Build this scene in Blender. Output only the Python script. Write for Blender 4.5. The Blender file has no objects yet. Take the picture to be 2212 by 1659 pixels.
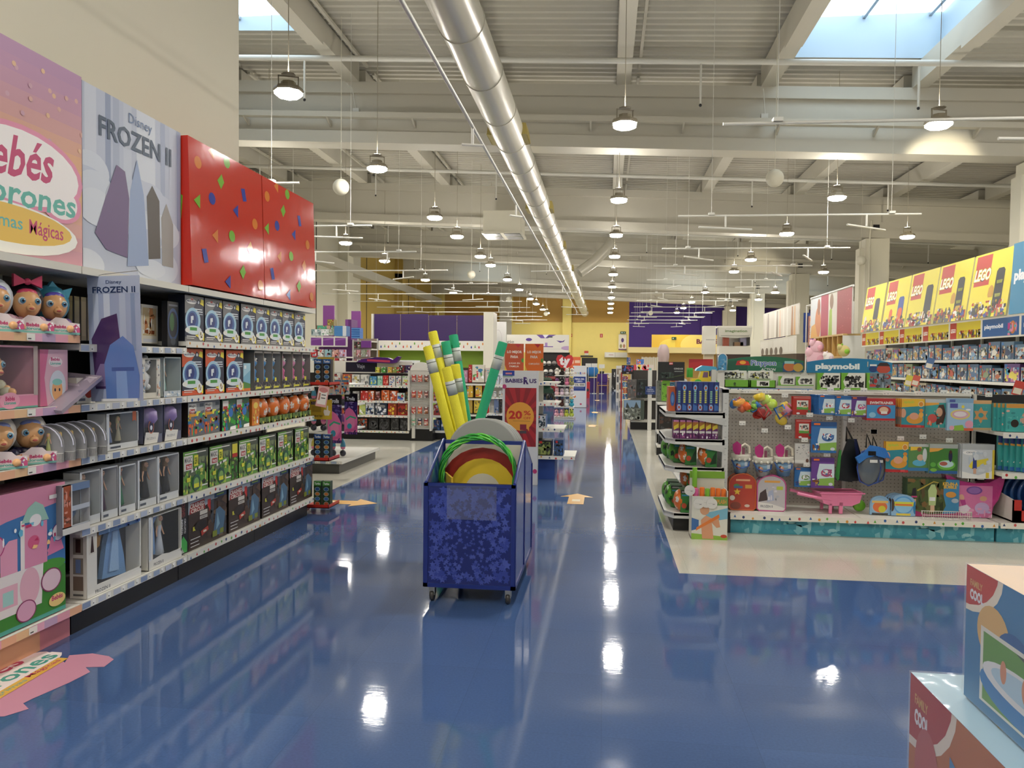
import bpy, math, random
from mathutils import Vector, Matrix
S = bpy.context.scene
C = S.collection
# ---------------------------------------------------------------- camera, world, exposure
FOC, IW, IH = 1650.0, 2212.0, 1659.0
YAW, PITCH, ROLL, EYE = math.atan(203/FOC), -46.5/FOC, 0.010, Vector((0, 0, 1.5))
Fw = Vector((-math.sin(YAW)*math.cos(PITCH), math.cos(YAW)*math.cos(PITCH), math.sin(PITCH)))
_R = Fw.cross(Vector((0, 0, 1))).normalized(); _U = _R.cross(Fw)
Rt = _R*math.cos(ROLL) + _U*math.sin(ROLL); Up = _U*math.cos(ROLL) - _R*math.sin(ROLL)
cd = bpy.data.cameras.new('camera'); cam = bpy.data.objects.new('camera', cd); C.objects.link(cam)
cd.sensor_width = 36; cd.lens = 36*FOC/IW; cd.clip_start = .05; cd.clip_end = 300
cam.matrix_world = Matrix(((Rt.x, Up.x, -Fw.x, EYE.x), (Rt.y, Up.y, -Fw.y, EYE.y), (Rt.z, Up.z, -Fw.z, EYE.z), (0, 0, 0, 1)))
S.camera = cam
W = bpy.data.worlds.new('sky'); S.world = W; W.use_nodes = True
bg = W.node_tree.nodes['Background']; bg.inputs[0].default_value = (.72, .87, 1, 1); bg.inputs[1].default_value = 2.6
vs = S.view_settings; vs.view_transform = 'Standard'; vs.look = 'None'; vs.exposure = 0.62; vs.gamma = 1; vs.use_curve_mapping = False
cy = S.cycles; cy.max_bounces = 5; cy.diffuse_bounces = 3; cy.glossy_bounces = 3; cy.transmission_bounces = 4; cy.transparent_max_bounces = 8
cy.use_adaptive_sampling = True; cy.adaptive_threshold = .03; cy.caustics_reflective = False; cy.caustics_refractive = False; cy.sample_clamp_indirect = 4
LAMP = 150.0         # strength of the lamp lenses
# ---------------------------------------------------------------- helpers
def ray(x, y): return Fw + Rt*((x-IW/2)/FOC) - Up*((y-IH/2)/FOC)
def onX(x, y, X): d = ray(x, y); return EYE + d*(X/d.x)
def onY(x, y, Y): d = ray(x, y); return EYE + d*(Y/d.y)
def onZ(x, y, Z): d = ray(x, y); return EYE + d*((Z-EYE.z)/d.z)
def hx(s):
    if isinstance(s, tuple): return s
    if len(s) == 3: s = ''.join(c*2 for c in s)
    return tuple(((v/12.92) if v <= .04045 else ((v+.055)/1.055)**2.4) for v in (int(s[i:i+2], 16)/255 for i in (0, 2, 4)))
def soft(c, k=.95):
    l = .2126*c[0]+.7152*c[1]+.0722*c[2]
    return tuple(l+(v-l)*k for v in c)
MATS = {}
def mat(name, col=None, rough=.5, metal=0, bump=0, bscale=40, emit=0, alpha=1, coat=0, spec=.5, var=0, vscale=3):
    """procedural principled material; col None = the print colours stored on the mesh faces"""
    if name in MATS: return MATS[name]
    m = bpy.data.materials.new(name); m.use_nodes = True; nt = m.node_tree; b = nt.nodes['Principled BSDF']
    b.inputs['Roughness'].default_value = rough; b.inputs['Metallic'].default_value = metal
    b.inputs['Coat Weight'].default_value = coat; b.inputs['Coat Roughness'].default_value = .08
    b.inputs['Specular IOR Level'].default_value = spec
    if col is None:
        a = nt.nodes.new('ShaderNodeVertexColor'); a.layer_name = 'Col'; src = a.outputs[0]
        nt.links.new(src, b.inputs['Base Color'])
    else:
        b.inputs['Base Color'].default_value = (*hx(col), 1)
        if var:
            n = nt.nodes.new('ShaderNodeTexNoise'); n.inputs['Scale'].default_value = vscale; n.inputs['Detail'].default_value = 4
            tc = nt.nodes.new('ShaderNodeTexCoord'); nt.links.new(tc.outputs['Object'], n.inputs[0])
            r = nt.nodes.new('ShaderNodeMapRange'); r.inputs[3].default_value = 1-var; r.inputs[4].default_value = 1+var; nt.links.new(n.outputs[0], r.inputs[0])
            x = nt.nodes.new('ShaderNodeVectorMath'); x.operation = 'SCALE'; x.inputs[0].default_value = hx(col)
            nt.links.new(r.outputs[0], x.inputs['Scale']); nt.links.new(x.outputs[0], b.inputs['Base Color'])
    if bump:
        n = nt.nodes.new('ShaderNodeTexNoise'); n.inputs['Scale'].default_value = bscale
        tc = nt.nodes.new('ShaderNodeTexCoord'); nt.links.new(tc.outputs['Object'], n.inputs[0])
        u = nt.nodes.new('ShaderNodeBump'); u.inputs['Strength'].default_value = bump; u.inputs['Distance'].default_value = .01
        nt.links.new(n.outputs[0], u.inputs['Height']); nt.links.new(u.outputs[0], b.inputs['Normal'])
    if emit:
        b.inputs['Emission Color'].default_value = (*hx(col), 1); b.inputs['Emission Strength'].default_value = emit
    if alpha < 1: b.inputs['Alpha'].default_value = alpha
    MATS[name] = m
    return m
PR = mat('printed_card', None, .42); GL = mat('glossy_print', None, .16, coat=.4); PL = mat('coloured_plastic', None, .3); FB = mat('soft_fabric', None, .9, bump=.3, bscale=120)
FILM = mat('clear_film', 'eef3f5', .06, alpha=.07, spec=.6)
WHT = mat('white_enamel', 'd9d6cb', .35); BLK = mat('black_kick', '101014', .4)
STEEL = mat('galvanised_steel', 'b9b8b2', .3, .9)
_TX = {}
def textmesh(s, bold=0):
    k = (s, bold)
    if k not in _TX:
        c = bpy.data.curves.new('t', 'FONT'); c.body = s; c.offset = bold; c.resolution_u = 2
        o = bpy.data.objects.new('t', c); C.objects.link(o)
        me = o.to_mesh(); vs_ = [v.co[:2] for v in me.vertices]; fs = [tuple(p.vertices) for p in me.polygons]; o.to_mesh_clear()
        bpy.data.objects.remove(o); bpy.data.curves.remove(c)
        x0 = min(v[0] for v in vs_); x1 = max(v[0] for v in vs_); y0 = min(v[1] for v in vs_); y1 = max(v[1] for v in vs_)
        _TX[k] = ([((v[0]-x0)/(x1-x0), (v[1]-y0)/(y1-y0)) for v in vs_], fs)
    return _TX[k]
def clip(p, x0=0, y0=0, x1=1, y1=1):
    for ax, lim, sg in ((0, x0, 1), (0, x1, -1), (1, y0, 1), (1, y1, -1)):
        q = []
        for i in range(len(p)):
            a, b = p[i-1], p[i]; da = (a[ax]-lim)*sg; db = (b[ax]-lim)*sg
            if (da >= 0) != (db >= 0):
                t = da/(da-db); q.append((a[0]+(b[0]-a[0])*t, a[1]+(b[1]-a[1])*t))
            if db >= 0: q.append(b)
        p = q
        if len(p) < 3: return []
    return p
class B:
    """collects geometry with one colour per face, then makes one mesh"""
    def __init__(s, col='ccc', m=0): s.v = []; s.f = []; s.c = []; s.mi = []; s.sm = []; s.col = col; s.m = m
    def add(s, vs_, fs, col=None, m=None, smooth=False, M=None):
        o = len(s.v); s.v += [tuple(M @ Vector(v)) for v in vs_] if M else [tuple(v) for v in vs_]
        c = soft(hx(col if col is not None else s.col))
        for f in fs: s.f.append(tuple(i+o for i in f)); s.c.append(c); s.mi.append(s.m if m is None else m); s.sm.append(smooth)
        return s
    def box(s, x0, y0, z0, x1, y1, z1, col=None, m=None, M=None):
        return s.add([(x0,y0,z0),(x1,y0,z0),(x1,y1,z0),(x0,y1,z0),(x0,y0,z1),(x1,y0,z1),(x1,y1,z1),(x0,y1,z1)],
                     [(0,3,2,1),(4,5,6,7),(0,1,5,4),(1,2,6,5),(2,3,7,6),(3,0,4,7)], col, m, M=M)
    def prism(s, pts, d0, d1, ax='y', col=None, m=None, M=None):
        f = {'y': lambda a, b, d: (a, d, b), 'x': lambda a, b, d: (d, a, b), 'z': lambda a, b, d: (a, b, d)}[ax]; n = len(pts)
        vs_ = [f(a, b, d0) for a, b in pts]+[f(a, b, d1) for a, b in pts]
        return s.add(vs_, [tuple(range(n)), tuple(range(2*n-1, n-1, -1))]+[(i, i+n, (i+1) % n+n, (i+1) % n) for i in range(n)], col, m, M=M)
    def tube(s, pts, r, col=None, n=8, m=None, M=None, closed=False, caps=True):
        pts = [Vector(p) for p in pts]; N = len(pts); rr = r if isinstance(r, (list, tuple)) else [r]*N; vs_ = []; up = None
        for i, p in enumerate(pts):
            a = pts[i-1] if (i or closed) else p; b = pts[(i+1) % N] if (i < N-1 or closed) else p
            d = (b-a).normalized()
            if up is None: up = Vector((0, 0, 1)) if abs(d.z) < .9 else Vector((1, 0, 0))
            x = d.cross(up).normalized(); y = x.cross(d).normalized(); up = y
            for k in range(n):
                t = 2*math.pi*k/n; vs_.append(p + (x*math.cos(t)+y*math.sin(t))*rr[i])
        fs = []
        for i in range(N if closed else N-1):
            j = (i+1) % N
            for k in range(n): fs.append((i*n+k, i*n+(k+1) % n, j*n+(k+1) % n, j*n+k))
        s.add(vs_, fs, col, m, True, M)
        if caps and not closed: s.add(vs_[:n], [tuple(range(n))], col, m, M=M); s.add(vs_[-n:], [tuple(range(n-1, -1, -1))], col, m, M=M)
        return s
    def lathe(s, prof, c=(0, 0, 0), n=16, col=None, m=None, M=None, sx=1, sy=1, smooth=True):
        vs_ = []; fs = []
        for r, z in prof:
            for k in range(n):
                t = 2*math.pi*k/n; vs_.append((c[0]+r*math.cos(t)*sx, c[1]+r*math.sin(t)*sy, c[2]+z))
        for i in range(len(prof)-1):
            for k in range(n): fs.append((i*n+k, i*n+(k+1) % n, (i+1)*n+(k+1) % n, (i+1)*n+k))
        if prof[0][0] > 1e-4: fs.append(tuple(range(n-1, -1, -1)))
        if prof[-1][0] > 1e-4: fs.append(tuple((len(prof)-1)*n+k for k in range(n)))
        return s.add(vs_, fs, col, m, smooth, M)
    def ball(s, c, r, col=None, m=None, n=12, sx=1, sy=1, sz=1, M=None):
        return s.lathe([(r*math.sin(math.pi*i/(n//2+2))+(1e-5), -r*sz*math.cos(math.pi*i/(n//2+2))) for i in range(n//2+3)], c, n, col, m, M, sx, sy)
    def art(s, O, U, V, w, h, els, m=None, lift=.0004):
        """flat printed shapes on a face: O lower left corner, U and V unit vectors, els in 0..1 face coordinates"""
        O, U, V = Vector(O), Vector(U), Vector(V); N = U.cross(V); z = lift; INC = min(.00022, .004/max(1, len(els)))
        def P(pts, col, fs=None, c=True):
            nonlocal z
            if c and fs is None: pts = clip(pts)
            if len(pts) < 3: return
            s.add([O+U*(a*w)+V*(b*h)+N*z for a, b in pts], fs or [tuple(range(len(pts)))], col, m)
        for e in els:
            k = e[0]
            if k == 'r': P([(e[1], e[2]), (e[3], e[2]), (e[3], e[4]), (e[1], e[4])], e[5])
            elif k == 'e': P([(e[1]+e[3]*math.cos(t*math.pi/12), e[2]+e[4]*math.sin(t*math.pi/12)) for t in range(24)], e[5])
            elif k == 'o':      # rounded ring
                P([(e[1]+e[3]*math.cos(t*math.pi/12), e[2]+e[4]*math.sin(t*math.pi/12)) for t in range(24)], e[5]); z += INC*.5
                P([(e[1]+e[3]*e[6]*math.cos(t*math.pi/12), e[2]+e[4]*e[6]*math.sin(t*math.pi/12)) for t in range(24)], e[7])
            elif k == 'p': P(e[1], e[2])
            elif k == 'q': P([(e[1]+(e[3]-e[1])*a, e[2]+(e[4]-e[2])*b) for a, b in e[5]], e[6])
            elif k == 't':      # text fitted to a box
                vs_, fs = textmesh(e[1], e[7] if len(e) > 7 else 0); sh = e[8] if len(e) > 8 else 0; rot = e[9] if len(e) > 9 else 0
                W_, H_ = e[4]-e[2], e[5]-e[3]
                if rot == 90: pts = [(e[2]+(1-y)*W_, e[3]+x*H_) for x, y in vs_]
                elif rot == -90: pts = [(e[2]+y*W_, e[3]+(1-x)*H_) for x, y in vs_]
                else: pts = [(e[2]+x*W_+sh*(y-.5)*H_*h/w, e[3]+y*H_+rot*(x-.5)) for x, y in vs_]
                P(pts, e[6], fs)
            elif k == 'k':      # busy picture: many small random patches
                rd = random.Random(e[1]); cs = e[8].split(); zz = z
                for i in range(e[2]):
                    a = e[3]+(e[5]-e[3])*rd.random(); b = e[4]+(e[6]-e[4])*rd.random(); q = e[7]*(.5+rd.random()); t0 = rd.random()*6; n = rd.choice((3, 4, 4, 5, 7))
                    z = zz + (i % 5)*.00008; el = .4+rd.random()*1.2; asp = w/h
                    pts = clip([(a+q*el*math.cos(t0+6.283*j/n), b+q*asp/el*math.sin(t0+6.283*j/n)) for j in range(n)], e[3], e[4], e[5], e[6])
                    if pts: P(pts, rd.choice(cs))
                z = zz + .0004
            elif k == 's':      # star
                P([(e[1]+e[3]*(1 if j % 2 == 0 else .45)*math.sin(j*math.pi/5), e[2]+e[3]*w/h*(1 if j % 2 == 0 else .45)*math.cos(j*math.pi/5)) for j in range(10)], e[4], None, False)
            z += INC
        return s
    def mesh(s, name, mats=None):
        me = bpy.data.meshes.new(name); me.from_pydata(s.v, [], s.f)
        for m in (mats or [PR]): me.materials.append(m)
        me.polygons.foreach_set('material_index', s.mi); me.polygons.foreach_set('use_smooth', s.sm)
        ca = me.color_attributes.new('Col', 'FLOAT_COLOR', 'CORNER'); buf = []
        for p, c in zip(me.polygons, s.c): buf += [c[0], c[1], c[2], 1.0]*p.loop_total
        ca.data.foreach_set('color', buf); me.update()
        return me
def obj(name, me, parent=None, loc=(0, 0, 0), rot=(0, 0, 0)):
    if isinstance(me, B): me = me.mesh(name)
    o = bpy.data.objects.new(name, me); C.objects.link(o); o.location = loc; o.rotation_euler = rot
    if parent: o.parent = parent
    return o
USED = {}
def tag(o, label, cat, group=None, kind=None):
    o['label'] = label; o['category'] = cat
    if group: o['group'] = group
    if kind: o['kind'] = kind
    n = len(label.split())
    if not 4 <= n <= 16: print('LABELLEN', n, label)
    if label in USED: print('DUPLABEL', label)
    USED[label] = 1
    return o
def struct(name, me, loc=(0, 0, 0), rot=(0, 0, 0)):
    o = obj(name, me, None, loc, rot); o['kind'] = 'structure'; return o
class T:
    """a kind of thing: root mesh (or None for an Empty) and parts (name, mesh, [sub-parts], label)"""
    def __init__(s, name, cat, root, parts=()): s.name, s.cat, s.root, s.parts = name, cat, root, parts
def put(t, loc, label, rz=0, group=None, s=1, rx=0, ry=0, cat=None):
    o = obj(t.name, t.root, None, loc, (rx, ry, rz)); o.scale = (s,)*3 if not isinstance(s, tuple) else s
    tag(o, label, cat or t.cat, group)
    def kids(ps, par):
        for p in ps:
            c = obj(p[0], p[1], par)
            if len(p) > 3 and p[3]: c['label'] = p[3]
            if len(p) > 2: kids(p[2], c)
    kids(t.parts, o)
    return o
R90 = math.pi/2
ORD = ['first', 'second', 'third', 'fourth', 'fifth', 'sixth', 'seventh', 'eighth', 'ninth', 'tenth', 'eleventh', 'twelfth', 'thirteenth', 'fourteenth']
def nth(i, n, side='left'):
    if n == 1: return ''
    if i == 0: return 'leftmost'
    if i == n-1: return 'rightmost'
    if n == 3: return 'middle'
    return ORD[i]+' from left'
# ---------------------------------------------------------------- room shell
SL = -.045                                   # the roof falls gently to the right
WALLM = mat('white_painted_wall', 'dad5c2', .8, var=.03, vscale=.6)
BEAM = mat('painted_concrete_beam', 'c6c1b2', .75, var=.04, vscale=.8)
DECK = mat('roof_deck_paint', 'c2beb0', .6, 0, var=.08, vscale=.5)
def floor_mat(name, c1, c2, rough):
    m = bpy.data.materials.new(name); m.use_nodes = True; nt = m.node_tree; b = nt.nodes['Principled BSDF']; L = nt.links.new
    tc = nt.nodes.new('ShaderNodeTexCoord')
    br = nt.nodes.new('ShaderNodeTexBrick'); br.offset = 0; br.inputs['Scale'].default_value = 1
    br.inputs['Brick Width'].default_value = .6096; br.inputs['Row Height'].default_value = .6096; br.inputs['Mortar Size'].default_value = .0009; br.inputs['Mortar Smooth'].default_value = 0
    br.inputs['Color1'].default_value = (*hx(c1), 1); br.inputs['Color2'].default_value = (*hx(c2), 1); br.inputs['Mortar'].default_value = (*[v*.75 for v in hx(c1)], 1)
    L(tc.outputs['Object'], br.inputs[0])
    n = nt.nodes.new('ShaderNodeTexNoise'); n.inputs['Scale'].default_value = 90; n.inputs['Detail'].default_value = 3; L(tc.outputs['Object'], n.inputs[0])
    r = nt.nodes.new('ShaderNodeMapRange'); r.inputs[3].default_value = .84; r.inputs[4].default_value = 1.16; L(n.outputs[0], r.inputs[0])
    x = nt.nodes.new('ShaderNodeVectorMath'); x.operation = 'SCALE'; L(br.outputs[0], x.inputs[0]); L(r.outputs[0], x.inputs['Scale']); L(x.outputs[0], b.inputs['Base Color'])
    # worn wax: scuffs change the gloss, tiles are very slightly wavy
    n2 = nt.nodes.new('ShaderNodeTexNoise'); n2.inputs['Scale'].default_value = 2.2; n2.inputs['Detail'].default_value = 6; L(tc.outputs['Object'], n2.inputs[0])
    r2 = nt.nodes.new('ShaderNodeMapRange'); r2.inputs[3].default_value = rough*.6; r2.inputs[4].default_value = rough*1.5; L(n2.outputs[0], r2.inputs[0]); L(r2.outputs[0], b.inputs['Roughness'])
    mp = nt.nodes.new('ShaderNodeMapping'); mp.inputs['Scale'].default_value = (1.3, 5, 1); L(tc.outputs['Object'], mp.inputs[0])
    n3 = nt.nodes.new('ShaderNodeTexNoise'); n3.inputs['Scale'].default_value = 2.2; n3.inputs['Detail'].default_value = 5; n3.inputs['Roughness'].default_value = .62; L(mp.outputs[0], n3.inputs[0])
    bu = nt.nodes.new('ShaderNodeBump'); bu.inputs['Strength'].default_value = .02; bu.inputs['Distance'].default_value = .02; L(n3.outputs[0], bu.inputs['Height']); L(bu.outputs[0], b.inputs['Normal'])
    b.inputs['IOR'].default_value = 1.5; b.inputs['Specular IOR Level'].default_value = .42
    MATS[name] = m; return m
FBLUE = floor_mat('blue_vinyl_tiles', '476190', '445d8a', .05)
FWHITE = floor_mat('cream_vinyl_tiles', 'cbc7ba', 'c6c2b4', .1)
def quad(b, x0, y0, x1, y1, z, m, up=True):
    f = (0, 1, 2, 3) if up else (3, 2, 1, 0)
    b.add([(x0, y0, z), (x1, y0, z), (x1, y1, z), (x0, y1, z)], [f], 'fff', m)
b = B()
XL, XR, YB, YF = -13.2, 16.5, -3.5, 58.0
quad(b, XL, YB, XR, 5.55, 0, 0)
quad(b, -3.14, 5.55, .54, YF, 0, 0)
quad(b, XL, 5.55, -3.14, 7.4, 0, 1); quad(b, XL, 7.4, -3.14, YF, 0, 1); quad(b, .54, 5.55, XR, YF, 0, 1)
struct('floor', b.mesh('floor', [FBLUE, FWHITE]))
# roof deck: trapezoid ribs running across the store, with openings for the roof lights
SKY = [(-9.2, -5.95, 12.6, 15.1), (3.55, 6.55, 13.6, 16.3), (-9.2, -5.95, 42.3, 45.6), (3.5, 6.5, 42.3, 45.6), (9.6, 12.8, 42.3, 45.6)]
def zdeck(x): return 7.98+SL*x
def rib_strip(b, x0, x1, y0, y1):
    y = y0; prof = []
    while y < y1-1e-6:
        for dy, dz in ((0, 0), (.09, 0), (.125, .06), (.215, .06), (.25, 0)):
            if y+dy <= y1: prof.append((y+dy, dz))
        y += .25
    prof.append((y1, 0))
    vs_ = [(x0, a, zdeck(x0)+z) for a, z in prof]+[(x1, a, zdeck(x1)+z) for a, z in prof]; n = len(prof)
    b.add(vs_, [(i, i+1, i+1+n, i+n) for i in range(n-1)], 'aaa')
b = B(); ys = [YB]+sorted({v for s in SKY for v in s[2:]})+[YF]
for a, c in zip(ys, ys[1:]):
    xs = [XL]
    for s in sorted(SKY):
        if s[2] <= a+.01 and s[3] >= c-.01: xs += [s[0], s[1]]
    xs.append(XR)
    for i in range(0, len(xs), 2): rib_strip(b, xs[i], xs[i+1], a, c)
struct('ceiling', b.mesh('ceiling', [DECK]))
SHAFT = mat('roof_light_shaft', 'b4c6d2', .5); PANE = mat('roof_light_glazing', 'ffffff', .3, alpha=.08); ALU = mat('roof_light_bar', 'aab2b8', .35, .6)
for i, (x0, x1, y0, y1) in enumerate(SKY):
    b = B(); z1 = 8.55
    for (ax, ay, bx, by) in ((x0, y0, x1, y0), (x1, y0, x1, y1), (x1, y1, x0, y1), (x0, y1, x0, y0)):
        b.add([(ax, ay, zdeck(ax)-.05), (bx, by, zdeck(bx)-.05), (bx, by, z1), (ax, ay, z1)], [(0, 1, 2, 3)], 'fff', 0)
    w = struct('window_%d' % (i+1), b.mesh('roof_light_shaft', [SHAFT]))
    p = B(); p.add([(x0, y0, z1), (x1, y0, z1), (x1, y1, z1), (x0, y1, z1)], [(0, 1, 2, 3)], 'fff'); obj('roof_light_pane', p.mesh('pane', [PANE]), w)
    for k in range(3):
        xx = x0+(x1-x0)*(.08+.42*k)
        q = B(); q.box(xx-.03, y0, z1-.07, xx+.03, y1, z1, 'aaa'); obj('glazing_bar', q.mesh('bar', [ALU]), w)
# main beams across the store, purlins along it, water pipes below
n = 0
for k in range(6):
    y = 6.7+10*k; b = B()
    for x0, x1 in ((-3.3 if k == 0 else XL, XR),):
        def bar(y0, z0, y1, z1, col='fff'):
            b.add([(x0, y0, z0+SL*x0), (x0, y1, z0+SL*x0), (x0, y1, z1+SL*x0), (x0, y0, z1+SL*x0), (x1, y0, z0+SL*x1), (x1, y1, z0+SL*x1), (x1, y1, z1+SL*x1), (x1, y0, z1+SL*x1)],
                  [(0, 3, 2, 1), (4, 5, 6, 7), (0, 1, 5, 4), (1, 2, 6, 5), (2, 3, 7, 6), (3, 0, 4, 7)], col)
        bar(y, 6.14, y+.55, 6.40); bar(y+.12, 6.4, y+.43, 7.25); bar(y+.02, 7.25, y+.53, 7.5)
    n += 1; struct('trim_%d' % n, b.mesh('roof_beam', [BEAM]))
    if k in (1, 3, 5):
        t = B(); yy = y-.22
        x0 = XL+.6; t.add([(x0, yy, 6.64+SL*x0), (x1, yy, 6.64+SL*x1), (x1, yy, 6.76+SL*x1), (x0, yy, 6.76+SL*x0), (x0, yy+.16, 6.64+SL*x0), (x1, yy+.16, 6.64+SL*x1)], [(0, 1, 2, 3), (0, 4, 5, 1)], 'fff')
        for j in range(15):
            xx = XL+1.1+j*1.95; zz = 6.5+SL*xx
            t.add([(xx-.02, yy, zz+.14), (xx+.02, yy, zz+.14), (xx+.02, y+.1, zz+.14), (xx-.02, y+.1, zz+.14), (xx-.02, y+.1, zz), (xx+.02, y+.1, zz)], [(0, 1, 2, 3), (0, 3, 4), (1, 5, 2), (0, 4, 5, 1)], 'fff')
        o = obj('cable_tray', t.mesh('cable_tray', [BEAM])); tag(o, ('nearest', '', 'middle', '', 'farthest')[k-1]+' perforated cable tray bracketed along the front of a roof beam', 'cable tray', 'cable trays along the roof beams')
b = B()
for j in range(9):
    xc = -11.75+3.01*j
    for k in range(-1, 6):
        y0 = 6.7+10*k+.5; y1 = y0+9.55; y0 = max(y0, YB+.05); y1 = min(y1, YF)
        zb = 7.42+SL*xc; yn = y1-2.2
        b.box(xc-.15, y0, zb, xc+.15, yn, zb+.5); b.box(xc-.15, yn, zb+.07, xc+.15, y1, zb+.5)
        b.box(xc+.3, y0, zb+.38, xc+.36, y1, zb+.44)
struct('trim_%d' % (n+1), b.mesh('roof_purlins', [BEAM]))
PIPE = mat('white_pipe', 'd8d6cc', .35)
for k, y in enumerate((None, 14.9, 23.9, 34.2, 44.2)):
    if y is None: continue
    b = B(); b.tube([(XL+.6, y, 7.28+SL*XL), (XR, y, 7.28+SL*XR)], .055, 'ddd', 10)
    o = obj('sprinkler_pipe', None) ; C.objects.unlink(o); bpy.data.objects.remove(o)
    o = obj('sprinkler_pipe', b.mesh('sprinkler_pipe', [PIPE]))
    tag(o, 'white %s sprinkler pipe running across under the roof' % ('overhead', 'nearest visible', 'second nearest', 'third nearest', 'farthest')[k], 'pipe', 'sprinkler pipes')
    for j in range(7):
        xx = -11.3+3.9*j+(k % 2)*1.3; zz = 7.25+SL*xx; h = B()
        h.tube([(xx, y, zz), (xx, y, zz-.75)], .022, 'ddd', 6); h.ball((xx, y, zz-.78), .03, '333', 1, 6)
        obj('sprinkler_drop', h.mesh('sprinkler_drop', [PIPE, BLK]), o)
# walls
OCH = mat('yellow_painted_wall', 'e8d47c', .8, var=.03); OCD = mat('ochre_upper_wall', 'b08a44', .8); PUR = mat('purple_painted_wall', '43287a', .7); CREAM = mat('cream_painted_board', 'e3cf8e', .7)
def wallbox(nm, a, m, kind='s'):
    b = B(); b.box(*a, 'fff'); return struct(nm, b.mesh(nm, [m]))
wallbox('wall_left', (-3.62, YB, 0, -3.42, 6.8, 8.3), WALLM)
b = B(); b.box(XL-.2, YB, 0, XL, 40, 9, 'fff', 0); b.box(XL-.2, 40, 0, XL, YF, 9, 'fff', 1)
for y in (26.7, 36.5, 46.7): b.box(XL, y, 0, XL+.5, y+.8, 8.2, 'fff', 0 if y < 40 else 1)
for y in (33.6, 41, 50): b.box(XL, y, 0, XL+.02, y+.06, 8, 'fff', 2)
b.prism([(YB, 5.9), (YF, 5.9), (YF, 6.35), (YB, 6.35)], XL, XL+.55, 'x', 'fff', 3)
struct('wall_far_left', b.mesh('wall_far_left', [WALLM, mat('mustard_painted_wall', 'b79a4c', .8), mat('dark_joint', '4a4436', .8), BEAM]))
b = B(); xs = 1.66
b.box(XL, YF, 0, xs, YF+.2, 8.6, 'fff', 0); b.box(xs, YF, 0, XR, YF+.2, 8.6, 'fff', 2)
for x0, x1 in ((-12.4, -8.2), (-7.1, -3.35), (-2.6, xs)): b.box(x0, YF-.06, 4.58, x1, YF, 8, 'fff', 1)  # upper stretches of the back wall, in a darker ochre
b.box(-3.3, YF-.25, 0, -2.65, YF, 8, 'fff', 0); b.box(-8.1, YF-.25, 0, -7.2, YF, 8, 'fff', 3); b.box(6.9, YF-.2, 0, 7.6, YF, 8, 'fff', 2)
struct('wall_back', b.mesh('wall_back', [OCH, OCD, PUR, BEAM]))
wallbox('wall_right', (XR, YB, 0, XR+.2, YF, 8.3), WALLM)
wallbox('wall_rear', (XL, YB-.2, 0, XR, YB, 8.9), WALLM)
# columns, clad in white board
for k in range(5):
    y = 16.7+10*k; xc = 8.85; b = B(); zt = 5.72
    b.box(xc-.38, y-.05, 0, xc+.38, y+.6, zt, 'fff', 0); b.box(xc-.52, y+.1, 0, xc-.38, y+.5, zt-.3, 'fff', 0); b.box(xc-.1, y+.1, zt, xc+.1, y+.4, 6.2, 'fff', 1)
    b.tube([(xc-.25, y-.06, 3.0), (xc-.25, y-.06, zt+.1), (xc-.2, y-.02, zt+.6)], .03, 'ddd', 6, 0)
    o = obj('column', b.mesh('column', [WALLM, BLK])); tag(o, ['nearest white square column at the right edge', 'white square column behind the yellow banner row', 'white square column behind the red and white striped banner', 'white square column fourth nearest in the right row', 'farthest white square column in the right row'][k], 'column', 'white columns in the right row')
for nm, x, y in (('yellow', 11.9, 56.7), ('grey', 6.1, 57.2)): pass
# air duct
DUCT = mat('spiral_duct_steel', 'cdc9bb', .3, .25, bump=.04, bscale=6)
b = B(); dx, dz, dr = -1.62, 5.22, .257
ys = [YB+.2]; 
while ys[-1] < 56: ys.append(ys[-1]+1.45)
NN = 28
def ringstrip(y0, r0, y1, r1):
    vs_ = [(dx+r*math.cos(2*math.pi*k/NN), y, dz+r*math.sin(2*math.pi*k/NN)) for y, r in ((y0, r0), (y1, r1)) for k in range(NN)]
    b.add(vs_, [(k, NN+k, NN+(k+1) % NN, (k+1) % NN) for k in range(NN)], 'ccc', 0, True)
for y, yn in zip(ys, ys[1:]+[57]):
    ringstrip(y+.015, dr, yn-.015, dr); ringstrip(yn-.015, dr, yn-.015, dr+.01); ringstrip(yn-.015, dr+.01, yn+.015, dr+.01); ringstrip(yn+.015, dr+.01, yn+.015, dr)
ringstrip(57, dr, 57.3, dr*.8); ringstrip(57.3, dr*.8, 57.35, .001)
dparts = []
GRL = mat('brass_coloured_grille', 'b5a45e', .4, .3)
for i, y in enumerate([.7+5.87*j for j in range(10)]):
    for sg in (1, -1):
        g = B(); M = Matrix.Translation((dx, y, dz)) @ Matrix.Rotation(-.12*sg if sg > 0 else .12, 4, 'Y')
        g.box(.2*sg, -.3, -.13, (dr+.035)*sg, .3, .05, 'bbb', 0, M)
        for j in range(9): g.box((dr+.03)*sg, -.28+j*.065, -.13, (dr+.055)*sg, -.245+j*.065, .05, 'bbb', 0, M)
        dparts.append(('air_grille', g.mesh('air_grille', [GRL])))
t = T('air_duct', 'duct', b.mesh('air_duct', [DUCT]), dparts)
put(t, (0, 0, 0), 'long round silver ventilation duct hanging down the length of the store')
b = B(); b.tube([(-1.25, 34, 5.5), (-.6, 34.2, 6.0), (.2, 34.5, 6.9)], .24, 'ccc', 16); b.tube([(-1.2, 34, 5.3), (-1.05, 34, 4.3)], .01, '999', 5)
o = obj('branch_duct', b.mesh('branch_duct', [DUCT])); tag(o, 'short branch duct rising from the long round duct to roof', 'duct')
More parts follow.
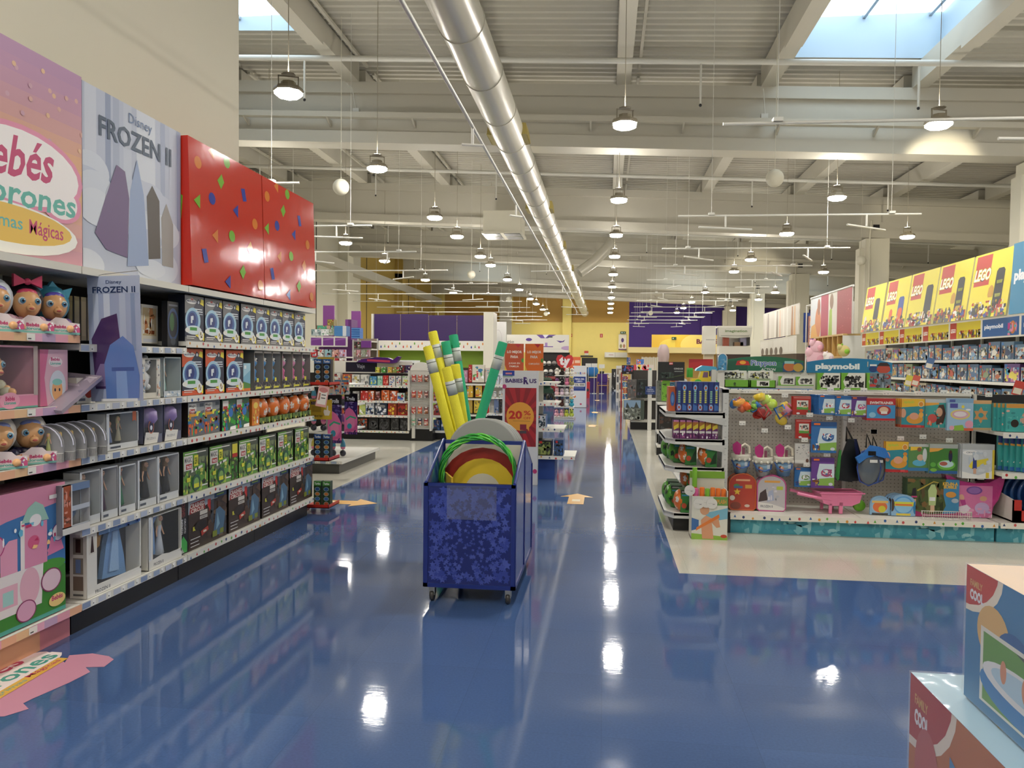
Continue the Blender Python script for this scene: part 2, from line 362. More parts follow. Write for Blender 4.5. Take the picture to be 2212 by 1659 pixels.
# lamps
LENS = mat('lamp_lens', 'fffaf2', .4, emit=LAMP); UPL = mat('lamp_top_vent', 'fffaf2', .4, emit=LAMP*1.05)  # UPL: glowing ring added above each lamp to brighten the ceiling
HOUS = mat('lamp_housing', 'a59c88', .5)
h = B(); h.lathe([(.14, .2), (.15, .13), (.27, .09), (.3, .04), (.285, 0), (.25, -.002)], n=8, col='aaa', smooth=False)
l = B(); l.lathe([(.272, .0), (.27, -.05), (.22, -.085), (.12, -.1), (.001, -.105)], n=8, col='fff')
hb = B(); hb.box(-.2, -.015, .08, -.18, .015, .32, 'bbb'); hb.box(.18, -.015, .08, .2, .015, .32, 'bbb'); hb.box(-.2, -.015, .3, .2, .015, .32, 'bbb')
h.lathe([(.001, .34), (.14, .34), (.14, .355), (.135, .355)], n=8, col='888', smooth=False)  # added opaque cap, keeps the ring's glow off the bracket
ur = B(); ur.add([(.13*math.cos(k*.785), .13*math.sin(k*.785), .358) for k in range(8)]+[(.04*math.cos(k*.785), .04*math.sin(k*.785), .358) for k in range(8)], [(k, (k+1) % 8, (k+1) % 8+8, k+8) for k in range(8)], 'fff')
HM, LM, HB, UM = h.mesh('lamp_housing', [HOUS]), l.mesh('lamp_lens', [LENS]), hb.mesh('lamp_bracket', [HOUS]), ur.mesh('lamp_top_vent', [UPL])
def lampT(x):
    cw = B(); cw.tube([(0, 0, .36), (0, 0, (zdeck(x)-5.09)/.68)], .009, '555', 4)
    return T('high_bay_lamp', 'ceiling lamp', None, [('lamp_housing', HM), ('lamp_lens', LM), ('lamp_bracket', HB), ('lamp_top_vent', UM), ('suspension_wire', cw.mesh('suspension_wire', [HOUS]))])
rows = [('leftmost', -7.95, [12.2, 17.3, 22.64, 26.77, 33.0, 39.2]), ('left', -4.3, [-1.9, 1.3, 9.95, 13.97, 18.8, 21.67, 25.77, 28.11, 32.96, 37.55, 42.98, 46.68, 51.5, 55.2]),
        ('middle', .23, [-1, 6.0, 11.74, 17.08, 21.72, 26.0, 31.23, 36.28, 42.1, 46.4, 50.5, 54.6]), ('right', 4.86, [-1, 6.6, 12.15, 17.2, 21.78, 27.03, 30.47, 39.16, 45.24, 50.06, 54.5]), ('rightmost', 8.25, [2, 8, 14.5, 22.5, 30.75, 39.21, 43.4, 52])]  # last lamps of left and middle rows added to brighten the back wall
for nm, x, yy in rows:
    for i, y in enumerate(yy):
        if abs(x+4.3) < .1 and y < 5: x_ = -2.3
        else: x_ = x
        zt = 5.11
        k = i+1
        put(lampT(x_), (x_, y, zt), 'lit octagonal high bay lamp, %s of the %s row hanging from roof' % (('nearest' if i == 0 else 'farthest' if i == len(yy)-1 else ORD[i]+' nearest'), nm), group='high bay lamps', rz=.39, s=.68)
# tilted lamps wash the beam flange behind them
for x, y in ((4.86, 12.15), (4.86, 27.03)):
    ld = bpy.data.lights.new('lamp_up_spill', 'SPOT'); ld.energy = 1100; ld.color = (1, .9, .68); ld.spot_size = .36; ld.spot_blend = .6; ld.shadow_soft_size = .08
    lo = bpy.data.objects.new('lamp_up_spill', ld); C.objects.link(lo); lo.location = (x+.1, y+.35 if y < 20 else y+.3, 5.3)
    tgt = Vector((6.7, (16.7 if y < 20 else 36.7), 5.55 if y < 20 else 5.4)); lo.rotation_euler = (tgt-lo.location).to_track_quat('-Z', 'Y').to_euler()
# suspended lighting rails with short cross arms
def rail(p, q, arms, label):
    b = B(); p, q = Vector(p), Vector(q); b.tube([p, q], .018, 'ddd', 6); L = (q-p)
    for t in (.14, .88): c = p+L*t; b.box(c.x-.05, c.y-.05, c.z+.01, c.x+.05, c.y+.05, c.z+.05, 'ddd'); b.tube([c, (c.x, c.y, zdeck(c.x)-.03)], .004, '888', 4)
    ps = []
    for t, ang, ln in arms:
        c = p+L*t; a = B(); a.tube([c, c-Vector((0, 0, .2))], .018, 'ddd', 6); d = Vector((math.cos(ang), math.sin(ang), 0))*ln/2; e = c-Vector((0, 0, .22))
        a.tube([e-d, e+d], .018, 'ddd', 6); ps.append(('track_arm', a.mesh('track_arm', [PIPE])))
    put(T('light_track', 'lighting track', b.mesh('light_track', [PIPE]), ps), (0, 0, 0), label, group='white suspended lighting tracks')
rd = random.Random(5)
for i, y in enumerate((8.55, 13.75, 17.6, 20.7, 24.1, 28.5, 32, 35.5, 39.6, 42.5, 46, 49.5)):
    rail((1.22, y, 4.1), (5.3, y+.1, 4.1), [(.2, rd.uniform(-1.3, 1.3), 1.0), (.78, rd.uniform(-1.3, 1.3), 1.0)] if i else [(.82, .1, 1.1)], 'white suspended lighting track right of the aisle, %s in its group' % ('nearest' if i == 0 else 'farthest' if i == 11 else ORD[i]+' nearest'))
for i, y in enumerate((10.7, 14.2, 17.65, 21.3, 25, 28.7, 32.3, 35.8, 39.3, 42.8, 46.3)):
    rail((-11 if i > 2 else -8, y, 4.1), (-4.5 if i < 4 else -3.6, y+.1, 4.1), [(.8, rd.uniform(-1.2, 1.2), 1.0), (.3, rd.uniform(-1.2, 1.2), 1.0)], 'white suspended lighting track left of the aisle, %s in its group' % ('nearest' if i == 0 else 'farthest' if i == 10 else ORD[i]+' nearest'))
b = B(); b.tube([(-1.5, 2.5, 4.1), (-1.5, 40, 4.1)], .022, 'ddd', 6)
ps = []
for y, an in ((8.4, .3), (12.5, .7), (20, 3), (26, .1), (33, .5), (38, 0)):
    a = B(); a.tube([(-1.5, y, 4.1), (-1.5, y, 3.9)], .016, 'ddd', 6); d = Vector((math.cos(an), math.sin(an), 0))*(.5 if y > 18 else .12); c = Vector((-1.5, y, 3.9)); a.tube([c-d, c+d], .016, 'ddd', 6); ps.append(('track_arm', a.mesh('track_arm', [PIPE])))
    a.tube([(-1.5, y, 4.1), (-1.5, y, zdeck(-1.5)-.03)], .004, '888', 4)
put(T('light_track', 'lighting track', b.mesh('light_track', [PIPE]), ps), (0, 0, 0), 'long white lighting track running beside the round duct down the aisle')
# hanging globes
def globe(x):
    g = B(); g.ball((0, 0, 0), .16, 'e6e4da', 0, 20); g.tube([(0, 0, .15), (0, 0, zdeck(x)-4.92)], .005, '999', 4); return T('globe_speaker', 'hanging globe', g.mesh('globe_speaker', [WALLM, HOUS]))
for i, (x, y, w) in enumerate(((-5.2, 14.53, 'left of the round duct near front'), (3, 14.48, 'in front of the right bays'), (8.5-.4, 25.9, 'beside the columns on the right'), (-5.25, 29.4, 'left of the aisle midway back'), (-5.25, 41, 'left of the aisle near back'), (2.9, 52, 'against the purple wall'), (-4.2, 53, 'against the yellow wall'))):
    put(globe(x), (x, y, 4.9), 'white round globe hanging %s' % w, group='hanging white globes')
# square air return under the roof
b = B(); b.box(-4.15, 25, 5.75, -2.8, 26.4, 5.82, 'ccc', 0); 
for i in range(2):
    for j in range(2): b.box(-4.07+.66*i, 25.08+.66*j, 5.74, -3.54+.66*i, 25.62+.66*j, 5.76, '222', 1)
b.box(-4.1, 25.05, 5.82, -2.85, 26.35, 6.5, 'ccc', 0)
o = obj('air_return_grille', b.mesh('air_return_grille', [WALLM, BLK])); tag(o, 'square four-panel air return grille hung below a beam left of duct', 'air vent')

for i, (x, y) in enumerate(((765, 240), (1654, 252))):
    p = onY(x, y, 16.5); b = B(); b.box(p.x-.07, 16.6, p.z-.1, p.x+.07, 16.72, p.z+.1, 'ccc'); b.tube([(p.x, 16.6, p.z+.1), (p.x-.05, 16.5, p.z+.5), (p.x-.1, 16.3, 7.3+SL*p.x)], .012, '888', 5)
    tag(obj('junction_box', b.mesh('junction_box', [PIPE])), 'small grey junction box with cable on the nearest beam, %s one' % ('left', 'right')[i], 'junction box', 'junction boxes on the nearest beam')
# ---------------------------------------------------------------- shared builders for shop fittings and goods
def carton(name, cat, w, h, d, side, front, sart=None, tart=None, m=None, back=None):
    b = B(side); b.box(-w/2, 0, 0, w/2, d, h)
    b.art((-w/2, 0, 0), (1, 0, 0), (0, 0, 1), w, h, front)
    if sart: b.art((-w/2, d, 0), (0, -1, 0), (0, 0, 1), d, h, sart); b.art((w/2, 0, 0), (0, 1, 0), (0, 0, 1), d, h, sart)
    if tart: b.art((-w/2, 0, h), (1, 0, 0), (0, 1, 0), w, d, tart)
    return T(name, cat, b.mesh(name, [m or PR]))
def figure(kind, hgt, dress, hair, skin='e6b08c', M=None):
    """plain fashion doll: dress, arms, head with face, long hair"""
    b = B(); s = hgt
    b.lathe([(.13*s, 0), (.15*s, .02*s), (.1*s, .3*s), (.055*s, .52*s), (.07*s, .62*s), (.075*s, .7*s), (.03*s, .76*s), (.028*s, .8*s)], n=10, col=dress, sy=.7)
    b.ball((0, 0, .87*s), .075*s, skin, n=10, sz=1.2); b.lathe([(.03*s, .5*s), (.085*s, .7*s), (.09*s, .88*s), (.07*s, .96*s), (.001, .985*s)], (0, .02*s, 0), 10, hair, sy=.85)
    b.ball((0, -.035*s, .865*s), .06*s, skin, n=10, sz=1.25)
    for sg in (-1, 1):
        b.tube([(sg*.07*s, 0, .7*s), (sg*.12*s, -.01*s, .57*s), (sg*.15*s, -.04*s, .45*s)], [.024*s, .02*s, .014*s], skin, 6)
        b.ball((sg*.022*s, -.092*s, .88*s), .009*s, '234', n=6)
    b.ball((0, -.095*s, .83*s), .009*s, 'b34', n=6, sx=1.5, sz=.5)
    return b.mesh('doll', [PL])
def winbox(name, cat, w, h, d, col, inner, band, inside, els=(), top=.03, left=.06, right=.02, sart=None):
    """display carton with a clear window; inside = [(part name, mesh, x, z)]"""
    b = B(col); t = .003
    b.box(-w/2, d-t, 0, w/2, d, h, inner); b.box(-w/2, 0, 0, -w/2+t, d, h); b.box(w/2-t, 0, 0, w/2, d, h); b.box(-w/2, 0, h-t, w/2, d, h); b.box(-w/2, 0, 0, w/2, d, t)
    b.box(-w/2, -.001, 0, w/2, t, band*h); b.box(-w/2, -.001, h-top*h, w/2, t, h); b.box(-w/2, -.001, 0, -w/2+left*w, t, h); b.box(w/2-right*w, -.001, 0, w/2, t, h)
    b.art((-w/2, -.001, 0), (1, 0, 0), (0, 0, 1), w, h, els)
    if sart: b.art((-w/2, d, 0), (0, -1, 0), (0, 0, 1), d, h, sart)
    f = B(); x0, x1, z0, z1 = -w/2+left*w, w/2-right*w, band*h, h-top*h; f.add([(x0, .001, z0), (x1, .001, z0), (x1, .001, z1), (x0, .001, z1)], [(0, 1, 2, 3)], 'fff')
    return T(name, cat, b.mesh(name, [PR]), [('clear_window', f.mesh('w', [FILM]))]+[(n, shift(me, x, d*.55, z)) for n, me, x, z in inside])
def shift(me, x, y, z):
    me = me.copy(); me.transform(Matrix.Translation((x, y, z))); return me
TAG = ('r', 0, 0, 1, 1, 'f2f0e8')
def rail_art(style, L, seed=1):
    rd = random.Random(seed); e = [('r', 0, 0, 1, 1, 'e9e6dc')]
    if style == 'confetti':
        n = int(L/.075)
        for i in range(n):
            u = (i+.5+rd.uniform(-.2, .2))/n; v = rd.choice((.3, .5, .7)); c = rd.choice(('c33', '36a', '5a3', 'd93', 'c55', '347')); q = .011/L; k = rd.random()
            e.append(('e', u, v, q, .28, c) if k < .4 else ('p', [(u-q, v), (u, v-.3), (u+q, v), (u, v+.3)], c) if k < .7 else ('p', [(u-q, v-.25), (u+q, v-.25), (u, v+.3)], c))
    elif style == 'ice':
        n = int(L/.13)
        for i in range(n):
            u = i/n; e.append(('r', u, .1, u+.5/n, .9, rd.choice(('9fb0cc', 'b4c0d6', 'c3c9d8', '8b9cbd')))); e.append(('r', u+.62/n, .12, u+.82/n, .88, 'fbfaf5')); e.append(('r', u+.65/n, .3, u+.72/n, .45, '555'))
    elif style == 'candy':
        n = int(L/.09)
        for i in range(n): e.append(('r', i/n, 0, (i+1)/n, 1, ('f0a8b8', 'f3b890', 'f2c795', 'eeb0c8', 'c9a8c8')[i % 5]))
        for i in range(max(1, int(L/.3))): e.append(('r', (i+.4)/(L/.3), .1, (i+.4)/(L/.3)+.055/L, .95, 'f6f4ea')); e.append(('r', (i+.4)/(L/.3)+.008/L, .25, (i+.4)/(L/.3)+.03/L, .4, '444'))
    elif style == 'plain': e = [('r', 0, .42, 1, .5, 'bbb')]
    return e
def bay(w, depth, zs, style, H, kick='101014', back='1b1a1c', canopy=None, kickart=None, seed=1, lip=.04, peg=False, uprights=True, shelfcol='dddad0'):
    ps = []
    b = B(back); b.box(-w/2, depth, 0, w/2, depth+.03, H); ps.append(('back_panel', b.mesh('back_panel', [PR])))
    b = B(kick); b.box(-w/2, .06, 0, w/2, .09, zs[-1]-.03)
    if kickart: b.art((-w/2, .06, 0), (1, 0, 0), (0, 0, 1), w, zs[-1]-.03, kickart)
    ps.append(('kick_plate', b.mesh('kick_plate', [PR])))
    for i, z in enumerate(zs):
        b = B(shelfcol); b.box(-w/2+.004, .004, z-.03, w/2-.004, depth, z)
        r = B('e9e6dc'); r.box(-w/2+.002, -.008, z-lip, w/2-.002, .004, z+.002); r.art((-w/2, -.008, z-lip), (1, 0, 0), (0, 0, 1), w, lip, rail_art(style, w, seed+i))
        ps.append(('shelf', b.mesh('shelf', [PR]), [('price_rail', r.mesh('price_rail', [PR]))]))
    if canopy:
        b = B('dedbd0'); b.box(-w/2, -.02, canopy-.05, w/2, depth, canopy-.01); ps.append(('canopy_shelf', b.mesh('canopy_shelf', [WHT])))
    if uprights:
        for sg in (-1, 1):
            b = B('c8c6be'); b.box(sg*(w/2-.012)-.012, depth-.03, 0, sg*(w/2-.012)+.012, depth+.03, H); ps.append(('upright', b.mesh('upright', [PR])))
    return T('shelving_bay', 'shelving', None, ps)
def row(t, n, y0, step, z, X, rz, base, where, group, jit=.006, s=1, side='left', seed=0, axis='Y', plane=0):
    rd = random.Random(seed+n)
    for i in range(n):
        a = y0+step*i; j = rd.uniform(-jit, jit)
        loc = (X+j, a, z) if axis == 'Y' else (a, X+j, z)
        put(t, loc, ('%s, %s %s' % (base, nth(i, n, side), where)).replace(' ,', ',').replace('  ', ' '), rz+rd.uniform(-1, 1)*jit*2, group, s)
# ---------------------------------------------------------------- left wall of shelves
LX = -2.8; ZS = [1.62, 1.25, .965, .575, .175]
put(bay(1.1, .5, ZS[:3]+ZS[4:], 'candy', 1.95, kick='e0a06a', canopy=2.0, kickart=[('r', .55, 0, .8, 1, 'e3a47c'), ('r', .8, 0, 1, 1, 'd9848c')], seed=3), (LX, 3.22, 0), 'shelving bay with pink and peach price rails holding baby dolls', R90, 'left wall shelving bays')
put(bay(1.04, .5, [1.575]+ZS[1:], 'ice', 1.95, canopy=2.0, seed=8), (LX, 4.3, 0), 'shelving bay with icy blue price rails under the pale blue banner', R90, 'left wall shelving bays')
put(bay(1.12, .5, ZS, 'confetti', 1.95, canopy=2.0, seed=21), (LX, 5.39, 0), 'shelving bay with confetti price rails under the first red banner', R90, 'left wall shelving bays')
put(bay(1.12, .5, ZS, 'confetti', 1.95, canopy=2.0, seed=33), (LX, 6.515, 0), 'shelving bay with confetti price rails at the far left end', R90, 'left wall shelving bays')
# banners on the canopy
def banner(w, h, d, side, els, m=PR): return T('banner_panel', 'banner', carton('banner_panel', 'banner', w, h, d, side, els, m=m).root)
grad = [('r', 0, i/14, 1, (i+1)/14, c) for i, c in enumerate(('d79aa6', 'dda0a4', 'e2a79c', 'e6ad92', 'e8b184', 'e8b27a', 'e8b079', 'e3aa80', 'dca38c', 'd49c98', 'cb95a2', 'c38fa8', 'bd8bac', 'b889ae'))]
rdm = random.Random(4)
grad += [('e', rdm.random(), .35+rdm.random()*.6, .012, .012, rdm.choice(('e6b890', 'dba89c', 'cf9fb0'))) for i in range(60)]
logo = [('e', .6, .42, .4, .2, 'e78fae'), ('e', .85, .3, .14, .1, 'e78fae'), ('e', .35, .38, .2, .2, 'e78fae'), ('e', .6, .42, .37, .175, 'faf3f0'), ('e', .85, .3, .11, .08, 'faf3f0'), ('e', .5, .12, .46, .12, 'faf7ee'), ('e', .5, .14, .42, .09, 'efc24a'),
        ('t', 'Bebés', .32, .36, .8, .56, 'c8346f', .02, .2, .04), ('t', 'Llorones', .28, .23, .95, .35, '57b5a5', .02, .1, .02), ('t', 'Lágrimas', .28, .1, .6, .18, '62b7b0', .01), ('t', 'Mágicas', .64, .09, .86, .18, 'c8346f', .01)]
put(banner(1.08, 1.02, .04, 'd0889c', grad+logo), (-2.84, 3.32, 2.0), 'pink and orange banner with big magenta and teal lettering above shelves', R90)
mist = [('r', 0, 0, 1, 1, 'b9c0d2')]
for i, (u, w_, c) in enumerate(((.02, .1, 'c9cedb'), (.2, .05, '8f9bb8'), (.27, .06, 'a9b2c8'), (.37, .08, 'c4cad8'), (.5, .2, 'd3d8e2'), (.76, .05, 'a3adc6'), (.86, .07, 'c0c6d6'), (.95, .04, '96a3bf'))): mist.append(('r', u, .35, u+w_, 1, c))
for i in range(26): mist.append(('e', rdm.random(), rdm.random()*.55, .16, .05+.06*rdm.random(), rdm.choice(('c2c8d8', 'cdd3df', 'bcc4d6', 'd4d9e3'))))
drape = [('p', [(.1, .2), (.2, .42), (.3, .62), (.38, .6), (.42, .45), (.4, .1), (.2, .12)], '6d5582'), ('p', [(.4, .05), (.43, .5), (.5, .7), (.57, .5), (.62, .08)], '93a6c9'), ('p', [(.62, .12), (.6, .5), (.66, .58), (.74, .5), (.75, .14)], '4f463f'), ('p', [(.77, .1), (.76, .4), (.82, .5), (.9, .38), (.9, .1)], '9b958f')]
put(banner(.97, 1.01, .04, 'aab3c8', mist+drape+[('t', 'Disney', .42, .88, .66, .955, '6b83a8'), ('t', 'FROZEN II', .14, .745, .88, .86, '3c5068', .02)]), (-2.845, 4.355, 2.0), 'pale misty blue banner with dark FROZEN II lettering above shelves', R90)
def bits(sh): 
    G, O_, BL = '77b32a', 'dc7a1e', '2f3f9e'; e = []
    def dm(u, v, c, s=.045): e.append(('p', [(u, v-s*1.2), (u+s, v+.1*s), (u+.3*s, v+s*1.3), (u-s, v)], c))
    def tr(u, v, c, s=.045): e.append(('p', [(u-s, v), (u+s*.6, v-s), (u+s*.7, v+s*1.2)], c))
    def rc(u, v, c, s=.04): e.append(('p', [(u-s, v+s), (u-s*.3, v-s*1.3), (u+s, v-s), (u+s*.4, v+s*1.3)], c))
    def ci(u, v, c, s=.042): e.append(('e', u, v, s, s, c))
    for k, u, v, c in (('c', .08, .85, O_), ('t', .25, .97, O_), ('c', .45, .955, G), ('d', .36, .79, G), ('r', .68, .77, BL), ('c', .24, .64, BL), ('t', .56, .62, BL), ('c', .84, .58, O_), ('t', .06, .58, G), ('t', .27, .38, O_), ('c', .49, .42, G), ('d', .75, .37, O_), ('r', .13, .22, BL), ('d', .63, .17, G), ('c', .9, .1, O_), ('t', .42, .07, BL)):
        {'c': ci, 't': tr, 'r': rc, 'd': dm}[k]((u+sh) % 1 if .04 < (u+sh) % 1 < .96 else u, v, c)
    return e
RED = mat('wrinkled_red_gloss', None, .1, coat=0, bump=.16, bscale=5)
for i, y in enumerate((5.4, 6.51)):
    b = B('c92408'); b.box(-.55, 0, 0, .55, .16, 1.0, 'c92408'); b.art((-.55, 0, 0), (1, 0, 0), (0, 0, 1), 1.1, 1.0, bits(.0 if i else .03)); b.art((-.55, .16, 0), (0, -1, 0), (0, 0, 1), .16, 1.0, [('p', [(.1, .5), (.6, .45), (.7, .6), (.2, .66)], '77b32a')])
    put(T('banner_panel', 'banner', b.mesh('banner_panel', [RED])), (-2.77, y, 2.0), 'glossy red banner with coloured confetti shapes, %s of the pair' % ('right one' if i else 'left one'), R90, 'red confetti banners', rx=-.03)
# goods on the confetti bays
def robo(c1, c2): return [('r', 0, 0, 1, 1, c1), ('p', [(0, .1), (1, .1), (1, .78), (.7, .95), (.4, .7), (0, .6)], '202c48'), ('e', .42, .46, .4, .28, 'a8d3ea'), ('e', .4, .46, .3, .21, '3d66a8'), ('e', .38, .48, .2, .15, '243a80'), ('r', .3, .4, .38, .55, 'e4eef5'), ('r', .36, .47, .44, .56, 'e4eef5'),
    ('e', .45, .25, .42, .1, 'dfeef4'), ('r', .25, .24, .62, .31, '3f9a3a'), ('e', .12, .24, .12, .05, 'f0f0ea'), ('e', .33, .87, .27, .055, 'e9e6e2'), ('t', 'Minirobots', .1, .85, .56, .9, '4a4f7c', .02), ('r', .3, .9, .42, .94, 'c23b3b'), ('p', [(.78, .84), (.98, .8), (.98, .93), (.84, .95)], 'f0dc28'), ('e', .7, .87, .05, .035, 'cfd4dd'),
    ('r', .5, .7, .9, .725, 'd9e2ea'), ('r', .55, .65, .92, .675, 'd9e2ea'), ('r', .62, .6, .92, .62, 'b9c6d4'), ('p', [(.5, .14), (1, .02), (1, .2)], 'f0dc28'), ('e', .82, .14, .14, .11, 'f4f2ec'), ('k', 3, 9, .74, .09, .9, .22, .03, '555 888 a96'), ('r', .06, .1, .55, .12, 'eee'), ('r', .06, .06, .45, .075, 'ddd')]
tg = carton('robot_toy_box', 'toy box', .248, .315, .12, '23262e', robo('77777a', '555'), sart=[('r', 0, 0, 1, 1, '1d2230')], tart=[('r', 0, 0, 1, 1, '77777a')])
row(tg, 8, 4.99, .262, 1.623, -2.83, R90, 'grey boxed robot toy with round blue picture', 'on the top shelf', 'grey robot toy boxes')
to = carton('robot_toy_box', 'toy box', .265, .32, .12, '2a2420', robo('d8562a', 'b54'), sart=[('r', 0, 0, 1, 1, '241d1c')], tart=[('r', 0, 0, 1, 1, 'd8562a')])
row(to, 3, 4.965, .298, 1.253, -2.83, R90, 'orange boxed robot toy with round blue picture', 'on the second shelf', 'orange robot toy boxes')
t = carton('game_box', 'game box', .13, .34, .1, '14161c', [('r', 0, 0, 1, 1, '17181f'), ('r', .1, .9, .9, .95, '6a6f7d'), ('r', .15, .8, .6, .83, '555a66'), ('k', 4, 14, .05, .3, .95, .7, .1, '223 334 2a3550')])
put(t, (-2.92, 5.79, 1.253), 'tall black game box behind the small pale blue card box', R90)
t = carton('card_box', 'toy box', .12, .22, .05, '8fc4dd', [('r', 0, 0, 1, 1, '7ab8d6'), ('p', [(0, .5), (1, .75), (1, 1), (0, 1)], 'a6d3e6'), ('p', [(0, 0), (1, 0), (1, .25), (0, .35)], '4e8c3c'), ('r', 0, 0, 1, .1, 'd8702c'), ('r', .1, .8, .4, .92, 'e8f3f7')])
put(t, (-2.83, 5.76, 1.253), 'small pale blue box with green band beside orange robot boxes', R90)
def plush(c1, c2):
    b = B(); b.ball((0, 0, .075), .05, c1, n=10, sx=.9, sy=.7, sz=1.2); b.ball((0, 0, .17), .045, c2, n=10, sz=1.1); b.ball((0, -.03, .185), .022, 'f2efe8', n=8); b.ball((0, -.048, .185), .009, '223', n=6)
    for sg in (-1, 1): b.ball((sg*.045, 0, .09), .022, c2, n=6); b.ball((sg*.03, -.01, .03), .022, c2, n=6); b.ball((sg*.03, 0, .215), .016, c2, n=6)
    return b.mesh('plush_toy', [FB])
for nm, c1, c2, cnt, y0, st in (('blue', '2f7fc0', '3a93d2', 3, 5.97, .165), ('pink', 'd4488c', 'e88cb8', 3, 6.53, .215)):
    t = winbox('plush_toy_box', 'toy box', .16 if nm == 'blue' else .2, .325, .11, '8b847c', '5b5654', .2, [('plush_toy', plush(c1, c2), 0, .06)], [('r', 0, 0, 1, .2, '35354a'), ('k', 5, 30, 0, 0, 1, .2, .05, '222 cc4 333 777 bb8'), ('r', .2, .03, .8, .08, 'd8d53a'), ('r', .3, .2, .5, .3, 'e8e23a'), ('r', 0, .93, 1, 1, '8d8880'), ('r', .08, .945, .9, .975, 'd8d4ca')], top=.07)
    row(t, cnt, y0, st, 1.253, -2.83, R90, 'clear fronted box with %s plush creature' % nm, 'on the second shelf', '%s plush creature boxes' % nm)
def speed(c1, c2, sd): return [('r', 0, 0, 1, 1, c1), ('p', [(0, .55), (1, .75), (1, 1), (0, 1)], c2), ('k', sd, 46, 0, 0, 1, .72, .07, '2a6 e62 d93 36b c33 ee4 17a 243 f80'), ('r', .04, .74, .5, .95, 'e8e6df'), ('r', .08, .68, .4, .8, 'b8281f'), ('t', 'Magic', .06, .84, .45, .93, '555', .02), ('t', 'Tracks', .1, .7, .38, .78, 'fff', .02), ('r', .1, .58, .5, .66, 'e8a21c'), ('r', .7, .85, .95, .95, '4a5a68')]
t1 = carton('race_track_box', 'toy box', .215, .235, .12, '3a2a22', speed('6b6f78', '9aa0a4', 7), sart=[('r', 0, 0, 1, 1, '2a1c18')])
row(t1, 2, 4.995, .235, .968, -2.83, R90, 'race track box with orange and grey picture', 'on the third shelf', 'grey topped race track boxes')
t2 = carton('race_track_box', 'toy box', .215, .235, .12, '1d2a22', [('r', 0, 0, 1, 1, '2c6a4a'), ('k', 17, 50, 0, 0, 1, .9, .08, '17a 26b 3c4 ee4 d33 123 2a2 16c'), ('r', .05, .72, .45, .95, 'e8e6df'), ('r', .08, .68, .38, .78, 'b8281f'), ('p', [(.55, 0), (1, 0), (1, .12), (.6, .1)], 'fff'), ('e', .62, .55, .16, .14, '2a78c8')])
row(t2, 2, 5.46, .24, .968, -2.83, R90, 'race track box with blue and green picture', 'on the third shelf', 'blue and green race track boxes')
t = carton('tube_toy_box', 'toy box', .13, .215, .09, 'd8761c', [('r', 0, 0, 1, 1, 'e0801f'), ('e', .5, .75, .3, .12, 'f0d050'), ('k', 6, 20, .1, .05, .95, .6, .1, 'fff e82 9bd f0d050 c52')])
put(t, (-2.83, 5.915, .968), 'narrow orange toy box just left of orange foam balls', R90)
PHI = (1+5**.5)/2; ICO = [Vector(v).normalized() for v in ((0, 1, PHI), (0, 1, -PHI), (0, -1, PHI), (0, -1, -PHI), (1, PHI, 0), (1, -PHI, 0), (-1, PHI, 0), (-1, -PHI, 0), (PHI, 0, 1), (PHI, 0, -1), (-PHI, 0, 1), (-PHI, 0, -1))]
def football(b, c, r, col, pc, tw=.4, m=None):
    c = Vector(c); b.ball(c, r, col, m, 18); R_ = Matrix.Rotation(tw, 3, 'X') @ Matrix.Rotation(tw*1.7, 3, 'Z')
    for v in ICO:
        v = R_ @ v; a = v.orthogonal().normalized(); e = v.cross(a); pts = [c+((v+(a*math.cos(k*1.2566)+e*math.sin(k*1.2566))*.36).normalized())*r*1.006 for k in range(5)]
        b.add(pts+[c+v*r*1.012], [(i, (i+1) % 5, 5) for i in range(5)], pc, m)
def ballbox(c1, c2, ph):
    b = B('46362a'); b.box(-.1, .1, 0, .1, .13, .235); b.box(-.1, .0, 0, .1, .13, .012); b.box(-.1, .0, .215, .1, .13, .235, '3c3a38'); b.art((-.1, .0, .215), (1, 0, 0), (0, 0, 1), .2, .02, [('r', .1, .3, .9, .7, 'b9b3aa')])
    b.box(-.1, .0, 0, .1, .01, .05, '5c7a34'); b.art((-.1, -.0, 0), (1, 0, 0), (0, 0, 1), .2, .05, [('k', 2, 12, 0, 0, 1, 1, .08, '8a4 463 cc5 352')])
    g = B(); football(g, (0, .05, .125), .1, c1, c2, ph); M = Matrix.Translation((0, .05, .125)) @ Matrix.Diagonal((1, .62, 1, 1)) @ Matrix.Translation((0, -.05, -.125)); g.v = [tuple(M @ Vector(v)) for v in g.v]
    return T('foam_ball_box', 'boxed ball', b.mesh('foam_ball_box', [PR]), [('foam_ball', g.mesh('foam_ball', [PL]))])
for i in range(5):
    put(ballbox('e8741c', 'e6e2d8', .3+i*.5), (-2.84, 6.11+.225*i, .968), 'orange and white foam football in open box, %s of five' % nth(i, 5), R90, 'orange foam footballs in open boxes')
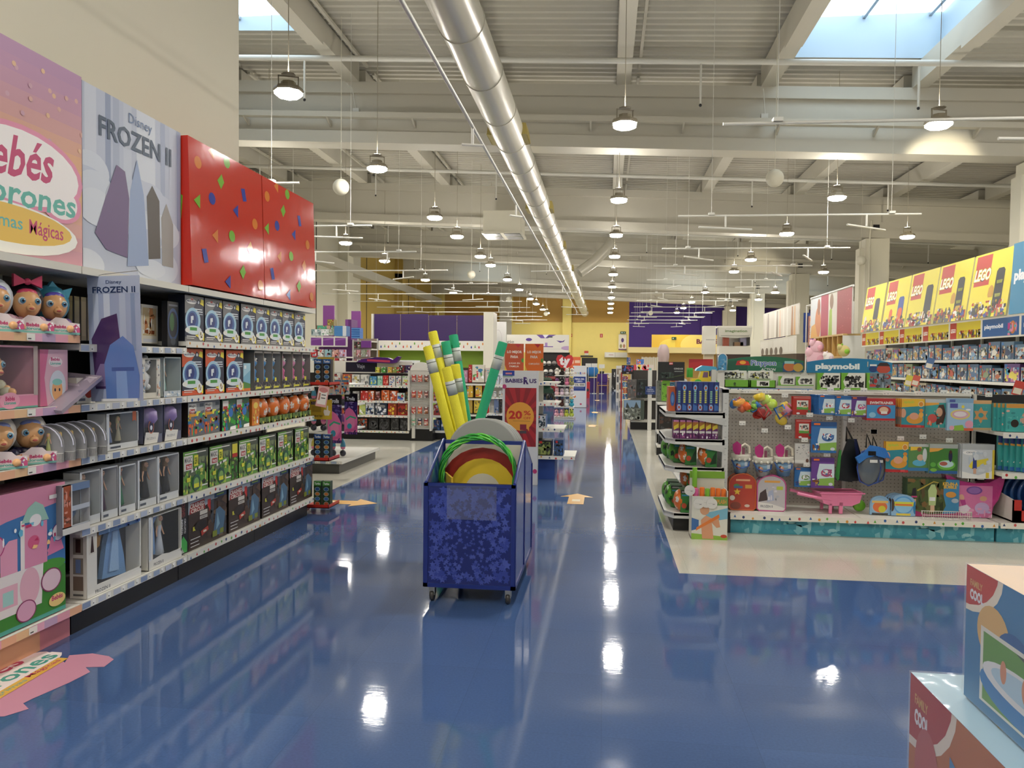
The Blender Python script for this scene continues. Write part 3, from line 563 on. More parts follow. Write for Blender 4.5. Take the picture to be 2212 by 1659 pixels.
def jungle(sd): return [('r', 0, 0, 1, 1, '5f9a38'), ('p', [(.55, .7), (1, .6), (1, 1), (.55, 1)], '4b5548'), ('k', sd, 70, 0, 0, 1, .82, .06, '3f7a2a 8cbf3f 274a1e b2c04a 5c6a50 23301c 7a8a60 c8cc5a'), ('r', .02, .55, .36, .9, 'd9d8d0'), ('t', 'MAGIC', .05, .74, .33, .86, '666', .02), ('r', .1, .58, .33, .7, 'b3261e'), ('t', 'TRACKS', .12, .6, .31, .67, 'fff', .02),
    ('r', .42, .62, .58, .88, 'e8e02c'), ('t', '2EN1', .44, .67, .56, .83, '3a6a1c', .03), ('r', .05, .93, .9, .955, 'e6e6dc'), ('p', [(.3, .48), (.75, .56), (.75, .62), (.3, .54)], 'e8e8e0'), ('p', [(.38, .5), (.44, .51), (.44, .57), (.38, .56)], '222'), ('p', [(.52, .52), (.58, .53), (.58, .59), (.52, .58)], '222'), ('o', .5, .22, .17, .2, '2f5f4a', .6, '7fae58'), ('r', .12, .28, .26, .38, 'd9d824'), ('r', .4, .1, .6, .2, 'd9d824'), ('r', .72, .1, .95, .13, 'eee')]
tj = carton('jungle_track_box', 'toy box', .325, .29, .1, '1d2216', jungle(31), sart=[('r', 0, 0, 1, 1, '161a12')], tart=[('r', 0, 0, 1, 1, '2a3320')])
for i, y in enumerate((5.0, 5.345, 5.79, 6.14, 6.5, 6.87)):
    put(tj, (-2.83, y, .578), 'green jungle race track box, %s of six on the fourth shelf' % nth(i, 6), R90, 'green jungle race track boxes')
t = carton('jungle_track_box', 'toy box', .1, .29, .1, '26301c', [('r', 0, 0, 1, 1, '3c4a22'), ('r', .1, .7, .9, .95, 'd9d02c'), ('r', .1, .6, .9, .7, 'c02c1c'), ('k', 9, 25, 0, 0, 1, .6, .14, '7a3 3a2 141 883')])
put(t, (-2.83, 5.562, .578), 'narrow green race track box turned edgewise on the fourth shelf', R90)
def loco(): return [('r', 0, 0, 1, 1, '3b2b20'), ('p', [(0, .7), (.75, .84), (.75, 1), (0, 1)], 'a9b3bd'), ('p', [(.02, .7), (.42, .72), (.4, .92), (.05, .9)], '9c2a22'), ('t', 'CRASHED', .04, .8, .4, .89, 'e8dcd0', .03), ('t', 'CIRCUS', .06, .71, .38, .79, 'e8dcd0', .03), ('r', .48, .6, .56, .88, 'c8281f'), ('p', [(.66, .86), (1, .86), (1, 1), (.66, 1)], '23466e'), ('r', .72, .9, .92, .93, '7ba23c'), ('r', .28, .62, .5, .7, 'd8d2c8'), ('r', .28, .54, .5, .6, 'd8d2c8'), ('t', 'INFINITO', .3, .55, .48, .59, '333', .02),
    ('k', 12, 26, .45, .05, 1, .85, .09, '4a3626 5d4430 2b211c 6b5238 38404a'), ('p', [(.62, .1), (.7, .62), (.8, .66), (.96, .5), (.88, .08)], '4c6f8c'), ('p', [(.7, .2), (.74, .55), (.8, .3)], '7fa8c0'), ('r', .1, .36, .24, .44, 'c9c62a'), ('e', .3, .42, .16, .1, '241a14'), ('p', [(.32, .2), (.5, .28), (.48, .36), (.3, .3)], 'b93a28'), ('r', .36, .26, .44, .3, 'd9d2c0'), ('r', .04, .2, .28, .215, 'ddd'), ('r', .04, .13, .24, .145, 'ddd'), ('r', .04, .06, .26, .075, 'ddd'), ('r', .6, .08, .72, .2, '7d8a24'), ('r', .8, .1, .9, .2, '7d8a24')]
tl = carton('racing_circuit_box', 'toy box', .53, .36, .09, '17120f', loco(), sart=[('r', 0, 0, 1, 1, '15100e')], tart=[('r', 0, 0, 1, 1, '2a1e18')])
for i in range(4): put(tl, (-2.83, 5.165+.565*i, .178), 'large brown racing circuit box, %s of four on bottom shelf' % nth(i, 4), R90, 'large brown racing circuit boxes')
t = carton('racing_circuit_box', 'toy box', .12, .36, .5, '0f0f10', [('r', 0, 0, 1, 1, '111113'), ('t', 'CIRCUITO', .6, .38, .78, .66, 'ddd', .02, 0, -90), ('t', 'INFINITO', .3, .38, .48, .66, 'ddd', .02, 0, -90), ('t', 'CRASHED', .35, .7, .7, .96, '8c3a34', .02, 0, -90), ('p', [(.1, .02), (.9, .02), (.9, .2), (.5, .34), (.15, .2)], '3fb34a'), ('p', [(.1, .02), (.6, .02), (.15, .2)], 'aeb8ae')], m=PR)
put(t, (-2.83, 4.835, .178), 'black spine of racing circuit box standing edgewise with green corner', R90)
# goods on the icy bay
def treeframe(band='e9e8e4'): return [('r', 0, 0, .08, 1, 'dfe2e6'), ('p', [(.02, .2), (.04, .2), (.05, .95), (.03, .95)], 'aab6c4'), ('p', [(.03, .6), (.07, .8), (.065, .82), (.03, .65)], 'aab6c4'), ('r', .12, .05, .42, .1, '555d6b')]
DB = '3b4350'
t = winbox('doll_box', 'doll box', .3, .215, .12, 'd6dade', '3a3834', .16, [('doll', figure('a', .13, '7a8cb8', 'c9a06a'), -.03, .035), ('doll', figure('b', .12, '4d3a58', '7a4a2a'), -.09, .035), ('doll', figure('c', .15, 'b8b298', 'd8c48c'), .05, .04)], treeframe()+[('p', [(.8, .72), (.86, .76), (.92, .72), (.92, 1), (.8, 1)], 'b85a34'), ('t', 'FROZEN II', .1, .04, .42, .1, '5a6272')])
put(t, (-2.83, 4.19, .968), 'clear window box of small figures with white tree edge, third shelf', R90)
b = B(); b.lathe([(.04, 0), (.075, .05), (.07, .1), (.05, .12), (.001, .13)], n=10, col='9b86c0'); vase = b.mesh('ornament', [PL])
for i, y in enumerate((4.495, 4.715)):
    t = winbox('ornament_box', 'toy box', .2, .25, .1, '6c6f88', '454a5e', .22, [('ornament', vase, 0, .1)], [('p', [(0, 0), (.7, 0), (.8, .25), (.1, .3)], 'e6e4df'), ('t', 'FROZEN II', .15, .1, .6, .16, '777c88'), ('o', .38, .42, .15, .17, 'c87a5a', .84, '23264a'), ('e', .38, .4, .06, .06, 'dfe4ee')], left=.02)
    put(t, (-2.83, y, .968), 'clear dark box with purple ornament, %s of the pair on third shelf' % ('right' if i else 'left'), R90, 'purple ornament boxes')
b = B('c9ccd0'); pts = [(-.11, 0), (.11, 0)]+[(.11*math.cos(math.pi*k/12), .08+.11*math.sin(math.pi*k/12)) for k in range(13)]
b.prism(pts, .025, .03, 'y', '8e8c90'); b.box(-.11, 0, 0, .11, .03, .045, 'dedcd8'); b.art((-.11, 0, 0), (1, 0, 0), (0, 0, 1), .22, .045, [('t', 'FROZEN II', .1, .3, .6, .7, '777'), ('r', 0, 0, .3, 1, '7a4a48')])
f = B(); f.prism(pts, 0, .024, 'y', 'fff'); rim = B(); rim.tube([(x*1.0, 0, z) for x, z in pts[2:]], .003, 'dde', 6)
domeT = T('domed_doll_pack', 'doll box', b.mesh('domed_doll_pack', [PR]), [('clear_dome', f.mesh('clear_dome', [FILM])), ('rim', rim.mesh('rim', [PL])), ('doll', shift(figure('a', .11, '6a4a8a', '8a5a3a'), -.02, .012, .05)), ('doll', shift(figure('b', .1, 'b8c070', 'd8b85a'), .04, .012, .05))])
for i in range(5): put(domeT, (-2.85, 3.54+.085*i, .968), 'clear dome shaped doll pack, %s of five turned to the aisle end' % nth(i, 5), .25, 'clear dome doll packs')
for i, (y, w, h, dr, hr, n2) in enumerate(((3.9, .17, .3, '2a7a4c', 'a05a2a', 0), (4.065, .15, .3, '4a2a4a', '8a3a22', 0), (4.23, .16, .29, '2a7a52', 'b0562a', 0), (4.43, .2, .3, '2c6a84', 'b08a4a', 1), (4.66, .25, .3, '2a2a48', 'c8a46a', 1))):
    ins = [('doll', figure('a', .25, dr, hr), -.04*n2, .045)]+([('doll', figure('b', .24, '23232a', '7a5a3a'), .06, .045)] if n2 else [])
    t = winbox('doll_box', 'doll box', w, h, .1, 'cfd3d6', '35322e', .16, ins, treeframe(), left=.1)
    put(t, (-2.83, y, .578), 'window box with %s dressed doll%s on the fourth shelf' % (('green', 'dark purple', 'emerald', 'teal and black', 'navy')[i], 's' if n2 else ''), R90, 'tall doll window boxes')
b = B(); b.ball((0, 0, .045), .045, 'c8b8a0', n=12); ba = b.mesh('ball', [PL]); b = B(); b.ball((0, 0, .045), .045, '7a9cc8', n=12); bb = b.mesh('ball', [PL])
t = winbox('ball_set_box', 'toy box', .21, .26, .2, 'b9bcc0', '2f2d2a', .16, [('ball', ba, .0, .045), ('ball', bb, .07, .045)], [('r', 0, 0, 1, .13, 'dcdad6'), ('r', .04, .15, .3, .98, 'a8502c'), ('r', .3, .85, 1, 1, '6d86ac'), ('r', .3, .45, 1, .55, 'b9c0cc'), ('k', 8, 20, .04, .2, .3, .9, .05, 'c87 643 d98'), ('r', .3, .15, .34, .98, 'e4e6e8')], left=.34, sart=[('r', 0, 0, 1, 1, '6f7078')]+[('p', [(u, 0), (u+.04, 0), (u+.08, 1), (u+.05, 1)], 'b4b6ba') for u in (.1, .4, .7)])
put(t, (-2.78, 3.72, .578), 'grey box of coloured balls with orange side panel, fourth shelf', R90)
cape = B(); cape.prism([(-.1, 0), (.12, -.02), (.1, .1), (.05, .28), (-.02, .3), (-.06, .2)], 0, .03, 'y', '6f9cd0'); cape.prism([(-.05, .03), (.04, .02), (.03, .26), (-.01, .26)], -.01, 0, 'y', '93b8e0')
cape2 = B(); cape2.prism([(-.12, .16), (-.02, .2), (.0, .28), (-.1, .26)], 0, .02, 'y', 'b8843a')
t = winbox('costume_box', 'costume box', .49, .375, .1, 'e4e2da', '2d2c3c', .15, [('costume', cape.mesh('costume', [FB]), .06, .05), ('costume', cape2.mesh('costume', [FB]), -.04, .05)], [('r', 0, 0, .17, 1, 'e2e0d8'), ('r', .03, .64, .15, .96, 'd6d2c8'), ('p', [(.06, .66), (.12, .66), (.1, .9), (.08, .9)], '3a2420'), ('p', [(0, .05), (1, .12), (1, 0), (0, 0)], 'e9e7e0'), ('t', 'FROZEN II', .14, .03, .4, .08, '4a4d58', .01), ('r', .2, .88, .98, .98, '5f7fa8'), ('k', 3, 12, .2, .88, .98, .98, .03, '8fb0d0 bcd 46a')], left=.17, sart=[('r', 0, 0, 1, 1, 'd2d0c6'), ('r', .2, .65, .8, .9, '8a8478'), ('r', .35, .68, .65, .88, '3a2420'), ('r', .2, .36, .8, .6, '8a8478'), ('r', .35, .38, .65, .58, '6c86b0'), ('r', .2, .12, .8, .33, '7a6a5c'), ('r', .2, .04, .8, .07, '666')])
put(t, (-2.81, 4.085, .178), 'large white window box with blue cape costume on bottom shelf', R90)
t = winbox('doll_box', 'doll box', .37, .335, .13, 'dcdad2', '3c4250', .18, [('doll', figure('a', .27, 'c4ccd8', 'd8cfae'), .04, .05), ('horse', (lambda b: (b.prism([(-.1, 0), (-.08, 0), (-.06, .1), (.02, .1), (.04, 0), (.06, 0), (.05, .14), (.04, .2), (.08, .24), (.06, .27), (.01, .24), (-.01, .16), (-.08, .16), (-.12, .08)], 0, .03, 'y', '6f9ad0'), b.mesh('horse', [PL]))[1])(B()), -.06, .06)], treeframe()+[('p', [(0, 0), (1, 0), (1, .12), (.4, .22), (0, .17)], 'e4e2da'), ('t', 'FROZEN II', .14, .05, .42, .11, '4a4d58', .01)], left=.12, top=.02)
put(t, (-2.81, 4.595, .178), 'grey white box with pale doll beside blue horse, bottom shelf', R90)
t = winbox('doll_box', 'doll box', .2, .25, .1, 'dad6cc', '3a2418', .14, [('plush_toy', plush('e8e8e8', 'f0f0ee'), 0, .04)], [('r', 0, 0, .2, 1, 'e0dcd2'), ('k', 6, 16, 0, 0, .2, 1, .04, '8ac c86 777'), ('r', .8, 0, 1, 1, 'e0dcd2'), ('k', 7, 16, .8, 0, 1, 1, .04, '8ac c86 777')], left=.2, right=.2)
put(t, (-2.83, 4.47, 1.253), 'white box with white plush toy on second shelf beside hanging panel', R90)
t = winbox('doll_box', 'doll box', .2, .26, .1, 'c8d4d4', '8a958e', .14, [('doll', figure('a', .2, '8fc0bc', 'd8c8a0'), -.02, .04)], [('r', 0, 0, 1, .15, 'c4cdd6'), ('k', 6, 16, 0, 0, 1, .15, .04, '8ac fff 9ab')])
put(t, (-2.83, 4.71, 1.253), 'clear box with pale green dressed doll at icy bay right end', R90)
t = carton('small_toy_box', 'toy box', .15, .14, .1, 'c9c5ba', [('r', 0, 0, 1, 1, 'dcd9d0'), ('r', .3, .55, .95, .95, '3a4266'), ('e', .65, .4, .22, .2, 'b23a2a'), ('e', .25, .45, .12, .14, '8899bb'), ('r', .1, .1, .45, .2, '667')])
put(t, (-2.83, 3.87, 1.253), 'small white box with dark blue corner picture on second shelf', R90)
t = carton('book_box', 'toy box', .26, .05, .2, '9fb0b4', [('r', 0, 0, 1, 1, '94a6ac'), ('r', .1, .3, .9, .6, '3a7f98')])
put(t, (-2.9, 4.05, 1.253), 'flat pale teal box lying behind the hanging character panel', R90)
for i, (y, c, nm) in enumerate(((4.44, 'a0583a', 'orange and white picture pack'), (4.65, 'c9b48e', 'beige picture pack'))):
    t = carton('hanging_pack', 'toy pack', .18, .25, .03, 'b9b4a8', [('r', 0, 0, 1, 1, 'd9d4c8'), ('r', .08, .2, .9, .92, c), ('k', 40+i, 24, .08, .2, .9, .92, .1, 'd8c8b0 8a4a2a e0e0dc c98a5a'), ('r', .1, .03, .9, .12, 'c8ccd6')], m=GL)
    put(t, (-2.95, y, 1.6), '%s on the icy bay top shelf' % nm, R90)
t = carton('hanging_pack', 'toy pack', .13, .3, .04, '11151d', [('r', 0, 0, 1, 1, '131a26'), ('o', .5, .5, .5, .36, '2c4a7a', .8, '18202e'), ('e', .4, .55, .2, .2, '35643a'), ('e', .5, .12, .22, .08, '3d4450'), ('r', .1, .9, .9, .94, '5b6270')])
put(t, (-2.86, 4.77, 1.58), 'dark navy toy pack left of the grey boxed robot toys', R90)
for i in range(5):
    t = carton('costume_bag', 'costume bag', .04, .24, .2, ('2c2c30', '3a3a40', '55504e', '6a6460', '827c76')[i], [('r', .1, .1, .9, .9, ('35353a', '48484e', '605a58', '7a746e', '9a948c')[i])], m=GL, sart=[('r', .1, .1, .9, .6, '4a4a52'), ('r', .2, .75, .8, .85, '8a8a90')])
    put(t, (-2.9, 3.84+.055*i, 1.6), 'dark hanging costume bag, %s of five behind the dolls' % nth(i, 5), R90, 'hanging costume bags')
# dolls of the pink bay
def babydoll(hood, hat, suit, eye='5b9cc0'):
    b = B(); sk = 'f2b87c'
    b.ball((0, .02, .05), .06, suit, n=12, sx=1.1, sz=.9); b.ball((0, -.008, .155), .074, sk, n=16, sx=.95, sz=1.08); b.ball((0, .022, .168), .094, hood, n=16, sx=1.0, sy=.82, sz=1.1)
    b.ball((0, -.035, .205), .05, hat, n=10, sy=.5, sz=.5)
    for sg in (-1, 1):
        b.ball((sg*.034, -.068, .163), .02, 'f4f4f0', n=10, sy=.5); b.ball((sg*.034, -.077, .163), .014, eye, n=10, sy=.4); b.ball((sg*.034, -.0825, .163), .007, '112', n=8, sy=.4); b.ball((sg*.03, -.087, .168), .003, 'fff', n=6, sy=.4)
        b.ball((sg*.062, -.03, .06), .03, suit, n=8); b.ball((sg*.075, -.06, .045), .018, sk, n=8); b.ball((sg*.05, -.08, .025), .03, suit, n=8); b.ball((sg*.052, -.105, .03), .02, sk, n=8)
    b.ball((0, -.082, .125), .018, sk, n=8, sx=1.3); b.ball((0, -.096, .124), .009, 'd8685c', n=8, sx=1.4, sz=.7); b.ball((0, -.08, .143), .008, sk, n=6)
    return b
def dolltray(c='e8a8c0'):
    t_ = B(c); t_.box(-.1, -.1, 0, .1, .08, .006); t_.prism([(-.1, 0), (.1, 0), (.1, .06), (.05, .065), (.03, .085), (-.02, .09), (-.05, .065), (-.1, .055)], -.104, -.1, 'y', 'e9d8d8')
    t_.art((-.1, -.104, 0), (1, 0, 0), (0, 0, 1), .2, .06, [('r', 0, 0, 1, .18, '7fbcb0'), ('k', 5, 10, 0, .2, .25, .95, .06, 'e06a92 d84 fff'), ('k', 6, 8, .8, .2, 1, .95, .06, 'd85a88 b7a fff'), ('t', 'Bebés', .35, .55, .65, .85, 'c8346f', .03), ('t', 'Llorones', .3, .25, .75, .5, '57b5a5', .03)])
    return t_
def bow(b, c):
    for sg in (-1, 1): b.prism([(0, .262), (sg*.065, .3), (sg*.065, .235)], -.05, -.02, 'y', c)
    b.ball((0, -.04, .264), .018, c, n=8)
d1 = babydoll('cfd8dc', '8f80c8', 'c8a0b0'); d1.lathe([(.02, .24), (.03, .28), (.001, .3)], n=8, col='9fb4b8')
d2 = babydoll('17131a', 'd8446a', 'd8a8b8'); bow(d2, 'e0486e')
d3 = babydoll('3f93ac', '6a58c0', '7a5aa0'); d3.prism([(-.08, .2), (-.1, .27), (-.03, .24), (0, .29), (.04, .24), (.1, .26), (.08, .2)], -.01, .03, 'y', '4aa0b8')
d4 = babydoll('ded8cc', '8f9cd8', '1f2040'); d4.ball((0, -.02, .245), .03, 'e0b43a', n=8, sz=.4)
d5 = babydoll('8fcabc', '6fc4b4', 'cfd0b8')
for i, (dd, z, y, nm, tg_) in enumerate(((d1, 1.623, 3.32, 'baby doll with pale hood and violet fringe', 'leftmost on top shelf'), (d2, 1.623, 3.52, 'baby doll with black hood and pink bow', 'on top shelf'), (d3, 1.623, 3.71, 'baby doll with blue crested hood', 'on top shelf'), (d4, .968, 3.335, 'baby doll with white cap and yellow badge', 'left one on third shelf'), (d4, .968, 3.535, 'baby doll with white cap and yellow badge', 'right one on third shelf'))):
    yaw = R90-.55
    put(T('baby_doll', 'doll', dd.mesh('baby_doll', [PL]), [('display_tray', dolltray().mesh('display_tray', [PR]))]), (-2.905, y, z), '%s in pink tray, %s' % (nm, tg_), yaw, 'baby dolls in display trays', s=.97)
t = winbox('doll_box', 'doll box', .36, .305, .22, 'e3a0b6', '4a4a46', .22, [('baby_doll', d5.mesh('baby_doll', [PL]), -.02, .05)], [('r', 0, 0, 1, .2, 'dd88a8'), ('r', 0, 0, 1, .03, '57a090'), ('e', .5, .13, .17, .13, 'e8a0b8'), ('e', .2, .1, .09, .09, 'f0e4e0'), ('t', 'Bebés', .42, .13, .58, .2, 'c8346f', .03), ('t', 'Llorones', .4, .07, .6, .12, '57b5a5', .03), ('r', .92, .2, 1, 1, 'b9a8a4')])
put(t, (-2.83, 3.33, 1.253), 'open window doll box with mint haired baby doll, second shelf', R90)
t = carton('gift_bag_box', 'toy box', .2, .29, .1, 'dba2b4', [('r', 0, 0, 1, 1, 'e3b4c2'), ('p', [(0, 0), (.25, 0), (.15, .5), (.3, 1), (0, 1)], 'd86f98'), ('e', .55, .78, .25, .09, 'f0dfe0'), ('t', 'Bebés', .38, .8, .7, .86, 'c8346f', .03), ('t', 'Llorones', .36, .73, .74, .78, '57b5a5', .03), ('e', .62, .35, .3, .28, 'd8dce4'), ('e', .6, .28, .19, .2, 'efb070'), ('e', .6, .42, .18, .06, '8fd0c0'), ('e', .52, .28, .03, .03, '334'), ('e', .68, .28, .03, .03, '334')], m=GL)
put(t, (-2.84, 3.64, 1.253), 'glossy pink bag shaped doll pack on second shelf', R90)
t = carton('flat_pack_box', 'toy box', .36, .02, .25, 'a79aa8', [('r', 0, 0, 1, 1, 'b0a0b0')], tart=[('r', 0, 0, 1, 1, '9a8c9c'), ('k', 9, 14, .05, .05, .95, .95, .08, 'b8a8b8 877a90 c8bcc4')], m=GL)
put(t, (-2.75, 3.74, 1.30), 'thin lilac pack lying tilted across the second shelf edge', R90, rx=.1, ry=-.5)
els = [('r', 0, 0, 1, 1, '3f78b4'), ('p', [(0, .72), (.4, .8), (1, .86), (1, 1), (0, 1)], 'dd8fae'), ('r', 0, 0, 1, .36, '3f8a2c'), ('r', 0, 0, 1, .03, '4fa898'), ('e', .2, .42, .25, .04, '2f6a22'), ('e', .8, .38, .2, .05, '4c9a34')]
els += [('p', [(.3, .12), (.74, .12), (.76, .42), (.28, .42)], 'ece4e2'), ('r', .32, .18, .5, .34, 'e8b4c4'), ('e', .62, .28, .1, .14, 'e8b4c4'), ('r', .36, .2, .46, .3, 'a8d8d0'), ('p', [(.34, .42), (.34, .6), (.42, .66), (.5, .66), (.5, .42)], 'e6a0bc'), ('p', [(.56, .42), (.56, .74), (.8, .74), (.8, .42)], 'dd8fb0'), ('r', .53, .42, .57, .78, 'efe8e4'), ('p', [(.54, .76), (.6, .86), (.68, .9), (.76, .86), (.82, .74)], '9fcabc'), ('e', .68, .76, .06, .045, 'f2eef0'), ('e', .66, .6, .06, .05, 'd85f88'), ('e', .88, .5, .08, .03, 'dd8fb0'), ('p', [(.8, .46), (.98, .48), (.95, .56), (.84, .6)], 'd87aa4'), ('e', .2, .5, .08, .05, 'd87aa4')]
els += [('o', .1, .62, .09, .08, 'b83a78', .9, 'e0b0c4'), ('o', .28, .64, .1, .085, 'b83a78', .9, 'dd9cb8'), ('o', .92, .62, .07, .07, '8a3a88', .9, 'efe6ea'), ('o', .06, .42, .07, .08, 'b83a78', .9, 'efe6ea'), ('o', .84, .27, .11, .09, '8a3060', .9, 'e6c8d4'), ('o', .58, .11, .1, .08, '8a3060', .9, 'e0a8c4'), ('k', 3, 16, .2, .55, .9, .75, .02, 'fff c36 fc8 6bd'), ('e', .9, .1, .09, .05, 'f0d080'), ('t', 'Bebés', .84, .1, .96, .14, 'c8346f', .03), ('r', .82, .89, .95, .92, 'f4eeee'), ('t', 'CRY', -.02, .78, .1, .86, 'b03068', .03), ('p', [(0, .04), (.2, .04), (.28, .12), (.3, .2), (.22, .3), (.1, .33), (0, .24)], '3a2a24'), ('e', .14, .2, .08, .08, 'd89a78'), ('p', [(0, .02), (.24, .05), (.26, .12), (.1, .1), (0, .14)], 'e0a8a8')]
t = carton('playset_box', 'toy box', .66, .67, .24, 'b87088', els, tart=[('r', 0, 0, 1, 1, '9a6070')])
put(t, (-2.815, 3.35, .182), 'big pink and blue dolls house playset box on bottom shelf', R90)
# panel hanging out from the shelves
b = B(); b.box(-.147, 0, 0, .147, .004, .69, 'aab4cc')
b.art((-.147, 0, 0), (1, 0, 0), (0, 0, 1), .294, .69, [('r', 0, 0, 1, 1, '9aa4c0'), ('r', .1, .4, .2, 1, 'b4bccf'), ('r', .3, .4, .42, 1, 'c0c8d8'), ('r', .6, .4, .72, 1, 'aab4ca'), ('r', .82, .4, .9, 1, '7f8fb0'), ('r', 0, .86, 1, 1, 'a4aec6'), ('p', [(.1, .1), (.05, .5), (.25, .66), (.55, .7), (.62, .4), (.5, .1)], '46305c'), ('p', [(0, .12), (.5, .12), (.46, .3), (.2, .3)], '7a6a94'), ('p', [(.3, .02), (.28, .3), (.4, .45), (.65, .52), (.85, .44), (.95, .2), (.93, .02)], '5b7ab8'), ('p', [(.5, .02), (.5, .25), (.7, .25), (.72, .02)], '7f9ed0'), ('r', .42, .24, .85, .27, '3f5a98'), ('r', .2, 0, .9, .02, 'ddd'), ('t', 'Disney', .36, .93, .66, .965, '2c3f68', .01), ('t', 'FROZEN II', .1, .865, .92, .915, '1e3158', .02)])
w = B(); w.tube([(-.16, 0, .68), (-.05, .0, .70), (.14, 0, .715)], .002, '888', 4)
put(T('hanging_sign', 'sign', b.mesh('hanging_sign', [GL]), [('wire', w.mesh('wire', [STEEL]))]), (-2.68, 3.92, 1.265), 'tall pale blue FROZEN II card sign hanging out from the shelves', .08, ry=-.03)
# price cards, brackets and signs at the far end
t = carton('price_card', 'price card', .1, .2, .003, 'e8dcd8', [('r', 0, 0, 1, 1, 'e2a6a0'), ('r', .1, .12, .9, .75, 'eeeae2'), ('r', .15, .3, .3, .65, 'b06a50'), ('r', .4, .55, .8, .6, '666'), ('r', .4, .4, .8, .45, '666'), ('e', .5, .8, .4, .12, 'cf7f7c')])
put(t, (-2.7, 7.0, 1.06), 'pink price card tilting from the shelf edge above orange balls', .2, ry=.18)
t = carton('promotion_sign', 'sign', .235, .2, .004, 'd9b81c', [('r', 0, 0, 1, 1, 'cfae1a'), ('r', .06, .74, .6, .9, '3a2434'), ('t', 'Tus necesidades', .1, .83, .56, .88, 'd8c8c0', .01), ('t', 'lo más deseado', .1, .76, .54, .81, 'd8c8c0', .01)]+[('r', .12, .62-.06*i, .52, .64-.06*i, '6a5a20') for i in range(5)]+[('t', '¡GRATIS!', .1, .1, .58, .22, '3a3018', .02, .3), ('p', [(.68, .2), (.88, .2), (.94, .42), (.86, .46), (.84, .5), (.84, .7), (.78, .7), (.77, .48), (.66, .5), (.63, .38)], 'e8e2cc')])
b = t.root; put(t, (-2.86, 7.42, .905), 'yellow promotion card with white pointing hand at shelf end', 0)
for i, (z, c1, c2, nm) in enumerate(((1.255, '15171f', '1a5a9a', 'top'), (.52, '15171f', '1f4a8a', 'middle'), (.06, '1f3a18', '3f8a2c', 'bottom'))):
    b = B('c22a1e'); b.box(-.17, 0, 0, .12, .3, .008); b.prism([(0, -.22), (.3, 0), (.3, .008), (0, .008)], -.17, -.163, 'x'); b.box(-.17, 0, 0, .12, .006, .035); b.box(.114, 0, 0, .12, .3, .035)
    put(T('red_bracket_tray', 'display tray', b.mesh('red_bracket_tray', [PL])), (-2.78, 7.12, z+.001), 'red bracket tray on the end of the left shelves, %s one' % nm, 0, 'red bracket trays')
    for j in range(2):
        e = [('r', 0, 0, 1, 1, c1), ('r', 0, .82, 1, 1, c2), ('t', 'Turbo', .1, .86, .9, .95, 'e8e8e0', .03)]+[('o', .5, .12+.19*k, .36, .08, '8aa', .8, ('c85a2a', '3a6aa8', 'c8782a', '27508a')[k]) for k in range(4)]
        put(carton('ball_tube_box', 'toy box', .075, .25, .07, c1, e, sart=[('r', 0, 0, 1, 1, c1)]), (-2.79+.09*j, 7.16, z+.01), 'slim dark %s box in the %s red tray, %s one' % (('toy', 'toy', 'green toy')[i], nm, 'right' if j else 'left'), 0, 'slim boxes in red trays')
# floor sticker
pts = [onZ(x, y, 0) for x, y in ((-60, 1440), (0, 1452), (55, 1440), (65, 1420), (120, 1416), (140, 1432), (150, 1416), (200, 1412), (235, 1418), (246, 1425), (225, 1441), (185, 1442), (195, 1452), (150, 1475), (70, 1510), (50, 1520), (62, 1532), (10, 1548), (-60, 1552))]
b = B(); b.add([(p.x, p.y, .0015) for p in pts], [tuple(range(len(pts)))], 'cf8fa6')
o0 = onZ(0, 1500, 0); sx = (onZ(150, 1430, 0)-onZ(-30, 1530, 0)); ang = math.atan2(sx.y, sx.x); U = Vector((math.cos(ang), math.sin(ang), 0)); V = Vector((-U.y, U.x, 0)); O = onZ(-30, 1532, 0); O.z = .0015; O = O-U*.04
b.art(O, U, V, .66, .34, [('e', .5, .62, .5, .34, 'f0d8dc'), ('e', .5, .45, .52, .3, 'f4e8e4'), ('t', 'Bebés', .12, .62, .8, .98, 'c02c62', .02), ('t', 'Llorones', .02, .32, .95, .62, '3fa392', .02), ('p', [(.1, .04), (.9, .12), (.9, .28), (.1, .2)], 'e6b440'), ('t', 'Lágrimas', .14, .1, .5, .2, '5aa8a0', .01), ('t', 'Mágicas', .54, .14, .86, .25, 'c02c62', .01), ('e', .5, 1.0, .1, .08, 'e0946a')], lift=.0008)
tag(obj('floor_sticker', b.mesh('floor_sticker', [PR])), 'pink cloud shaped floor sticker with magenta and teal lettering', 'floor sticker')
# ---------------------------------------------------------------- wheeled bin with pool noodles
x0, x1, y0, y1, ym, zb, zl, zh = -.285, .285, 0, 1.05, .53, .1, .75, .965
rs = random.Random(11); stars = [('r', 0, 0, 1, 1, '15236f')]
for i in range(460):
    u, v = rs.uniform(.05, .95), rs.uniform(.03, .97); dd = min(1, ((u-.5)**2*3+(v-.45)**2*3)**.5+.12)
    stars.append(('s', u, v, (.012+.05*dd)*rs.uniform(.5, 1.0), rs.choice(('3a4ca8', '4456b0', '2e409a'))))
BL = '1c2b74'
b = B('17236a'); b.box(x0, y0, zb, x1, y0+.015, zl); b.art((x0+.02, y0, zb+.02), (1, 0, 0), (0, 0, 1), .53, zl-zb-.04, stars)
fr = B('1d2f7d')
for a in ((x0, -.006, zb, x0+.025, .02, zl), (x1-.025, -.006, zb, x1, .02, zl), (x0, -.006, zb, x1, .02, zb+.025), (x0, -.006, zl-.02, x1, .02, zl)): fr.box(*a)
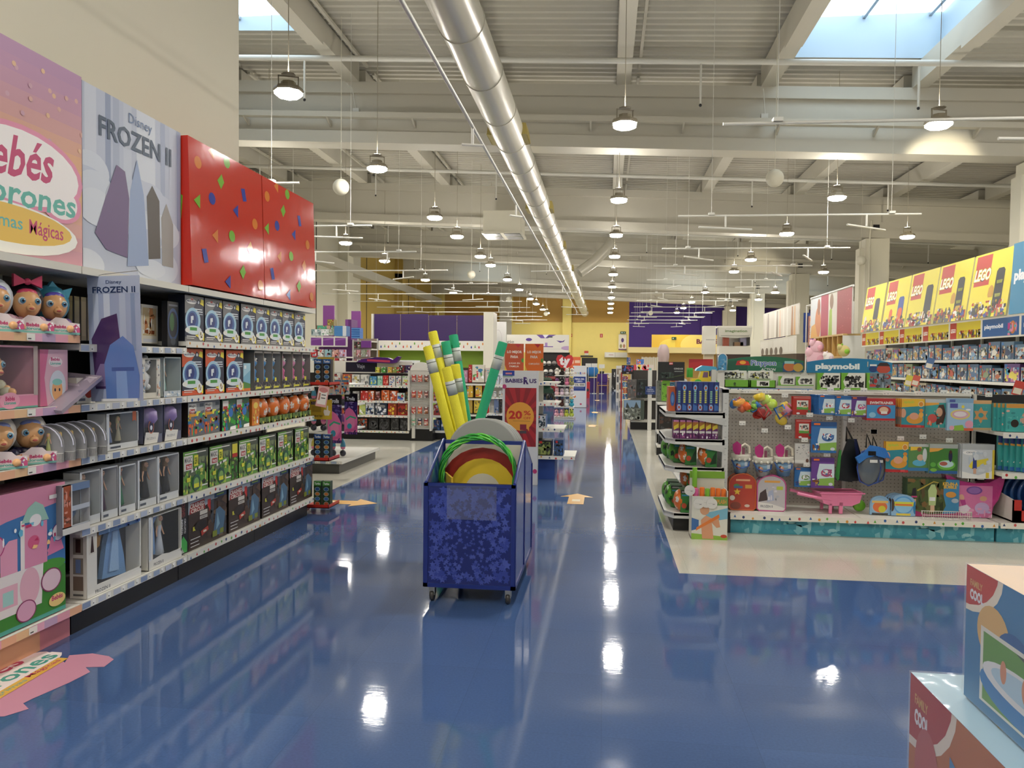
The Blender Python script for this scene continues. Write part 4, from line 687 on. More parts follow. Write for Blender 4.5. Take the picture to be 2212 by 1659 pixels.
for sx in (x0, x1-.015):
    b.prism([(y0, zb), (y1, zb), (y1, zl), (ym+.02, zh), (ym-.02, zh), (y0, zl)], sx, sx+.015, 'x', '2a3f9a')
    for yy in (y0, ym-.012, y1-.025): fr.box(sx-.005, yy, zb, sx+.02, yy+.025, zl if yy != ym-.012 else zh)
    fr.tube([(sx+.008, y0+.01, zl), (sx+.008, ym, zh), (sx+.008, y1-.01, zl)], .011, '1d2f7d', 6); fr.box(sx-.005, y0, zb, sx+.02, y1, zb+.025)
b.box(x0, y0, zb, x1, y1, zb+.015, '16205c'); b.box(x0, y1-.015, zb, x1, y1, zl)
fr.box(x0, ym-.012, zh-.03, x1, ym+.012, zh)
dv = B('17236a'); dv.box(x0+.015, ym-.006, zb, x1-.015, ym+.006, zh-.01)
cs = []
for sx, sy in ((-.24, .05), (.24, .05), (-.24, 1.0), (.24, 1.0)):
    c = B(); c.box(sx-.018, sy-.02, .04, sx+.018, sy+.03, zb, '8d8f92', 0); c.add([], []); M = Matrix.Translation((sx, sy, .036)) @ Matrix.Rotation(R90, 4, 'Y'); c.lathe([(.001, -.014), (.03, -.014), (.036, -.008), (.036, .008), (.03, .014), (.001, .014)], n=16, col='3c3a38', m=1, M=M)
    cs.append(('caster', c.mesh('caster', [STEEL, PL])))
ac = B(); ac.box(-.14, -.012, .53, .17, -.01, .74, 'fff')
cart = put(T('wheeled_display_bin', 'display bin', b.mesh('wheeled_display_bin', [GL]), [('frame', fr.mesh('frame', [PL])), ('divider', dv.mesh('divider', [PR])), ('acrylic_sign_holder', ac.mesh('ac', [mat('clear_acrylic', 'a8b0c8', .12, alpha=.12)]))]+cs), (-.825, 4.62, 0), 'dark blue star printed bin on casters in the aisle holding noodles', 0)
# hoops, target boards and discs
h = B()
for ph in range(3): 
    pts = []
    for k in range(72): t = 2*math.pi*k/72; r = .255+.009*math.cos(7*t+ph*2.09); pts.append((r*math.cos(t), .009*math.sin(7*t+ph*2.09), r*math.sin(t)*1.0))
    h.tube(pts, .007, ('2fae3a', '58c832', '1f8f3c')[ph], 6, closed=True)
HM_ = h.mesh('hula_hoop', [PL])
put(T('hula_hoop', 'hoop', HM_), (-.838, 4.99, .765), 'twisted bright green hoop leaning in the front of bin', .05, 'green hoops', rx=-.1, s=(.98, 1, .98))
put(T('hula_hoop', 'hoop', HM_), (-.825, 4.955, .755), 'twisted bright green hoop just behind the front green hoop', .0, 'green hoops', rx=-.1, s=(.95, 1, .95))
tb = B('d8d4c6'); tb.box(-.26, 0, 0, .26, .012, .52); tb.art((-.26, 0, 0), (1, 0, 0), (0, 0, 1), .52, .52, [('r', 0, 0, 1, 1, 'd8d2c2'), ('e', .5, .38, .58, .58, 'a3261c'), ('e', .5, .38, .44, .44, 'e8c61a'), ('e', .5, .38, .24, .24, 'd8d2c2'), ('e', .5, .38, .1, .1, 'a3261c')])
put(T('target_board', 'target board', tb.mesh('target_board', [PR])), (-.825, 5.125, .42), 'foam target board with red and yellow rings inside the bin', 0)
tc_ = B('e0bb20'); tc_.box(-.13, 0, 0, .13, .012, .4)
put(T('foam_board', 'foam board', tc_.mesh('foam_board', [PR])), (-1.02, 4.9, .36), 'yellow foam board leaning inside the left of the bin', -1.2, ry=0)
g = B('a9aaa4'); M = Matrix.Rotation(R90, 4, 'X'); g.lathe([(.001, -.012), (.24, -.012), (.25, -.006), (.25, .006), (.24, .012), (.001, .012)], n=40, col='a5a7a2', M=M, smooth=False); g.lathe([(.001, .0125), (.03, .0135), (.001, .0145)], n=16, col='1c1c1c', M=M)
g.art((-.12, -.0125, .0), (1, 0, 0), (0, 0, 1), .1, .05, [])
g.box(-.16, -.014, .0, -.06, -.0128, .05, 'c9cbc6'); GM = g.mesh('grey_disc', [PL])
for i in range(4): put(T('grey_foam_disc', 'foam disc', GM), (-.835+.01*i, 5.2+.04*i, .865-.004*i), 'grey round foam disc in back of bin, %s of four' % ('front one', 'second', 'third', 'rear one')[i], .06, 'grey foam discs')
def noodle(top, bot, Yt, Yb, col, label):
    p = onY(*top, Yt); q = onY(*bot, Yb); d = (p-q).normalized(); q = q-d*((q.z-.125)/d.z)
    L = (p-q).length; b = B(col); r = .034; b.tube([(0, 0, 0), (0, 0, L-.006), (0, 0, L)], [r, r, r-.006], col, 18); b.lathe([(.001, L+.0005), (.012, L+.001)], n=12, col=col); b.lathe([(.012, L+.0012), (.016, L+.0012), (.001, L+.0008)], n=12, col=tuple(c*.6 for c in hx(col)))
    l = B('c9cdc8'); l.lathe([(r+.001, L-.2), (r+.001, L-.1)], n=20, col='c5cbc6'); l.lathe([(r+.0015, L-.125), (r+.0015, L-.12)], n=20, col='59605c')
    for k in range(3): l.box(.0, -r-.003, L-.18+k*.015, .015, -r-.0015, L-.175+k*.015, '555')
    o = put(T('pool_noodle', 'pool noodle', b.mesh('pool_noodle', [FB]), [('paper_label', l.mesh('paper_label', [PR]))]), q, label, group='pool noodles standing in the bin')
    o.rotation_mode = 'QUATERNION'; o.rotation_quaternion = d.to_track_quat('Z', 'Y')
YE, GR = 'e6dc1e', '1fa878'
noodle((934, 716), (988, 945), 5.5, 5.5, YE, 'yellow pool noodle, the tallest of the yellow ones')
noodle((923, 748), (975, 948), 5.42, 5.42, YE, 'yellow pool noodle leaning farthest left in the bin')
noodle((964, 793), (1002, 948), 5.24, 5.3, YE, 'shortest yellow pool noodle in the middle front of bin')
noodle((983, 787), (1006, 948), 5.36, 5.42, YE, 'yellow pool noodle right of the other yellow ones')
noodle((953, 747), (1000, 945), 5.62, 5.6, YE, 'yellow pool noodle mostly hidden behind the green ones')
noodle((962, 737), (1000, 945), 5.52, 5.56, GR, 'green pool noodle with its top nearest the tall yellow one')
noodle((979, 723), (1014, 945), 5.6, 5.62, GR, 'green pool noodle rearmost with highest green top')
noodle((1087, 739), (1025, 945), 5.4, 5.4, GR, 'green pool noodle leaning out to the right alone')
# ---------------------------------------------------------------- big promotion sign and display behind it
sb = [('r', 0, 0, 1, 1, 'd9dadb')]
sun = [('r', 0, 0, 1, 1, 'b3222c')]+[('p', [(.48, .5), (.48+1.4*math.cos(a), .5+.8*math.sin(a)), (.48+1.4*math.cos(a+.19), .5+.8*math.sin(a+.19))], '8f1a26') for a in [k*.393 for k in range(16)]]
def sub(els, u0, v0, u1, v1):
    out = []; su, sv = u1-u0, v1-v0
    for e in els:
        if e[0] == 'r': out.append(('r', u0+e[1]*su, v0+e[2]*sv, u0+e[3]*su, v0+e[4]*sv, e[5]))
        elif e[0] == 'p': q = clip(e[1]); out.append(('p', [(u0+a*su, v0+c*sv) for a, c in q], e[2])) if q else None
        elif e[0] == 'e': out.append(('e', u0+e[1]*su, v0+e[2]*sv, e[3]*su, e[4]*sv, e[5]))
    return out
sb += sub(sun, .07, .335, .95, .85)
sb += [('e', .5, .6, .39, .125, 'e8a02c'), ('p', [(.65, .52), (.75, .47), (.76, .55)], 'e8a02c'), ('t', '20', .18, .575, .56, .65, 'c8281f', .04), ('t', '%', .6, .61, .8, .65, 'c8281f', .02), ('t', 'OFF', .6, .575, .8, .597, 'c8281f', .01), ('r', .3, .557, .78, .56, '8a6a2a'), ('r', .5, .48, .68, .53, '8a2038'), ('r', .5, .45, .68, .475, '4a4048'),
       ('t', 'BABIES', .08, .895, .56, .93, '3a1a6a', .03), ('t', 'R', .585, .882, .73, .945, '3a1a6a', .06), ('s', .66, .925, .03, 'e8e8f0'), ('t', 'US', .75, .893, .95, .93, '3a1a6a', .03), ('e', .05, .86, .06, .02, 'c23a78'), ('e', .93, .12, .06, .02, 'c23a78'), ('r', 0, .955, .33, 1, '2442a0'), ('r', .08, .968, .26, .982, 'dd8a9a'), ('r', 0, .945, .28, .955, '9ab89a')]
put(carton('promotion_sign', 'sign', .44, 1.4, .09, 'c9c9c6', sb), (-1.04, 9.3, 0), 'tall white sign with red sunburst panel reading 20% OFF', -.0)
for i, (xa, c, t_, yw) in enumerate(((-1.13, 'c4522a', 'JUGAR EN FAMILIA', .25), (-.885, 'e8732a', 'CUMPLEAÑOS', -.25))):
    w1, w2 = (t_.split(' EN ')[0]+' EN', t_.split(' EN ')[1]) if ' EN ' in t_ else (t_, '')
    e = [('r', 0, 0, 1, 1, c), ('p', [(.5, 1), (.7, .85), (.85, .98)], 'c22a3a'), ('e', .95, .38, .08, .08, '4a9a3a'), ('p', [(0, 0), (.12, 0), (0, .2)], 'e8c03a'), ('t', 'LO MEJOR', .12, .62, .9, .74, 'efe9dd', .03), ('t', 'PARA', .3, .46, .7, .56, 'efe9dd', .03), ('t', w1, .2, .22, .8, .3, 'efdfcf', .02)]+([('t', w2, .25, .12, .75, .19, 'efdfcf', .02)] if w2 else [])
    put(carton('suggestion_sign', 'sign', .235, .33, .01, 'c9602a', e), (xa+.005, 9.35, 1.402), 'orange LO MEJOR PARA card above the tall sign, %s one' % ('darker left', 'brighter right')[i], yw, 'orange suggestion cards')
# tiered stand behind the sign
b = B(); 
def stand(x0, x1, yy, y2, zs, ped, peel): pass
ps = []
for z, xr in ((.31, .62), (.66, .36), (.99, .22), (1.25, .2)):
    s_ = B('dedbd0'); s_.box(-.5, 0, z-.02, -.1+xr*.55, .7, z, ); s_.box(-.5, -.006, z-.04, -.1+xr*.55, 0, z+.005, 'e4e1d6'); s_.art((-.5, -.006, z-.04), (1, 0, 0), (0, 0, 1), .4+xr*.55, .045, rail_art('confetti', .6, int(z*10))); ps.append(('shelf', s_.mesh('shelf', [PR])))
b.box(-.4, .1, 0, -.02, .6, .3, '2a4c9a'); b.box(-.45, .34, .3, -.2, .38, 1.4, 'c9c7be')
put(T('display_stand', 'display stand', b.mesh('display_stand', [PR]), ps), (-.62, 9.7, 0), 'tiered display stand with blue foot behind the tall sign')
for i, (x, z, w, hh, c) in enumerate(((-.76, .31, .2, .19, 'black castle'), (-.57, .31, .12, .2, 'blue'), (-.8, .66, .12, .16, 'small navy'))):
    t = carton('toy_set_box', 'toy box', w, hh, .3, ('16181c', '1f4a8a', '2a3644')[i], [('r', 0, 0, 1, 1, ('1a1c20', '2a4a78', 'c9ccd2')[i]), ('k', 20+i, 34, .05, .05, .95, .9, .12, ('6a7a3a 3a4a2a 9aa85a 222', '223 3a6ab0 111 456', '2c4a5c 345 1a2a3a')[i]), ('r', .2, .8, .4, .95, 'c02a20')], sart=[('r', 0, 0, 1, 1, '24589c')])
    put(t, (x-.02, 9.73, z+.006), '%s toy set box on the stand behind the tall sign' % c)
# ---------------------------------------------------------------- travel games gondola facing the camera
Y1 = 14.1
def KX(x, Y): return onY(x, 870, Y).x
def KZ(y, Y, x=900): return onY(x, y, Y).z
xa, xb = KX(640, Y1), KX(884, Y1); wv = xb-xa
zz = [KZ(834, Y1), KZ(867, Y1), KZ(898.5, Y1), KZ(932, Y1)]
tb_ = bay(wv, .45, zz, 'confetti', 1.47, canopy=None, seed=50, back='241d1b')
hd = B('e0ddd2'); hd.box(-wv/2, .2, zz[0]+.23, wv/2, .23, 1.5); hd.art((-wv/2, .2, zz[0]+.23), (1, 0, 0), (0, 0, 1), wv, 1.5-zz[0]-.23, [('r', .41, .1, .69, .9, '17142a')])
hd.art((-wv/2, .1985, zz[0]+.23), (1, 0, 0), (0, 0, 1), wv, 1.5-zz[0]-.23, [('t', 'Viaje', .51, .3, .58, .75, 'c8c8d8', .0)])
tb_.parts.append(('header_board', hd.mesh('header_board', [PR])))
put(tb_, ((xa+xb)/2, Y1, 0), 'shelving bay of travel games under a dark Viaje header', 0)
rg = random.Random(8)
def gamebox(w, h_, d, base, cols, sd, nm='game_box', blob=None):
    e = [('r', 0, 0, 1, 1, base)]+([blob] if blob else [])+[('k', sd, 16, .05, .05, .95, .95, .14, cols)]
    return carton(nm, 'game box', w, h_, d, base, e)
VR = [  # x left, x right, y top, colour, extra colours, description
 (0, [(690, 714, 806, 'c9c7c0', '6a8aa8 b07050 888'), (716, 735, 806, 'd0cec6', 'c86a3a 5a7a9a a44'), (740, 758, 808, 'b8553a', '888 d8a03a 5a6a8a'), (760, 776, 809, 'dcdad2', '999 bbb c0b060'), (779, 796, 809, 'dcdad2', '888 555 ccc'), (799, 813, 813, '3a8ab8', 'c8d040 7ac d8e0e0'), (815, 826, 812, '9ac8b0', '5a9a7a eee'), (827, 838, 811, 'c0302a', 'f0d0b0 e87 a22'), (840, 853, 812, 'd8d6ce', 'a22 35a dc4 222'), (855, 866, 812, 'd8d6ce', '2a3a6a c33 dd4'), (869, 882, 812, 'd8d6ce', 'b33 4a4 dd5')]),
 (1, [(745, 757, 845, '3a3a3c', 'aaa 555 777'), (762, 776, 845, '8a8684', 'bbb 555'), (779, 795, 844, 'b8281f', 'eee c44'), (796, 808, 844, 'd8642a', '234a7a eee'), (810, 822, 845, '5a2a22', 'ddd a66'), (824, 841, 843, 'd8642a', 'eee c85 8a3a1a'), (843, 857, 844, 'd8602a', '834 eee'), (858, 874, 849, 'd8e0e8', '3a6ac8 4a4 c33'), (876, 883, 846, '4a3a2a', '5a8 d94')]),
 (2, [(735, 747, 870, 'a3402a', 'c86a2a 5a2a1a'), (748, 774, 870, '9c2f22', 'c8a03a 6a2a1a d87a3a'), (776, 789, 870, 'b8ca78', 'd8d04a 8a9a4a fff'), (790, 808, 870, 'd8dade', '1a2a5a 111 eee 3a6a9a'), (810, 836, 870, '20304a', 'e8e8ee 111 888'), (838, 857, 871, '9c3a1a', 'e0c020 c03020'), (859, 882, 870, 'b02818', '5a2010 d8b040 8a1a10')]),
 (3, [(745, 771, 903, '1c1716', 'b8502a 3a6a7a 8a7a3a'), (773, 794, 903, '1c1716', 'b04a26 4a7a8a 9a7a3a'), (796, 817, 903, '141214', '4a4a4c 2a2a2c'), (819, 842, 903, '141214', '4e4e50 2a2a2c'), (844, 862, 903, '151315', '555 333'), (864, 882, 903, '151315', '5a5a5c 303032')])]
dk = ('top', 'second', 'third', 'bottom')
for r_, lst in VR:
    for i, (a, c, yt, col, cols) in enumerate(lst):
        xl, xr = KX(a, Y1+.03), KX(c, Y1+.03); zt = KZ(yt, Y1+.03, a); z = zz[r_]+.004
        blob = ('o', .5, .45, .4, .34, 'a0542a' if i < 2 else '555', .85, '24323a' if i < 2 else '232325') if r_ == 3 else None
        put(gamebox(xr-xl, zt-z, .12, col, cols, r_*20+i, blob=blob), ((xl+xr)/2, Y1+.03, z), 'game box on %s shelf of travel bay, %s' % (dk[r_], nth(i, len(lst))), 0, 'travel games on the Viaje bay')
# wire rack end display with rounded header
b = B('d9d6cc'); w_ = KX(932, Y1)-KX(886, Y1); hh = 1.33
b.box(-w_/2, .1, .24, w_/2, .14, hh); b.prism([(-w_/2, hh), (w_/2, hh)]+[(w_/2*math.cos(math.pi*k/10), hh+.16*math.sin(math.pi*k/10)) for k in range(11)], .09, .12, 'y', 'e4e1d6')
b.box(-w_/2-.02, 0, 0.2, -w_/2+.01, .14, hh); b.box(w_/2-.01, 0, .2, w_/2+.02, .14, hh); b.box(-w_/2, .1, 0, w_/2+.02, .5, .22, '121214'); b.box(-.16, .05, .05, -.1, .1, .6)
wr = B('c0beb6')
for k in range(22): wr.box(-w_/2, .06, .25+k*.047, w_/2, .068, .257+k*.047)
wr2 = B('c0beb6')
xc = KX(909, Y1); put(T('wire_rack_display', 'display rack', b.mesh('wire_rack_display', [PR]), [('wire_grid', wr.mesh('wire_grid', [PR]))]), (xc, Y1-.1, 0), 'wire rack display with rounded white header at travel bay end')
k = 0
for r_, zc in enumerate((1.12, .82, .52, .3)):
    for c_ in range(3):
        col = ('c22a22', 'c84a2a', '6a2a22', '7fae8a', '30304a', 'a02a2a')[(r_*3+c_) % 6 if r_ > 1 else c_ % 3]
        t = carton('hanging_card', 'toy pack', .075, .13, .02, col, [('r', 0, 0, 1, 1, col), ('r', .1, .35, .9, .6, 'e0b0a0'), ('k', k, 8, 0, 0, 1, .4, .15, 'eee 555 d94'), ('r', .2, .8, .8, 1, 'd8d6d0')])
        put(t, (xc-.12+.12*c_, Y1-.075, zc), 'small card pack on wire rack, %s row, %s' % (dk[r_], ('left', 'middle', 'right')[c_]), 0, 'card packs on the wire rack'); k += 1
# narrow bay right of the wire rack
zz2 = [KZ(y, 14.3) for y in (828, 866, 897, 930)]
put(bay(.5, .4, zz2, 'plain', 1.4, seed=4, back='3a3030'), (KX(953, 14.3)+.05, 14.35, 0), 'narrow white shelving bay just right of the wire rack', .0)
for r_ in range(4):
    for i in range(3):
        col = (('8a2a2a', 'a04a4a', 'b07a6a'), ('c03a3a', '6a3a3a', 'b8a8a0'), ('a03a3a', '3a5a8a', '8a6a7a'), ('2a4a7a', '30507a', '8a5a7a'))[r_][i]
        put(gamebox(.13, .2 if r_ != 1 else .17, .12, col, 'ddd a77 57a 333', 90+r_*3+i, 'toy_box'), (KX(953, 14.3)-.1+.15*i, 14.37, zz2[r_]+.004), 'small box in the narrow bay, %s shelf, %s' % (dk[r_], ('left', 'middle', 'right')[i]), 0, 'boxes in the narrow bay')
# ---------------------------------------------------------------- left: tall character cards and their rack
Y2 = 9.35
for i, (xa_, xb_, ya, yb, yy, nm) in enumerate(((708, 738, 853, 957, 9.35, 'left'), (744, 772, 850, 938, 9.8, 'right'))):
    X0_, X1_ = KX(xa_, yy), KX(xb_, yy); zt, zb_ = KZ(ya, yy, xa_), KZ(yb, yy, xa_); w_, h_ = X1_-X0_, zt-zb_
    e = [('r', 0, 0, 1, 1, '3c2a6a'), ('k', 31+i, 24, 0, .55, 1, .8, .08, '5a4a9a 7a6ab8 2a1a4a 9a8ac8'), ('r', 0, .8, 1, 1, '15121a'), ('t', 'Trolls', .15, .83, .8, .92, 'd8d8e4', .03), ('p', [(0, .06), (0, .45), (.1, .6), (.35, .66), (.65, .6), (.85, .5), (1, .4), (1, .06)], 'ec74b0'), ('e', .5, .3, .3, .14, 'ee8ab8'), ('p', [(.1, .38), (.45, .46), (.9, .42), (.9, .38), (.45, .42), (.15, .34)], '3fae8a'), ('e', .4, .2, .18, .07, '3a9ab8'), ('k', 4, 26, 0, 0, 1, .12, .06, 'b84a8a 7a4a9a d88ab8 5a3a6a'), ('p', [(.0, .1), (.4, .06), (1, .12), (1, .3), (.7, .14), (.2, .14)], 'd8609c')]
    o = put(carton('hanging_poster', 'sign', w_, h_, .01, '2a1a3a', e, m=GL), ((X0_+X1_)/2, yy, zb_), 'tall dark Trolls card with pink lower half hanging, %s one' % nm, 0, 'tall hanging Trolls cards')
b = B('cfcdc4'); b.box(-.55, 0, 0, .25, 1.6, .12, '4f4f4c'); b.box(-.6, -.03, .13, .3, 1.65, .17, 'd9d7ce'); b.box(-.2, .7, .17, -.1, .8, 1.15, 'bbb')
for z in (.5, .85, 1.15): b.box(-.5, .3, z, .15, 1.4, z+.02, 'd9d7ce')
b.art((-.6, -.03, .13), (1, 0, 0), (0, 0, 1), .9, .04, rail_art('ice', .9, 3))
put(T('four_sided_rack', 'display rack', b.mesh('four_sided_rack', [PR])), (-3.75, 9.75, 0), 'low rack with grey base under the tall hanging cards')
rt = random.Random(77)
for i in range(12):
    z = (.18, .525, .875)[i//4]; x = -4.0+.14*(i % 4); col = rt.choice(('b85a8a', '3a8aa8', 'c8b84a', '8a4a9a'))
    b = B(); b.ball((0, 0, .05), .045, '333440', n=8); b.ball((0, 0, .13), .035, 'd87a9a', n=8); b.lathe([(.04, .14), (.03, .2), (.001, .26)], n=8, col=col)
    put(T('haired_toy_pack', 'toy pack', b.mesh('haired_toy_pack', [PL])), (x, 10.12, z), 'small bright haired toy on low rack, %s tier, %s' % (('lower', 'middle', 'upper')[i//4], ('leftmost', 'second', 'third', 'rightmost')[i % 4]), 0, 'bright haired toys on the low rack')
t = carton('price_list_card', 'sign', .2, .28, .005, 'd9cfa0', [('r', 0, 0, 1, 1, 'd8d0b0'), ('r', 0, .88, 1, 1, 'd8b838')]+[('r', .08, .1+.09*k, .9, .12+.09*k, 'b8ae90') for k in range(8)])
put(t, (KX(704, 8.6), 8.6, KZ(826, 8.6)), 'cream list card with yellow top beside the dark tube boxes')
for i in range(3):
    t = carton('hanging_pack', 'toy pack', .14, .18, .03, 'c8b8a8', [('k', 60+i, 30, 0, 0, 1, 1, .12, 'd8642a e8a0a8 5a8ab8 ccc c03a3a 7ac'), ('r', 0, .85, 1, 1, '5f7f9f')], m=GL)
    put(t, (KX(700+15*i, 9.0)+.05, 9.0+.02*i, KZ(855, 9.0)), 'blue topped toy pack hanging above tall cards, %s' % ('left', 'middle', 'right')[i], 0, 'blue topped hanging packs')
# ---------------------------------------------------------------- far left purple department
YP = 16.5
xl, xr = KX(650, YP), KX(750, YP)
b = B('7a3d86'); b.box(-13.1+.0, 19.5, 0, KX(752, 19.5)-.0, 19.6, 2.5, '7d3f88')
def at(x, y, Y): return onY(x, y, Y)
YQ = 18.5
def pan(nm, x0, ya, x1, yb, Y, d, col, label, cat, els=None, m=None, group=None):
    p0 = at((x0+x1)/2, yb, Y); p1 = at((x0+x1)/2, ya, Y); w_ = at(x1, yb, Y).x-at(x0, yb, Y).x
    return put(carton(nm, cat, w_, p1.z-p0.z, d, col, els or [], m=m), p0, label, 0, group)
def flo(nm, x0, ya, x1, Y, d, col, label, cat, els=None, m=None, group=None):
    p0 = at((x0+x1)/2, 900, Y); p1 = at((x0+x1)/2, ya, Y); w_ = at(x1, 850, Y).x-at(x0, 850, Y).x
    return put(carton(nm, cat, w_, p1.z, d, col, els or [], m=m), (p0.x, Y, 0), label, 0, group)
flo('purple_pillar', 745, 690, 758, 19, .5, '5f2a6a', 'deep purple pillar between the two shelf runs at left', 'pillar', [('r', 0, 0, .5, 1, '7a3d86')])
flo('purple_panel', 697, 660, 721, 23, .05, '85458f', 'tall bright purple wall panel left of white column', 'wall panel')
flo('purple_panel', 758, 672, 778, 23, .05, '85458f', 'tall bright purple wall panel right of purple pillar', 'wall panel')
fe = [('r', 0, 0, 1, 1, 'dcd8d0')]+[('r', .02+.33*k, .12, .31+.33*k, .88, '7c3f90') for k in range(3)]+[('p', [(.02+.33*k, .6), (.31+.33*k, .75), (.31+.33*k, .88), (.02+.33*k, .7)], '9a62ac') for k in range(3)]
t = bay(at(748, 800, 16).x-at(669, 800, 16).x, .5, [at(700, 770, 16).z, at(700, 790, 16).z-.12, .8, .4, .12], 'plain', at(700, 732, 16).z, back='5a2a62')
put(t, (at(708, 800, 16).x, 16, 0), 'shelving bay with purple fascia panels at far left')
pan('fascia_panel', 670, 727, 749, 749, 15.935, .05, 'dcd8d0', 'white framed fascia with three purple panels', 'sign', fe)
sh = [(672, 711, 694, 725, 'b8c4c4', '7a9a9a eee'), (694, 711, 710, 725, 'd8dcd8', '7ab08a fff'), (683, 703, 722, 711, '8a5a4a', 'c8a08a 5a8 444'), (707, 690, 721, 703, '8a7a3a', 'c8c04a 333 a44'), (710, 707, 722, 724, 'a8b0a0', '6a8a5a ccc')]
for i, (a, y0_, c, y1_, col, cols) in enumerate(sh):
    pan('stacked_toy_box', a, y0_, c, y1_, 16.1, .2, col, 'toy box piled above the purple fascia, %s' % ('lowest left', 'lower middle', 'flat middle', 'topmost small', 'lower right')[i], 'toy box', [('r', 0, 0, 1, 1, col), ('k', 70+i, 14, .05, .05, .95, .95, .12, cols)], group='boxes above the purple fascia')
for i in range(5):
    pan('blue_game_box', 722, 704+4.4*i, 748, 708.2+4.4*i, 16.05, .25, '2f6aa8', 'flat blue box in the stack right of piled boxes, %s down' % ('top', 'second', 'third', 'fourth', 'bottom')[i], 'game box', [('r', 0, 0, .7, 1, '4a86c0'), ('r', .7, 0, 1, 1, 'd8dce0')], group='stack of flat blue boxes')
    pan('blue_game_box', 759, 708+4.6*i, 777, 712.4+4.6*i, 17.2, .25, '2a6ab8', 'flat blue box in stack beside the purple pillar, %s down' % ('top', 'second', 'third', 'fourth', 'bottom')[i], 'game box', [('r', 0, .3, 1, .7, '6aa0d8')], group='second stack of blue boxes')
for r_, (ya, yb) in enumerate(((755, 772), (774, 788))):
    for i in range(5):
        a = 671+i*15.5; col = ('c8363a', 'd8d0c8', '9ac0c8', 'e0a89a', 'c8a8c8')[(i+r_*2) % 5]
        pan('doll_pack', a, ya, a+12, yb-1, 15.95, .1, col, 'small pack under the purple fascia, %s row, %s' % (('upper', 'lower')[r_], nth(i, 5)), 'toy pack', [('k', r_*5+i, 14, 0, 0, 1, 1, .15, 'fff c44 8ab 333 '+col)], group='small packs under the purple fascia')
put(bay(at(803, 800, 17.3).x-at(758, 800, 17.3).x, .5, [at(780, 736, 17.3).z, at(780, 753, 17.3).z, at(780, 772, 17.3).z, 1.1, .5, .15], 'plain', at(780, 730, 17.3).z, back='8a7a6a'), (at(780, 800, 17.3).x, 17.3, 0), 'shelving bay right of the purple pillar with doll boxes')
pan('fascia_panel', 780, 736, 801, 751, 17.2, .05, '8a4a9a', 'single purple fascia panel right of pillar', 'sign', [('r', .03, .08, .97, .92, '7c3f90')])
for r_, (ya, yb) in enumerate(((738, 752), (756, 771), (776, 790))):
    for i in range(4):
        if r_ == 0 and i > 1: continue
        a = 760+i*10; col = (('4a3a3a', '5a4a40'), ('c8c0a0', 'd8a0a0', 'b8c0a8', 'c8a0a8'), ('b03030', 'd8d8d0', 'c04040', '8a2a2a'))[r_][i % (2 if r_ == 0 else 4)]
        pan('doll_pack', a, ya, a+8.5, yb, 17.22, .05, col, 'tiny doll pack right of pillar, %s row, %s' % (('upper', 'middle', 'lower')[r_], nth(i, 4 if r_ else 2)), 'toy pack', [('k', r_*5+i+50, 10, 0, 0, 1, 1, .18, 'eee c66 8a6 444 '+col)], group='doll packs right of pillar')
# ---------------------------------------------------------------- long violet header unit with green back
YG = 25
xg0, xg1 = at(803, 760, YG).x, at(1047, 760, YG).x; wg = xg1-xg0; zg = [at(925, y, YG).z for y in (678, 736, 757, 790)]
b = B('dcd9ce'); b.box(-wg/2, 0, zg[2], wg/2, .6, zg[1]); conf = [('r', 0, 0, 1, 1, 'e2dfd6')]
for i in range(30): u = (i+.5)/30; c = ('c23a3a', 'd8862a', '2a4a9a', '5a9a2a')[i % 4]; conf.append(('e', u, .35+.35*(i % 2), .006, .13, c) if i % 3 else ('p', [(u-.007, .3), (u+.007, .3), (u, .62)], c))
b.art((-wg/2, 0, zg[2]), (1, 0, 0), (0, 0, 1), wg, zg[1]-zg[2], conf)
b.box(-wg/2, .5, 0, wg/2, .55, zg[2], '7fa01c'); b.box(-wg/2-.02, 0, 0, -wg/2+.05, .6, zg[0], 'd9d6cc'); b.box(wg/2-.03, -.1, 0, wg/2+.3, .7, zg[0]+.05, 'dcd8c8'); b.box(-wg/2, .0, 0, -wg/2+.25, .05, zg[2], 'c8962a')
hp = []
for k in range(4):
    q = B('3d2560'); xk = -wg/2+wg*k/4; q.box(xk+.01, .1, zg[1], xk+wg/4-.01, .14, zg[0]-(.0 if k < 2 else .04)); hp.append(('violet_header_panel', q.mesh('violet_header_panel', [PR])))
put(T('green_backed_unit', 'shelving', b.mesh('green_backed_unit', [PR]), hp), ((xg0+xg1)/2, YG, 0), 'long unit with violet header panels, confetti band and lime green back')
flo('white_table', 840, 778, 895, 20, .6, 'd8dcda', 'white table top edge above the travel games bay', 'table')
b = B('4a1f6a'); b.prism([(-.42, 0), (-.3, .06), (0, .1), (.2, .09), (.3, .05), (.4, .12), (.44, .11), (.38, 0), (.3, -.02)], 0, .15, 'y', '4a1f6a'); b.prism([(-.2, .02), (.25, .0), (.25, .04), (-.2, .06)], -.005, 0, 'y', 'b83a5a')
put(T('inflatable_whale', 'toy', b.mesh('inflatable_whale', [PL])), at(815, 785, 14.2)+Vector((0, 0, .02)), 'purple inflatable animal lying on top of travel games bay')
for i in range(9):
    a = (811, 824, 838, 848, 857, 862, 866, 876, 886)[i]; col = ('d8c83a', '4a9a3a', 'd8a83a', '8a8a3a', 'b84a2a', '2a2a30', '5a2a30', '3a2a5a', '7a3a7a')[i]
    pan('top_toy_box', a, 789 if i > 4 else 793, a+8.4, 805, 14.16, .1, col, 'bright toy pack standing on the travel bay top, %s' % nth(i, 9), 'toy pack', [('k', 110+i, 12, 0, 0, 1, 1, .15, 'eee 4a4 c44 223 '+col)], group='toy packs on top of the travel bay')
